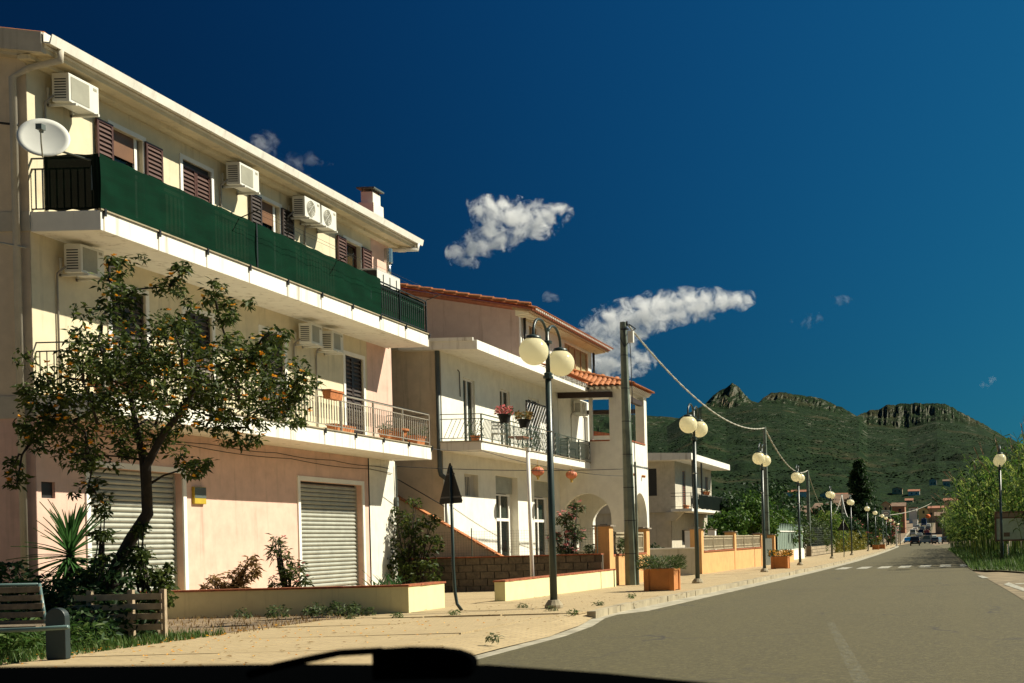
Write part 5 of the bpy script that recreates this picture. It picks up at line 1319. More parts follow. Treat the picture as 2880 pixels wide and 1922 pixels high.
for i, (x, y, lab) in enumerate([(-10.4, 22.05, 'weed tuft in the paving joint left of the triangle sign post'), (-9.6, 22.1, 'weed tuft in the paving joint below the low wall corner'), (-8.15, 24.2, 'weed tuft just left of the nearest lamp base'),
    (-8.7, 22.3, 'weed tuft in front of the triangle sign post'), (-6.8, 24.5, 'tall weed tuft right of the nearest lamp base'), (-6.5, 21.8, 'weed growing from the broken kerb end'), (-5.85, 16.2, 'dark weed in the gutter near the wiper'),
    (-6.95, 27.6, 'small weed tuft on the pavement before the second planter'), (-7.2, 22.9, 'weed tuft in front of the nearest lamp')]):
    t = thing('weed_tuft', lab, 'weed', (x, y, gz(y)), 'weeds growing from paving joints'); mb = MB()
    leafset(mb, (x, y, .04), .09, 70, .07, .008, q, .6); fast(mb, 'foliage', leaf_grass if i % 2 else leaf_olive, t)
mb = MB()
for i in range(160):
    x = -11.2+q.random()**1.5*4.2; y = q.uniform(13.2, 20.5); a = q.uniform(0, 6.28); s = q.uniform(.018, .04); z = gz(y)+.012
    mb.add([(x, y, z), (x+s*math.cos(a), y+s*math.sin(a), z+.012), (x+s*1.3*math.cos(a+.6), y+s*1.3*math.sin(a+.6), z+.005), (x+s*math.cos(a+1.2), y+s*math.sin(a+1.2), z+.014)], [(0, 1, 2, 3)])
mb.build('fallen_petals', flow_o, None, base=(-10, 15, 0), kind='stuff', label='fallen orange petals scattered on the near pavement')
mb = MB()
for i in range(260):
    x = q.uniform(-11, -5.9); y = q.uniform(12.8, 30); a = q.uniform(0, 6.28); s = q.uniform(.02, .06); z = gz(y)+.01
    if x < -10.9+.0 and y > 23.5: continue
    mb.add([(x, y, z), (x+s*math.cos(a), y+s*math.sin(a), z+.01), (x+s*1.3*math.cos(a+.5), y+s*1.3*math.sin(a+.5), z+.005), (x+s*math.cos(a+1), y+s*math.sin(a+1), z+.012)], [(0, 1, 2, 3)])
mb.build('dry_leaves', leaf_dry, None, base=(-9, 18, 0), kind='stuff', label='dry leaves scattered on the tan pavement')
# ------------------------------------------------------------------ right side: verge, reeds, board
def vz(x, y): return gz(y)-.093+.25*min(1, max(0, (x-rx(y)-.2)/2.5))*min(1, max(0, (y-41.5)/6))
V = []; F = []; yy_ = [41.5, 42.5, 44]+list(range(46, 220, 4)); nx = 8
for y in yy_:
    x0 = rx(y)+.05 if y > 50 else rx(y)+.05+(50-y)*.22; 
    for i in range(nx): x = x0+(16-x0)*(i/(nx-1))**1.7; V.append((x, y, vz(x, y)))
for j in range(len(yy_)-1):
    for i in range(nx-1): k = j*nx+i; F.append((k, k+1, k+nx+1, k+nx))
MB().add(V, F).build('verge', plain('grassy_soil', (.15, .13, .06), .95, var=.35, vs=3, bd=.004, bs=8), kind='structure')
q = random.Random(23); mb = MB()
for _ in range(26000):
    y = 41.0+q.random()**1.6*90; x0 = rx(y)+.1+(max(0, 50-y)*.22); x = x0+q.random()**1.2*5.0; fr_ = 41.6+.9*math.sin(x*2.3)+.7*math.sin(x*5.1+1)
    if y < fr_ or (y < fr_+2.2 and q.random() > .3): continue
    z = vz(x, y)-.02; a = q.uniform(0, 6.28); H = q.uniform(.08, .34)*(1+.4*math.sin(x*2.1+y*.7))*min(1, .25+(y-fr_)/4); k = q.uniform(.1, .7)*H; w = .012+y*.0002
    mb.add([(x-w*math.sin(a), y+w*math.cos(a), z), (x+w*math.sin(a), y-w*math.cos(a), z), (x+k*math.cos(a), y+k*math.sin(a), z+H)], [(0, 1, 2)])
mb.build('verge_grass', leaf_grass, None, base=(2, 45, 0), kind='stuff', label='long green grass along the right road edge under the reeds')
def reed(mb, pb, x, y, H, q, lean, plume=False):
    z = vz(x, y); n = 7; P = []
    lx, ly = lean
    for i in range(n+1):
        t = i/n; P.append(Vector((x+lx*t*t, y+ly*t*t, z+H*t*(1-.05*t))))
    mb.tube(P, [.017*(1-.6*i/n) for i in range(n+1)], 4, cap=False)
    k = int(H*3.2)
    for i in range(k):
        t = .30+.68*i/k; j = min(n-1, int(t*n)); p = P[j].lerp(P[j+1], t*n-j); a = (0 if i % 2 else math.pi)+q.uniform(-.9, .9)+q.uniform(0, 6.28)*.25
        L = q.uniform(.45, .8)*(1-.25*abs(t-.6)); up = q.uniform(.25, .8); dr = q.uniform(.35, .95)
        d = Vector((math.cos(a), math.sin(a), 0)); s = Vector((-math.sin(a), math.cos(a), q.uniform(-.5, .5)))*.050
        m1 = p+d*L*.45+Vector((0, 0, L*up*.45)); m2 = p+d*L*.85+Vector((0, 0, L*(up*.5-dr*.35))); e = p+d*L*1.05+Vector((0, 0, L*(up*.3-dr*.8)))
        n0 = len(mb.V); mb.V += [tuple(p-s*.5), tuple(p+s*.5), tuple(m1-s), tuple(m1+s), tuple(m2-s*.7), tuple(m2+s*.7), tuple(e)]
        mb.F += [(n0, n0+1, n0+3, n0+2), (n0+2, n0+3, n0+5, n0+4), (n0+4, n0+5, n0+6)]; mb.M += [0, 0, 0]
    if plume:
        top = P[-1]; d = (P[-1]-P[-2]).normalized()
        for i in range(46):
            t = q.random(); p = top+d*(.75*t-.15); a = q.uniform(0, 6.28); v = (d*.9+Vector((math.cos(a), math.sin(a), 0))*.35)*.2; s = Vector((-math.sin(a), math.cos(a), 0))*.010
            pb.add([p, p+v*.5+s, p+v, p+v*.5-s], [(0, 1, 2, 3)])
q = random.Random(29)
rb = thing('reed_bed', 'tall dense clump of giant reeds on the right roadside', 'reeds', (4, 80, gz(80)))
mb = MB(); pb = MB()
for i in range(820):
    y = 57+q.random()**1.2*98
    edge = rx(y)+.6+max(0, (62-y)*.35)
    x = edge+q.random()**1.25*6.5
    if y < 64 and 1.4 < x < 3.3: continue
    H = (4.5+min(1.9, (x-edge)*.9))*q.uniform(.70, 1.08)*(1.0 if y < 95 else .88)
    side = -1 if (x-edge) < 2.0 else 0
    reed(mb, pb, x, y, H, q, (q.uniform(-.9, .5)+side*q.uniform(.1, 1.3), q.uniform(-.8, .5)), plume=(q.random() < .06 and H > 4))
for (x, y, H, l) in ((2.0, 67, 4.3, (-1.9, -.5)), (1.6, 70, 3.4, (-2.0, -.3)), (3.9, 61, 6.0, (-.4, -.2)), (4.2, 62, 6.3, (-.2, 0)), (3.0, 66, 5.6, (-.5, 0)), (2.4, 68, 5.5, (-.9, -.4)), (2.0, 72, 5.2, (-.6, -.2)), (3.4, 64, 5.6, (-.3, -.2)), (2.6, 70, 5.9, (-.8, 0)), (3.2, 69, 6.0, (-.6, 0))):
    reed(mb, pb, x, y, H, q, l, plume=True)
mb.build('reed_leaves', leaf_reed, rb, kind='stuff'); pb.build('plume', plain('reed_plume', (.26, .17, .10), .9), rb, kind='stuff')
bd_ = thing('information_board', 'brown framed pale green information board in front of the reeds', 'board', (3.2, 62, gz(62)))
z0 = .78; z1 = 2.22; x0 = 2.07; x1 = 4.3
brf = plain('board_frame_brown', (.22, .12, .07), .6)
MB().box(x0, x0+.08, 61.94, 62.02, z0, z1).box(x1-.08, x1, 61.94, 62.02, z0, z1).box(x0+.08, x1-.08, 61.94, 62.02, z0, z0+.08).box(x0+.08, x1-.08, 61.94, 62.02, z1-.08, z1).box(x0+.08, x1-.08, 61.95, 62.01, z1-.34, z1-.27).build('frame', brf, bd_, bevel=.008)
MB().box(x0+.08, x1-.08, 61.98, 62.0, z0+.08, z1-.34).build('map_panel', plain('pale_green_panel', (.55, .66, .48), .5, var=.1, vs=5), bd_)
MB().box(x0+.08, x1-.08, 61.98, 62.0, z1-.27, z1-.08).build('header_panel', plain('brown_header_panel', (.36, .27, .17), .5), bd_)
mk = MB()
q = random.Random(2); p = Vector((x0+1.15, 61.977, z1-.4))
for k in range(9):
    n_ = p+Vector((q.uniform(-.12, .16), 0, -.085)); mk.tube([p, n_], .006, 4); p = n_
mk.box(x0+.42, x0+.72, 61.974, 61.979, z0+.22, z0+.42)
mk.build('map_marks', plain('map_brown', (.20, .14, .08), .6), bd_)
for x in (x0+.35, x1-.4): MB().box(x, x+.06, 62.02, 62.08, gz(62)-.1, 2.1).build('post', steel, bd_)
t = thing('roadside_post', 'short pale stake in the grass below the brown framed board', 'post', (2.5, 60.2, gz(60))); MB().tube([(2.62, 60.2, gz(60)-.05), (2.60, 60.2, .62)], .035, 8).ball((2.60, 60.2, .64), .04, 8, 5).build('shaft', steel, t)
# ------------------------------------------------------------------ middle distance gardens on the left
palm = plain('grey_green_gate_paint', (.22, .29, .24), .5)
pf = thing('metal_gate', 'pale metal picket gate with pointed palings on a white plinth', 'gate', (-11.0, 84, gz(84)))
z = gz(84)
for i in range(16):
    yy = 80.4+i*.86
    MB().prism([(yy, z+.62), (yy+.68, z+.62), (yy+.68, z+2.0), (yy+.34, z+2.42), (yy, z+2.0)], 'x', -11.02, -10.98).build('paling', palm, pf)
MB().box(-10.97, -10.93, 80.3, 94.1, z+1.88, z+1.94).box(-10.97, -10.93, 80.3, 94.1, z+.64, z+.70).build('rail', trimw, pf)
MB().box(-11.15, -10.9, 80.2, 94.2, z-.2, z+.62).build('plinth', trimw, pf)
sw = thing('stone_wall', 'low stone block wall under the green wire fence', 'wall', (-12, 118, gz(118)))
z = gz(118)
MB().box(-11.95, -11.7, 106, 128, z-.2, z+.80).build('wall', mortar, sw)
stm = plain('tan_stone', (.36, .29, .19), .95, var=.25, vs=2)
for row in range(3):
    for k in range(27):
        y = 106+.4+k*.8+(.4 if row % 2 else 0); MB().box(-11.70, -11.66, y-.38, y+.38, z+.04+.26*row, z+.27+.26*row).build('stone', stm, sw)
MB().box(-12.1, -11.66, 105.7, 106, z-.2, z+.85).build('end_face', stm, sw)
wf = thing('wire_fence', 'green wire mesh fence on the low stone wall', 'fence', (-11.8, 118, z)); mb = MB()
for k in range(45): mb.tube([(-11.8, 106+.5*k, z+.8), (-11.8, 106+.5*k, z+2.4)], .012, 4)
for k in range(9): mb.tube([(-11.8, 106, z+.85+.19*k), (-11.8, 128, z+.85+.19*k)], .010, 4)
mb.build('mesh', irong, wf, kind='stuff')
for y in (106, 111.5, 117, 122.5, 128): MB().tube([(-11.8, y, z+.7), (-11.8, y, z+2.5)], .05, 6).build('post', irong, wf)
hd = thing('hedge', 'clipped yellow green hedge beside the pavement', 'hedge', (-11.3, 137, gz(137)))
q = random.Random(31); mb = MB()
for i in range(46):
    y = 127+i*.72; x = lerp_tab([(127,-12.0),(160,-11.3)], y)
    for zz in (.4, 1.1, 1.75): leafset(mb, (x, y, gz(y)+zz), .72, 90, .26, .07, q, .8)
fast(mb, 'foliage', leaf_hedge, hd)
def tree(x, y, H, R, label, mat, n=2000, ll=.4, lw=.1, seed=1, trunkh=.3, group='trees and shrubs in the gardens along the left pavement', name='garden_tree', cat='tree', flower=None, nf=0, spread=9):
    z = gz(min(y, 760)); t = thing(name, label, cat, (x, y, z), group); q = random.Random(seed); mb = MB(); tb = MB()
    tb.tube([(x, y, z-.2), (x+.05*R, y, z+H*trunkh), (x, y, z+H*.75)], [H*.035+.05, H*.025+.03, .03], 7)
    zc = z+H*(trunkh+(1-trunkh)*.48); Rz = H*(1-trunkh)*.5; fb = MB()
    for i in range(spread):
        v = Vector((q.gauss(0, 1), q.gauss(0, 1), q.gauss(0, 1))).normalized()*(.62 if i else 0)*q.uniform(.7, 1.1)
        c = (x+v.x*R, y+v.y*R, zc+v.z*Rz); r_ = R*q.uniform(.38, .55)
        leafset(mb, c, r_, n//spread, ll, lw, q, min(1.2, Rz/R))
        tb.tube([(x, y, z+H*trunkh*.9), c], [.03+H*.01, .02], 5)
        if nf:
            for k in range(nf//spread):
                w = Vector((q.gauss(0, 1), q.gauss(0, 1)-.4, q.gauss(0, 1))).normalized()*r_*1.02; p = Vector(c)+w
                for j in range(3):
                    a = q.uniform(0, 6.28); d = Vector((math.cos(a), math.sin(a), .3))*ll*.6; s_ = Vector((-math.sin(a), math.cos(a), .5))*ll*.25; fb.add([p, p+d*.5+s_, p+d, p+d*.5-s_], [(0, 1, 2, 3)])
    tb.build('trunk', bark, t, smooth=True); fast(mb, 'crown', mat, t)
    if fb.V: fast(fb, 'blossom', flower, t)
    return t
tree(-13.2, 76, 3.6, 1.6, 'bright green citrus tree right behind the orange pillared wall, nearest the grey house', leaf_cit, 3200, .22, .06, 101, .12)
tree(-12.1, 79, 4.4, 1.5, 'taller bright green citrus tree behind the orange pillared wall', leaf_cit, 3000, .22, .06, 102, .15)
tree(-11.9, 88, 3.8, 1.5, 'yellow green bushy tree behind the metal picket gate', leaf_cit, 2200, .26, .06, 103, .1)
tree(-14.6, 90, 5.2, 2.3, 'dark round tree at the right end of the grey house balcony', leaf_dark, 2800, .3, .08, 104, .15)
tree(-13.6, 100, 5.4, 2.4, 'dark olive tree behind the metal picket gate', leaf_dark, 3000, .32, .08, 105, .12)
tree(-16.8, 108, 6.4, 2.8, 'broad dark tree behind the third utility pole', leaf_dark, 2600, .4, .1, 106, .15)
tree(-13.0, 118, 4.2, 2.2, 'grey green shrub over the wire fence, nearest the utility pole', leaf_olive, 2400, .34, .06, 107, .05)
tree(-12.9, 125, 4.6, 2.2, 'feathery olive green shrub over the wire fence', leaf_reed, 2400, .42, .05, 108, .05)
tree(-12.8, 132, 4.8, 2.2, 'tall feathery shrub rising over the left end of the hedge', leaf_reed, 2400, .42, .05, 109, .05)
tree(-15.6, 128, 6.0, 3.0, 'dark tree mass behind the feathery shrubs', leaf_dark, 2400, .45, .1, 110, .1)
tree(-12.6, 150, 4.6, 2.4, 'dark shrub behind the right end of the hedge', leaf_dark, 1900, .45, .1, 111, .08)
tree(-12.4, 166, 4.2, 2.2, 'dark bush with pink blossom behind the left far planter', leaf_dark, 1700, .5, .1, 112, .08, flower=flow_p, nf=90)
tree(-13.0, 182, 4.4, 2.4, 'pink blossoming oleander below the oval sign', leaf_dark, 1600, .5, .1, 113, .08, flower=flow_p, nf=140)
tree(-12.6, 198, 3.2, 1.8, 'low yellowish bush below the oval sign post', leaf_hedge, 1200, .5, .12, 114, .05)
tree(-14.8, 205, 6.2, 3.0, 'dark tree right of the oval sign', leaf_dark, 1600, .6, .13, 115, .1)
tree(-13.8, 232, 6.0, 2.6, 'dark tree behind the white column', leaf_dark, 1400, .6, .13, 116, .1)
tree(-13.0, 258, 5.4, 2.0, 'pink flowering bush right of the white column', leaf_olive, 1100, .6, .13, 117, .08, flower=flow_p, nf=160)
tree(-18.5, 290, 11.0, 3.6, 'tall dark tree left of the white flat roofed house', leaf_dark, 1800, .9, .18, 118, .12)
tree(-15.8, 330, 9.0, 3.4, 'round green street tree in front of the yellow house', leaf_cit, 1800, .9, .18, 119, .15)
tree(-19.5, 150, 7.0, 3.2, 'broad dark tree below the orange roofed hillside house', leaf_dark, 1700, .6, .13, 120, .1)
tree(-25.5, 150, 7.2, 3.8, 'wide dark tree behind the citrus trees', leaf_dark, 1900, .6, .13, 121, .1)
tree(-18.6, 200, 8.2, 3.6, 'dark tree behind the tall conifer', leaf_dark, 1500, .75, .15, 122, .1)
tree(-26.0, 210, 8.0, 4.2, 'dark tree below the brown roofed villa', leaf_dark, 1500, .8, .16, 123, .1)
tree(-17.5, 122, 7.4, 3.0, 'large dark tree left of the tall feathery shrub', leaf_dark, 2600, .5, .12, 125, .1)
tree(-20.5, 135, 8.2, 3.6, 'highest dark tree behind the third utility pole, below the villa', leaf_dark, 2600, .55, .13, 126, .1)
tree(-16.2, 176, 7.4, 3.0, 'dark tree touching the left side of the tall conifer', leaf_dark, 1800, .6, .13, 127, .1)
tree(-11.4, 96, 3.0, 1.3, 'small olive bush between the gate and the wire fence', leaf_olive, 1400, .26, .05, 128, .05)
tree(-23.5, 95, 5.2, 2.6, 'olive coloured tree at the back of the grey house garden', leaf_olive, 1900, .34, .07, 124, .12)
# conifer
cf = thing('conifer', 'tall dark conifer standing above the gardens left of the oval sign', 'conifer', (-12.3, 172, gz(172))); q = random.Random(77); mb = MB(); z = gz(172); tb = MB()
tb.tube([(-12.3, 172, z), (-12.25, 172, z+12.2)], [.22, .03], 7)
for i in range(30):
    t = i/29; zz = z+2.0+9.7*t; R = 3.5*(1-t)**.8+.15
    for k in range(8):
        a = q.uniform(0, 6.28); rr = R*q.uniform(.55, 1.05)
        tb.tube([(-12.3, 172, zz), (-12.3+rr*math.cos(a), 172+rr*math.sin(a), zz-.1*rr+.15)], [.04, .01], 4)
        for m in range(3): f = .35+.3*m; leafset(mb, (-12.3+rr*f*math.cos(a), 172+rr*f*math.sin(a), zz+.05-.1*rr*f), .40+.16*(1-t), 34, .40, .07, q, .45)
tb.build('trunk', bark, cf, smooth=True); fast(mb, 'crown', leaf_conif, cf)
cc = thing('cone_tree', 'slim dark cypress shaped tree beside the far street lamps', 'cypress', (-10.5-3, 280, gz(280))); mb = MB()
for i in range(16): leafset(mb, (-13.2, 285, gz(285)+.5+i*.36), 1.0*(1-i/19), 70, .5, .08, q, .8)
fast(mb, 'crown', leaf_dark, cc)
# oval sign
os_ = thing('oval_sign', 'white roadside board with a dark oval emblem over the gardens', 'sign', (-10.3, 192, gz(192)))
MB().box(-10.50, -9.22, 192, 192.08, 3.98, 4.98).build('board', plain('sign_pale_blue', (.42, .52, .50), .5), os_, bevel=.01)
k = 28; cx_, cz_ = -9.86, 4.48
def ell(a, b, y, mat, nm):
    MB().add([(cx_, y, cz_)]+[(cx_+a*math.cos(2*math.pi*i/k), y, cz_+b*math.sin(2*math.pi*i/k)) for i in range(k)], [(0, i+1, (i+1) % k+1) for i in range(k)]).build(nm, mat, os_)
ell(.54, .38, 191.995, signb, 'oval_ring'); ell(.46, .31, 191.99, trimw, 'oval_field')
mb = MB()
for i, w in enumerate((.08, .07, .08, .06, .08)): mb.box(cx_-.34+.14*i, cx_-.34+.14*i+w, 191.984, 191.988, cz_-.10, cz_+.10)
mb.build('emblem_strokes', plain('sign_maroon', (.12, .03, .03), .5), os_)
MB().tube([(-10.35, 192.1, gz(192)), (-10.35, 192.1, 4.9)], .06, 8).tube([(-10.35, 192.1, 3.98), (-10.7, 192.1, 3.0)], .04, 6).build('post', steel, os_)
t = thing('white_column', 'white column at the pavement before the far lamps', 'column', (-9.7, 222, gz(222))); MB().box(-9.85, -9.55, 222, 222.3, gz(222)-.1, 2.6).box(-9.95, -9.45, 221.9, 222.4, 2.6, 2.72).build('shaft', trimw, t)
# ------------------------------------------------------------------ village houses
def house(label, x0, x1, y0_, y1_, z0, zt, wm, rm, rh=1.2, wins=(), gable='x', name='village_house', ov=.35):
    t = thing(name, label, 'house', ((x0+x1)/2, (y0_+y1_)/2, z0), 'village houses below the mountain')
    MB().box(x0, x1, y0_, y1_, z0, zt).build('wall', wm, t)
    if gable == 'x':   # ridge along x
        ym = (y0_+y1_)/2
        MB().prism([(y0_-ov, zt-.1), (ym, zt+rh), (y1_+ov, zt-.1), (y1_+ov, zt+.12), (ym, zt+rh+.25), (y0_-ov, zt+.12)], 'x', x0-ov, x1+ov).prism([(y0_, zt), (y1_, zt), (ym, zt+rh)], 'x', x0, x1).build('roof', rm, t)
    elif gable == 'y':
        xm = (x0+x1)/2
        MB().prism([(x0, zt), (x1, zt), (xm, zt+rh)], 'y', y0_, y1_).build('gable_wall', wm, t)
        MB().prism([(x0-ov, zt-.1), (x0-ov, zt+.12), (xm, zt+rh+.22), (x1+ov, zt+.12), (x1+ov, zt-.1), (xm, zt+rh+.02)], 'y', y0_-ov, y1_+ov).build('roof', rm, t)
    else: MB().box(x0-ov, x1+ov, y0_-ov, y1_+ov, zt, zt+.3).build('roof', rm, t)
    for (wx, wz, ww, wh) in wins:
        f = MB().box(wx-ww/2-.12, wx+ww/2+.12, y0_-.04, y0_-.002, wz-.12, wz+wh+.12).build('window', wm, t)
        MB().box(wx-ww/2, wx+ww/2, y0_-.07, y0_-.042, wz, wz+wh).build('pane', glass, f)
    return t
yelw = plain('yellow_village_plaster', (.58, .47, .20), .9); tanw = plain('tan_village_plaster', (.42, .33, .20), .9); brw = plain('brown_old_plaster', (.22, .17, .12), .9); bluew = plain('pale_weathered_plaster', (.46, .44, .36), .9)
rfo = plain('village_roof_tiles', (.36, .14, .07), .85, var=.3, vs=1); rfb = plain('old_brown_roof_tiles', (.20, .12, .07), .9, var=.3, vs=1)
house('yellow village house with two windows closing the street', -14.5, -10.3, 560, 575, 5.5, 12.0, yelw, rfo, 1.0, [(-12.3, 10.3, .9, 1.3), (-12.2, 7.4, .9, 1.2), (-10.9, 9.0, .7, .9)], 'y')
house('long tan house right of the yellow village house', -10.2, -3.6, 562, 580, 5.5, 12.6, tanw, rfo, 1.0, [(-9, 9.6, .9, 1.1)], 'x')
house('brown old house with a sloping roof on the right of the street', -5.2, -1.5, 400, 415, 1.0, 6.8, brw, rfb, 1.2, [(-4, 3.5, .8, 1.2)], 'x')
house('white flat roofed house above the street tree', -18.7, -15.3, 560, 570, 5, 13.0, whitew, rfb, 1, [(-17.5, 11.3, .8, 1)], 'flat')
house('dark village building along the right side of the street, nearer one', -1.6, 3.0, 330, 350, -.8, 5.6, brw, rfb, 1, [(-.6, 2.8, .8, 1.4), (.9, 2.8, .8, 1.4)], 'flat')
house('dark village building along the right side of the street, middle one', -2.8, 1.5, 352, 380, -.5, 6.6, brw, rfb, 1, [(-2, 3.8, .8, 1.4)], 'flat')
house('cream house with a gable roof among the trees left of the street', -23.0, -20.4, 420, 430, 1.5, 11.4, tanw, rfo, .8, [(-21.6, 9.6, .6, .8)], 'y')
house('wide house with a brown roof left of the street', -19.6, -15.4, 420, 432, 1.5, 10.6, plain('terracotta_plaster', (.34, .16, .09), .9), rfb, 1.2, [(-17, 8.8, .8, 1)], 'x')
house('low pale house peeking behind the hedge shrubs', -27.5, -22.0, 190, 200, -.4, 4.9, bluew, rfb, .9, [(-25, 2.8, .8, 1.1)], 'x')
house('low tan house behind the feathery shrubs', -21.5, -18.0, 200, 210, -.4, 5.6, tanw, rfb, .8, [(-20, 3.6, .8, 1.1)], 'x')
house('brown roofed villa left of the conifer', -24.5, -17.5, 260, 272, -.6, 8.0, brw, rfb, 1.8, [(-21, 5, 1, 1.2)], 'x')
# ------------------------------------------------------------------ mountain
SK = [(-.60,.060),(-.42,.070),(-.3402,.0730),(-.2699,.0760),(-.2347,.0827),(-.2208,.0909),(-.2087,.0991),(-.1966,.1073),(-.1923,.114),(-.1843,.1206),(-.1792,.1222),(-.174,.1261),(-.169,.1226),(-.164,.116),(-.1584,.1107),(-.1529,.1096),(-.1488,.1136),(-.1436,.1172),(-.135,.1177),(-.1249,.1157),(-.1113,.1137),(-.1011,.111),(-.0877,.1046),(-.0793,.0999),(-.0743,.0967),(-.0701,.099),(-.0639,.1012),(-.0571,.1014),(-.0502,.105),(-.0366,.106),(-.0161,.1058),(-.0025,.1048),(.0058,.0998),(.0176,.0934),(.0277,.088),(.0377,.081),(.0478,.0756),(.0579,.0713),(.1083,.0435),(.2096,.020),(.4,.012),(.7,.010)]
CB = [(-.60,.055),(-.2208,.0895),(-.2087,.0970),(-.1932,.1045),(-.1745,.1015),(-.1574,.1043),(-.1489,.1055),(-.1284,.1045),(-.1081,.0995),(-.0946,.0973),(-.0777,.0930),(-.0709,.0925),(-.0643,.0865),(-.0337,.0828),(-.0098,.0885),(.0072,.0862),(.0275,.0812),(.041,.0745),(.0578,.0680),(.1083,.042),(.2096,.0185),(.4,.011),(.7,.009)]
from mathutils import noise as mn
def fb_(x, y, z=0, o=5): return mn.fractal(Vector((x, y, z)), 1.0, 2.0, o, noise_basis='PERLIN_ORIGINAL')
U = 760; T1 = 120; T2 = 22; T3 = 6
us = [-.60+1.30*i/(U-1) for i in range(U)]
# denser in view
us = sorted([-.60+.30*i/60 for i in range(60)]+[-.30+.42*i/640 for i in range(640)]+[.12+.58*i/60 for i in range(61)])
rows = []
A0 = .0125
def slope_app(u, t):
    cb = lerp_tab(CB, u); return A0+(cb-A0)*t**.92
V = []; nu = len(us)
for j in range(T1):
    t = j/(T1-1); r_ = 660+(2400-660)*t
    for u in us:
        a = slope_app(u, t)
        w = max(0, math.sin(math.pi*t))**.6*(1-.95*t**3) if 0 < t < 1 else 0
        x = u*r_
        h = fb_(x*.0035, r_*.0035, 3, 6)*26*w*(.4+.8*t)+abs(fb_(x*.011, r_*.008, 9, 4))*14*w*t+fb_(x*.05, r_*.05, 1, 3)*2.4*w
        rid = max(0, fb_(x*.006, r_*.0045, 40, 4)-.10)*60*w*t
        V.append((x, r_, 1.2+a*r_+h+rid*.45))
for j in range(1, T2+1):
    t = j/T2
    for u in us:
        cb = lerp_tab(CB, u); sk = lerp_tab(SK, u); band = max(0, sk-cb)
        ribs = (abs(fb_(u*95, 2.2, 5, 4))*17+abs(fb_(u*300, t*3, 8, 3))*8)*min(1, band/.006)
        r0 = 2400; r_ = r0+75*t+ribs*math.sin(math.pi*min(1, .15+t*.8))
        step = t**.85 if band > 0 else t
        terr = .12*math.sin(t*9+fb_(u*60, 1, 2, 3)*5)*(1-t)*t*4
        a = cb+(sk-cb)*min(1, max(0, step+terr*.5))
        jag = fb_(u*170, 7, 3, 4)*.0009*t*min(1, band/.004)+fb_(u*500, 3, 3, 3)*.0004*t
        V.append((u*r0*(1+.0*t), r_, 1.2+(a+jag)*r0))
for j in range(1, T3+1):
    t = j/T3
    for i, u in enumerate(us):
        sk = lerp_tab(SK, u); V.append((u*(2480+900*t), 2480+900*t, 1.2+sk*2400-90*t*t+fb_(u*30, t*3, 4, 3)*6))
F = []
for j in range(T1+T2+T3-1):
    for i in range(nu-1): k = j*nu+i; F.append((k, k+1, k+nu+1, k+nu))
def mountmat():
    m, t, b = newmat('mountain_side')
    g = N(t, 'ShaderNodeNewGeometry'); sp = N(t, 'ShaderNodeSeparateXYZ'); t.links.new(g.outputs['True Normal'], sp.inputs[0])
    n1 = noise(t, .012, 7, .65); n2 = noise(t, .09, 5, .7); n3 = noise(t, .35, 3, .7); n4 = noise(t, .03, 6, .6)
    gr = mixc(t, ramp(t, n2, .42, .62), (.005, .017, .004), (.014, .031, .007))
    gr = mixc(t, ramp(t, n3, .5, .68), gr, (.004, .014, .004))
    gr = mixc(t, ramp(t, n1, .56, .70), gr, (.042, .038, .016))
    rk = mixc(t, ramp(t, noise(t, .08, 6, .7, stretch=(1.4, .5, .35)), .35, .65), (.150, .150, .112), (.082, .086, .064))
    rk = mixc(t, ramp(t, noise(t, .02, 4, .6), .60, .72), rk, (.23, .16, .10))
    a = N(t, 'ShaderNodeMath', operation='ADD'); s = N(t, 'ShaderNodeMath', operation='MULTIPLY'); s.inputs[1].default_value = .5
    t.links.new(n2, s.inputs[0]); t.links.new(sp.outputs[2], a.inputs[0]); t.links.new(s.outputs[0], a.inputs[1])
    f = ramp(t, a.outputs[0], .74, .92)
    col = mixc(t, f, rk, gr)
    # scattered outcrops high on the slope
    sz = N(t, 'ShaderNodeSeparateXYZ'); t.links.new(g.outputs['Position'], sz.inputs[0])
    mz = N(t, 'ShaderNodeMapRange'); mz.inputs[1].default_value = 70; mz.inputs[2].default_value = 210; t.links.new(sz.outputs[2], mz.inputs[0])
    oc = N(t, 'ShaderNodeMath', operation='MULTIPLY'); t.links.new(ramp(t, noise(t, .045, 8, .78), .57, .63), oc.inputs[0]); t.links.new(mz.outputs[0], oc.inputs[1])
    col = mixc(t, oc.outputs[0], col, (.115, .112, .085))
    t.links.new(col, b.inputs['Base Color']); b.inputs['Roughness'].default_value = 1; b.inputs['Specular IOR Level'].default_value = .1
    bump(t, b, n3, 3.0, .9); return m
mm = mountmat()
mt = MB().add(V, F).build('mountain', mm, kind='structure')
# farther ridge on the left
V = []; us2 = [-.62+.5*i/260 for i in range(261)]
RG = [(-.62,.085),(-.3023,.1014),(-.2699,.102),(-.2547,.1002),(-.2309,.0979),(-.2156,.0965),(-.197,.092),(-.12,.07)]
for j in range(40):
    t = j/39
    for u in us2:
        sk = lerp_tab(RG, u); r_ = 2700+900*t; a = .05+(sk-.05)*min(1, t*1.0)**.7
        V.append((u*r_, r_, 1.2+(a+.0006*fb_(u*300, 1, 1, 3)*(t > .9))*r_+(fb_(u*60, t*8, 6, 5)*22*math.sin(math.pi*t))))
F = [(j*261+i, j*261+i+1, (j+1)*261+i+1, (j+1)*261+i) for j in range(39) for i in range(260)]
MB().add(V, F).build('far_ridge', mm, kind='structure')
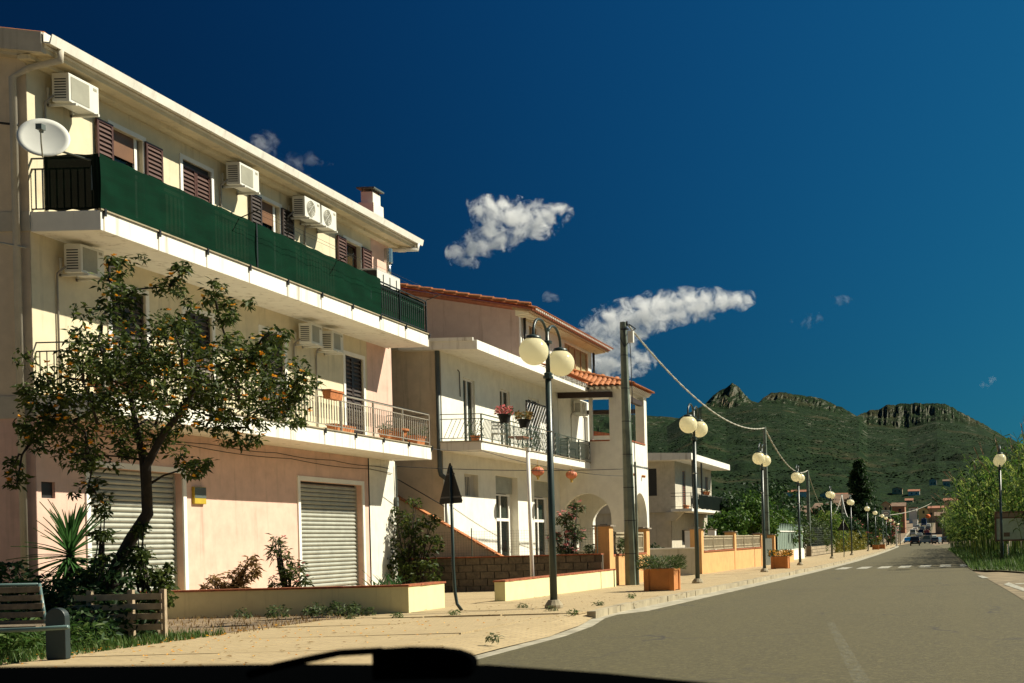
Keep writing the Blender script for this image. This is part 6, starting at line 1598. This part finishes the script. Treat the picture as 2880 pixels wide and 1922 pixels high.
# scrub clumps on the slope
q = random.Random(90)
ico = bmesh.new(); bmesh.ops.create_icosphere(ico, subdivisions=1, radius=1); iv = [v.co.copy() for v in ico.verts]; iff = [tuple(v.index for v in f.verts) for f in ico.faces]; ico.free()
SV = []; SF = []
for _ in range(20000):
    t = q.random()**.8*.97; u = q.uniform(-.26, .11); r_ = 660+1740*t; x = u*r_
    if fb_(x*.008, r_*.008, 20, 4)+q.uniform(-.25, .25) < -.05: continue
    w = max(0, math.sin(math.pi*t))**.6*(1-.95*t**3)
    h = fb_(x*.0035, r_*.0035, 3, 6)*26*w*(.4+.8*t)+abs(fb_(x*.011, r_*.008, 9, 4))*14*w*t+fb_(x*.05, r_*.05, 1, 3)*2.4*w+max(0, fb_(x*.006, r_*.0045, 40, 4)-.10)*27*w*t
    z = 1.2+slope_app(u, t)*r_+h; s = q.uniform(.8, 2.1)*(1 if t > .2 else .8); n0 = len(SV)
    for v in iv: k = s*q.uniform(.75, 1.2); SV.append((x+v.x*k, r_+v.y*k, z+v.z*k*.5))
    SF += [(a+n0, b+n0, c+n0) for a, b, c in iff]
scm = plain('scrub_green', (.030, .050, .014), 1, var=.3, vs=.05, bd=0)
def scrubmat():
    m, t, b = newmat('scrub'); g = N(t, 'ShaderNodeNewGeometry'); rr_ = N(t, 'ShaderNodeValToRGB'); rr_.color_ramp.elements[0].color = (.005, .018, .004, 1); rr_.color_ramp.elements[1].color = (.013, .028, .007, 1)
    t.links.new(g.outputs['Random Per Island'], rr_.inputs[0]); t.links.new(rr_.outputs[0], b.inputs['Base Color']); b.inputs['Roughness'].default_value = 1; b.inputs['Specular IOR Level'].default_value = .1; return m
MB().add(SV, SF).build('hillside_scrub', scrubmat(), None, base=(0, 1500, 100), kind='stuff', label='dark green scrub scattered over the mountain slope')
def hillz(u, r_):
    t = (r_-660)/1740; x = u*r_; w = max(0, math.sin(math.pi*t))**.6*(1-.95*t**3)
    return 1.2+slope_app(u, t)*r_+fb_(x*.0035, r_*.0035, 3, 6)*26*w*(.4+.8*t)+abs(fb_(x*.011, r_*.008, 9, 4))*14*w*t+fb_(x*.05, r_*.05, 1, 3)*2.4*w+max(0, fb_(x*.006, r_*.0045, 40, 4)-.10)*27*w*t
for i, (u, r_, w, hh, wm, rm, lab) in enumerate([
    (-.1205, 1010, 17, 5.5, whitew, rfo, 'cream house with a long orange roof highest on the left of the hillside'),
    (-.0420, 1130, 9, 4, tanw, rfo, 'small house with a red end wall on the hillside above the conifer'),
    (-.0290, 1120, 10, 4, whitew, rfo, 'hillside house with an orange roof just right of the conifer top'),
    (-.0140, 1230, 7, 5, bluew, rfb, 'left one of the two pale blue houses high on the hillside'),
    (-.0035, 1220, 7, 5, bluew, rfb, 'right one of the two pale blue houses high on the hillside'),
    (-.0980, 960, 8, 4, bluew, rfb, 'tiny pale house on the hillside right of the orange roofed one'),
    (-.0860, 900, 9, 4, tanw, rfo, 'small tan hillside house behind the third pole'),
    (.0060, 1010, 6, 3, whitew, rfb, 'tiny white house low on the slope above the street'),
    (-.0330, 980, 6, 4, tanw, rfo, 'small tan house half hidden by the conifer')]):
    x = u*r_; z = hillz(u, r_)
    house(lab, x-w/2, x+w/2, r_-4, r_+4, z-4, z+hh, wm, rm, 1.6, [(x-w*.2, z+1.4, 1.1, 1.4), (x+w*.2, z+1.4, 1.1, 1.4)], 'x' if i % 2 == 0 else 'y', name='hillside_house')
house('village house with an orange roof right of the street above the reeds', -3.4, 3.0, 596, 606, 7, 16.6, tanw, rfo, 1.2, [(-1, 14, 1, 1.3), (1.2, 14, 1, 1.3)], 'x')
# ------------------------------------------------------------------ cars
def car(x, y, rot, paint_, label, L=4.1, Wd=1.68, H=1.45, kind='hatch', z=None, name='parked_car'):
    z = gz(y)-.1 if z is None else z
    t = thing(name, label, 'car' if kind != 'van' else 'van', (x, y, z), 'cars in the village street')
    pts = {'hatch': [(-L/2, .35), (-L/2, .8), (-L/2+.12, .95), (-L/2+.45, H-.03), (-L/2+.7, H), (L*.08, H), (L*.26, .95), (L/2-.15, .78), (L/2, .6), (L/2, .35)],
           'van': [(-L/2, .35), (-L/2, 1.0), (-L/2+.06, H-.05), (-L/2+.2, H), (L*.22, H), (L*.36, 1.05), (L/2-.1, .9), (L/2, .6), (L/2, .35)]}[kind]
    def tr(p, s, k=1): return (s*Wd/2*k, p[0], p[1])
    n = len(pts); V = []
    for s in (-1, 1):
        for p in pts: V.append(tr(p, s, .86 if p[1] > .97 else 1))
    F = [tuple(range(n)), tuple(range(2*n-1, n-1, -1))]+[(i, n+i, n+(i+1) % n, (i+1) % n) for i in range(n)]
    mb = MB(); mb.V = [(x+v[0], y+v[1], z+v[2]) for v in V]; mb.F = F; mb.M = [0]*len(F)
    mb.build('body', paint_, t, bevel=.05)
    hw = Wd/2*.87+.01; m = MB()
    for s in (-1, 1): m.add([(x+s*(hw+.02), y-L*.36, z+1.0), (x+s*(hw+.02), y+L*.18, z+1.0), (x+s*hw, y+L*.06, z+H-.1), (x+s*hw, y-L*.3, z+H-.1)], [(0, 1, 2, 3)])
    m.build('side_window', glass, t)
    MB().add([(x-hw*.88, y-L/2+.10, z+.98), (x+hw*.88, y-L/2+.10, z+.98), (x+hw*.8, y-L/2+.40, z+H-.1), (x-hw*.8, y-L/2+.40, z+H-.1)] if kind == 'hatch' else [(x-hw*.88, y-L/2+.02-.03, z+1.05), (x+hw*.88, y-L/2-.01, z+1.05), (x+hw*.8, y-L/2+.03, z+H-.15), (x-hw*.8, y-L/2+.03, z+H-.15)], [(0, 1, 2, 3)]).build('rear_window', glass, t)
    for s in (-1, 1):
        MB().box(x+s*Wd*.42-.1, x+s*Wd*.42+.1, y-L/2-.015, y-L/2, z+.68, z+.84).build('tail_light', redl, t)
        for yy in (-L*.31, L*.31):
            w = MB().tube([(x+s*(Wd/2-.2), y+yy, z+.31), (x+s*(Wd/2+.01), y+yy, z+.31)], .31, 16).build('wheel', cablem, t); MB().tube([(x+s*(Wd/2), y+yy, z+.31), (x+s*(Wd/2+.02), y+yy, z+.31)], .18, 12).build('hub', galv, w)
    MB().box(x-.26, x+.26, y-L/2-.02, y-L/2, z+.5, z+.62).build('number_plate', trimw, t); MB().box(x-Wd/2+.03, x+Wd/2-.03, y-L/2-.04, y-L/2, z+.32, z+.48).build('bumper', cablem, t)
    t.rotation_euler = (0, 0, rot)
    return t
cp = lambda n, c, r=.3: plain(n, c, r, var=.02, bd=0)
cblue = cp('bright_blue_car_paint', (.01, .22, .55)); cblk = cp('black_car_paint', (.015, .016, .016)); csil = cp('silver_car_paint', (.36, .38, .36)); cgb = cp('grey_blue_car_paint', (.10, .14, .17)); cwh = cp('white_car_paint', (.66, .66, .62)); ccr = cp('cream_car_paint', (.42, .38, .24)); cdk = cp('dark_grey_car_paint', (.05, .055, .06)); crd = cp('dark_red_car_paint', (.16, .03, .02)); ctl = cp('blue_truck_paint', (.02, .05, .16))
car(-11.0, 315, .05, cblue, 'bright blue small car at the left edge of the far road')
car(-6.5, 222, .03, cblk, 'black car with a pale roof nearest in the street', H=1.6)
t = bpy.data.objects['parked_car.001']; MB().box(-6.5-.62, -6.5+.62, 220.8, 223.4, gz(222)-.1+1.60, gz(222)-.1+1.66).build('roof_panel', cwh, t)
car(-5.9, 300, .9, csil, 'silver grey van turning across the street', L=4.6, Wd=1.85, H=1.95, kind='van')
car(-3.2, 272, -.25, cgb, 'grey blue estate car parked on the right of the street', L=4.4)
car(-1.4, 268, 0, cdk, 'dark car in the shade at the right roadside, nearest the reeds')
car(-11.3, 345, .1, ccr, 'cream car behind the bright blue car')
car(-9.6, 372, .1, csil, 'light silver car behind the silver van')
car(-12.0, 392, 0, cwh, 'white van parked left in the uphill street', L=4.6, Wd=1.9, H=2.0, kind='van')
car(-9.9, 405, 0, cdk, 'dark car in the middle of the uphill street')
car(-7.9, 398, 0, crd, 'dark red car on the right of the uphill street')
car(-6.9, 372, 0, cdk, 'dark grey car in front of the brown old house')
car(-12.3, 430, 0, cwh, 'small white car higher up the street on the left')
car(-10.2, 440, 0, cgb, 'grey blue car higher up the street')
car(-8.2, 435, 0, cdk, 'dark car higher up the street on the right')
car(-12.6, 470, 0, csil, 'silver car near the top of the street')
car(-10.9, 500, 0, ctl, 'blue truck at the top of the visible street', L=6, Wd=2.3, H=2.9, kind='van', name='parked_truck')
car(-8.8, 478, 0, cwh, 'white car beside the blue truck')
t = thing('orange_parasol', 'round bright orange shade beside the blue truck', 'parasol', (-9.2, 500, gz(500)))
MB().ball((-9.3, 500, 8.3), 1.0, 16, 8, sz=.8).build('canopy', plain('bright_orange_cloth', (.80, .16, .02), .7), t, smooth=True); MB().tube([(-9.3, 500, gz(500)), (-9.3, 500, 8)], .05, 6).build('pole', steel, t)
t = thing('cream_kiosk', 'small cream box shaped kiosk at the left of the blue truck', 'kiosk', (-14.0, 490, gz(490))); MB().box(-15.0, -13.2, 490, 493, gz(490), 7.0).build('body', trimw, t); MB().box(-15.2, -13.0, 489.6, 493.2, 7.0, 7.15).build('roof', trimw, t)
for i, (x, y, H) in enumerate(((-7.7, 480, 8.4), (-13.9, 520, 6.5), (-10.2, 250, 4.8))):
    t = thing('far_pole', ['wooden pole before the tan village house', 'thin pole at the left side of the yellow house', 'grey pole near the white column'][i], 'pole', (x, y, gz(y)), 'thin poles in the village street')
    MB().tube([(x, y, gz(y)), (x, y, gz(y)+H)], .11, 6).build('shaft', beamw if i == 0 else grpipe, t); MB().box(x-.5, x+.5, y-.04, y+.04, gz(y)+H-.6, gz(y)+H-.5).build('crossarm', grpipe, t)
# ------------------------------------------------------------------ clouds
def cloud(label, Y, blobs, dens, seed, wisp=False, sc=.020, kk=1.0, group='white clouds in the dark blue sky'):
    P = [(a*Y, Y+dy*Y, 1.2+b*Y, r_*Y*(1.16 if not wisp else 1.35)) for a, b, r_, dy in blobs]
    mb = MB()
    for x, y, z, r_ in P: mb.ball((x, y, z), r_*1.12, 16, 10, sx=1.0, sy=.9, sz=.8)
    c0 = Vector((sum(p[0] for p in P)/len(P), Y, sum(p[2] for p in P)/len(P)))
    m = bpy.data.materials.new('cloud_vapour'); m.use_nodes = True; t = m.node_tree; t.nodes.clear()
    out = N(t, 'ShaderNodeOutputMaterial'); pv = N(t, 'ShaderNodeVolumePrincipled'); t.links.new(pv.outputs[0], out.inputs['Volume'])
    pv.inputs['Color'].default_value = (1, 1, 1, 1); pv.inputs['Anisotropy'].default_value = .25
    g = N(t, 'ShaderNodeNewGeometry'); acc = None
    # gentle domain warp
    wn = N(t, 'ShaderNodeTexNoise'); wn.inputs['Scale'].default_value = sc*.6; wn.inputs['Detail'].default_value = 3; t.links.new(g.outputs['Position'], wn.inputs['Vector'])
    ws = N(t, 'ShaderNodeVectorMath', operation='SUBTRACT'); ws.inputs[1].default_value = (.5, .5, .5); t.links.new(wn.outputs['Color'], ws.inputs[0])
    wm = N(t, 'ShaderNodeVectorMath', operation='SCALE'); wm.inputs['Scale'].default_value = 34; t.links.new(ws.outputs[0], wm.inputs[0])
    wp = N(t, 'ShaderNodeVectorMath', operation='ADD'); t.links.new(g.outputs['Position'], wp.inputs[0]); t.links.new(wm.outputs[0], wp.inputs[1])
    for x, y, z, r_ in P:
        s = N(t, 'ShaderNodeVectorMath', operation='SUBTRACT'); s.inputs[1].default_value = (x, y, z); t.links.new(wp.outputs[0], s.inputs[0])
        k = N(t, 'ShaderNodeVectorMath', operation='MULTIPLY'); k.inputs[1].default_value = (1/r_, 1.1/r_, 1.25/r_); t.links.new(s.outputs[0], k.inputs[0])
        l = N(t, 'ShaderNodeVectorMath', operation='LENGTH'); t.links.new(k.outputs[0], l.inputs[0])
        f = N(t, 'ShaderNodeMath', operation='SUBTRACT'); f.inputs[0].default_value = 1; t.links.new(l.outputs['Value'], f.inputs[1])
        if acc is None: acc = f.outputs[0]
        else:
            mx = N(t, 'ShaderNodeMath', operation='SMOOTH_MAX'); mx.inputs[2].default_value = .25; t.links.new(acc, mx.inputs[0]); t.links.new(f.outputs[0], mx.inputs[1]); acc = mx.outputs[0]
    nz = N(t, 'ShaderNodeTexNoise'); nz.inputs['Scale'].default_value = sc; nz.inputs['Detail'].default_value = 7; nz.inputs['Roughness'].default_value = .66; nz.inputs['Distortion'].default_value = .5
    t.links.new(g.outputs['Position'], nz.inputs['Vector'])
    a = N(t, 'ShaderNodeMath', operation='MULTIPLY_ADD'); t.links.new(nz.outputs[0], a.inputs[0]); a.inputs[1].default_value = 5.6*kk; a.inputs[2].default_value = -2.8*kk-(.30 if not wisp else .50)
    b = N(t, 'ShaderNodeMath', operation='ADD'); t.links.new(a.outputs[0], b.inputs[0]); t.links.new(acc, b.inputs[1])
    mr = N(t, 'ShaderNodeMapRange'); mr.inputs[1].default_value = 0; mr.inputs[2].default_value = .8; mr.inputs[3].default_value = 0; mr.inputs[4].default_value = dens*(1 if not wisp else .5); t.links.new(b.outputs[0], mr.inputs[0])
    t.links.new(mr.outputs[0], pv.inputs['Density'])
    o = mb.build('cloud', m, None, base=c0, label=label, cat='cloud', group=group)
    rm = o.modifiers.new('union', 'REMESH'); rm.mode = 'VOXEL'; rm.voxel_size = max(4, min(r_ for *_, r_ in P)*.25)
    return o
cloud('large ragged white cloud in the middle of the sky left of the utility pole', 5000, [(-.3745,.2275,.0125,0), (-.366,.2345,.013,0), (-.352,.243,.014,.002), (-.349,.257,.0165,0), (-.358,.2635,.011,0), (-.3645,.268,.007,0), (-.336,.2545,.018,0), (-.322,.2535,.017,.002), (-.310,.2565,.013,0), (-.300,.259,.009,0), (-.343,.237,.009,0)], .03, 1)
cloud('long white cloud stretching right from the utility pole top', 5000, [(-.270,.1655,.0145,0), (-.2595,.171,.017,0), (-.249,.178,.013,0), (-.2435,.167,.015,0), (-.233,.1765,.0165,0), (-.222,.1815,.0165,0), (-.211,.179,.012,0), (-.2035,.184,.0145,0), (-.193,.1815,.0125,0), (-.184,.1855,.013,0), (-.1725,.186,.009,0), (-.163,.1855,.0085,0), (-.156,.188,.007,0)], .03, 2)
cloud('white cloud low between the tiled attic and the utility pole', 5000, [(-.272,.147,.014,0), (-.262,.141,.016,0), (-.2515,.142,.0145,0), (-.2425,.1405,.0125,0), (-.268,.133,.012,0)], .03, 3)
cloud('faint wisp of cloud just above the cream house roof', 5000, [(-.532,.317,.0105,0), (-.524,.321,.007,0)], .012, 4, True)
cloud('thin scattered wisp of cloud above the house roof right of the faint one', 5000, [(-.505,.302,.010,0), (-.492,.304,.007,0), (-.4845,.3035,.006,0)], .008, 5, True)
cloud('tiny wisp of cloud above the tiled attic', 5000, [(-.3075,.1918,.0058,0)], .012, 6, True)
cloud('tiny wisp of cloud right of the long cloud, upper one', 5000, [(-.0845,.1843,.0052,0), (-.078,.184,.004,0)], .010, 7, True)
cloud('tiny wisp of cloud right of the long cloud, lower one', 5000, [(-.1065,.1697,.007,0), (-.100,.172,.004,0), (-.121,.1703,.003,0)], .010, 8, True)
cloud('small slanted wisp of cloud over the right end of the mountain', 5000, [(.0285,.1155,.004,0), (.0335,.1175,.0042,0)], .014, 9, True)
# ------------------------------------------------------------------ own car's scuttle and wiper
sc_ = thing('car_cowl', 'black blurred edge of the car bonnet along the bottom of the view', 'car part', (-.3, .9, 1.0))
ed = [(-1.0,1.1240),(-.70,1.1227),(-.4786,1.1193),(-.3393,1.1152),(-.2736,1.1089),(-.1972,1.0997),(-.1208,1.0903),(.06,1.0714),(.5,1.03)]
V = []; F = []
prof = [(.0, 0), (.03, -.003), (.10, -.012), (.18, -.035), (.22, -.075), (.22, -.12), (-.12, -.12), (-.12, -.03), (-.05, -.012)]
for x, z in ed: V += [(x, .9+dy, z+dz+.0012) for dy, dz in prof]
m_ = len(prof)
for i in range(len(ed)-1):
    for j in range(m_): a = i*m_+j; b = i*m_+(j+1) % m_; F.append((a, b, b+m_, a+m_))
F += [tuple(range(m_)), tuple((len(ed)-1)*m_+j for j in range(m_-1, -1, -1))]
MB().add(V, F).build('scuttle_panel', blackcar, sc_, smooth=True)
wp_ = thing('windscreen_wiper', 'blurred black windscreen wiper head resting above the bonnet edge', 'wiper', (-.4, .86, 1.12))
MB().tube([(-.475, .86, 1.117), (-.456, .86, 1.1222), (-.435, .86, 1.1265), (-.414, .86, 1.1302), (-.385, .86, 1.1312)], [.0028, .0028, .0026, .0024, .0024], 8).build('arm', blackcar, wp_, smooth=True)
pts = [(-.3880, 1.112), (-.3880, 1.1300), (-.386, 1.1328), (-.365, 1.1336), (-.345, 1.1328), (-.3320, 1.1308), (-.3245, 1.1280), (-.3208, 1.1245), (-.3208, 1.121), (-.3225, 1.117), (-.326, 1.112)]
MB().prism(pts, 'y', .85, .862).build('head', blackcar, wp_, bevel=.0025)
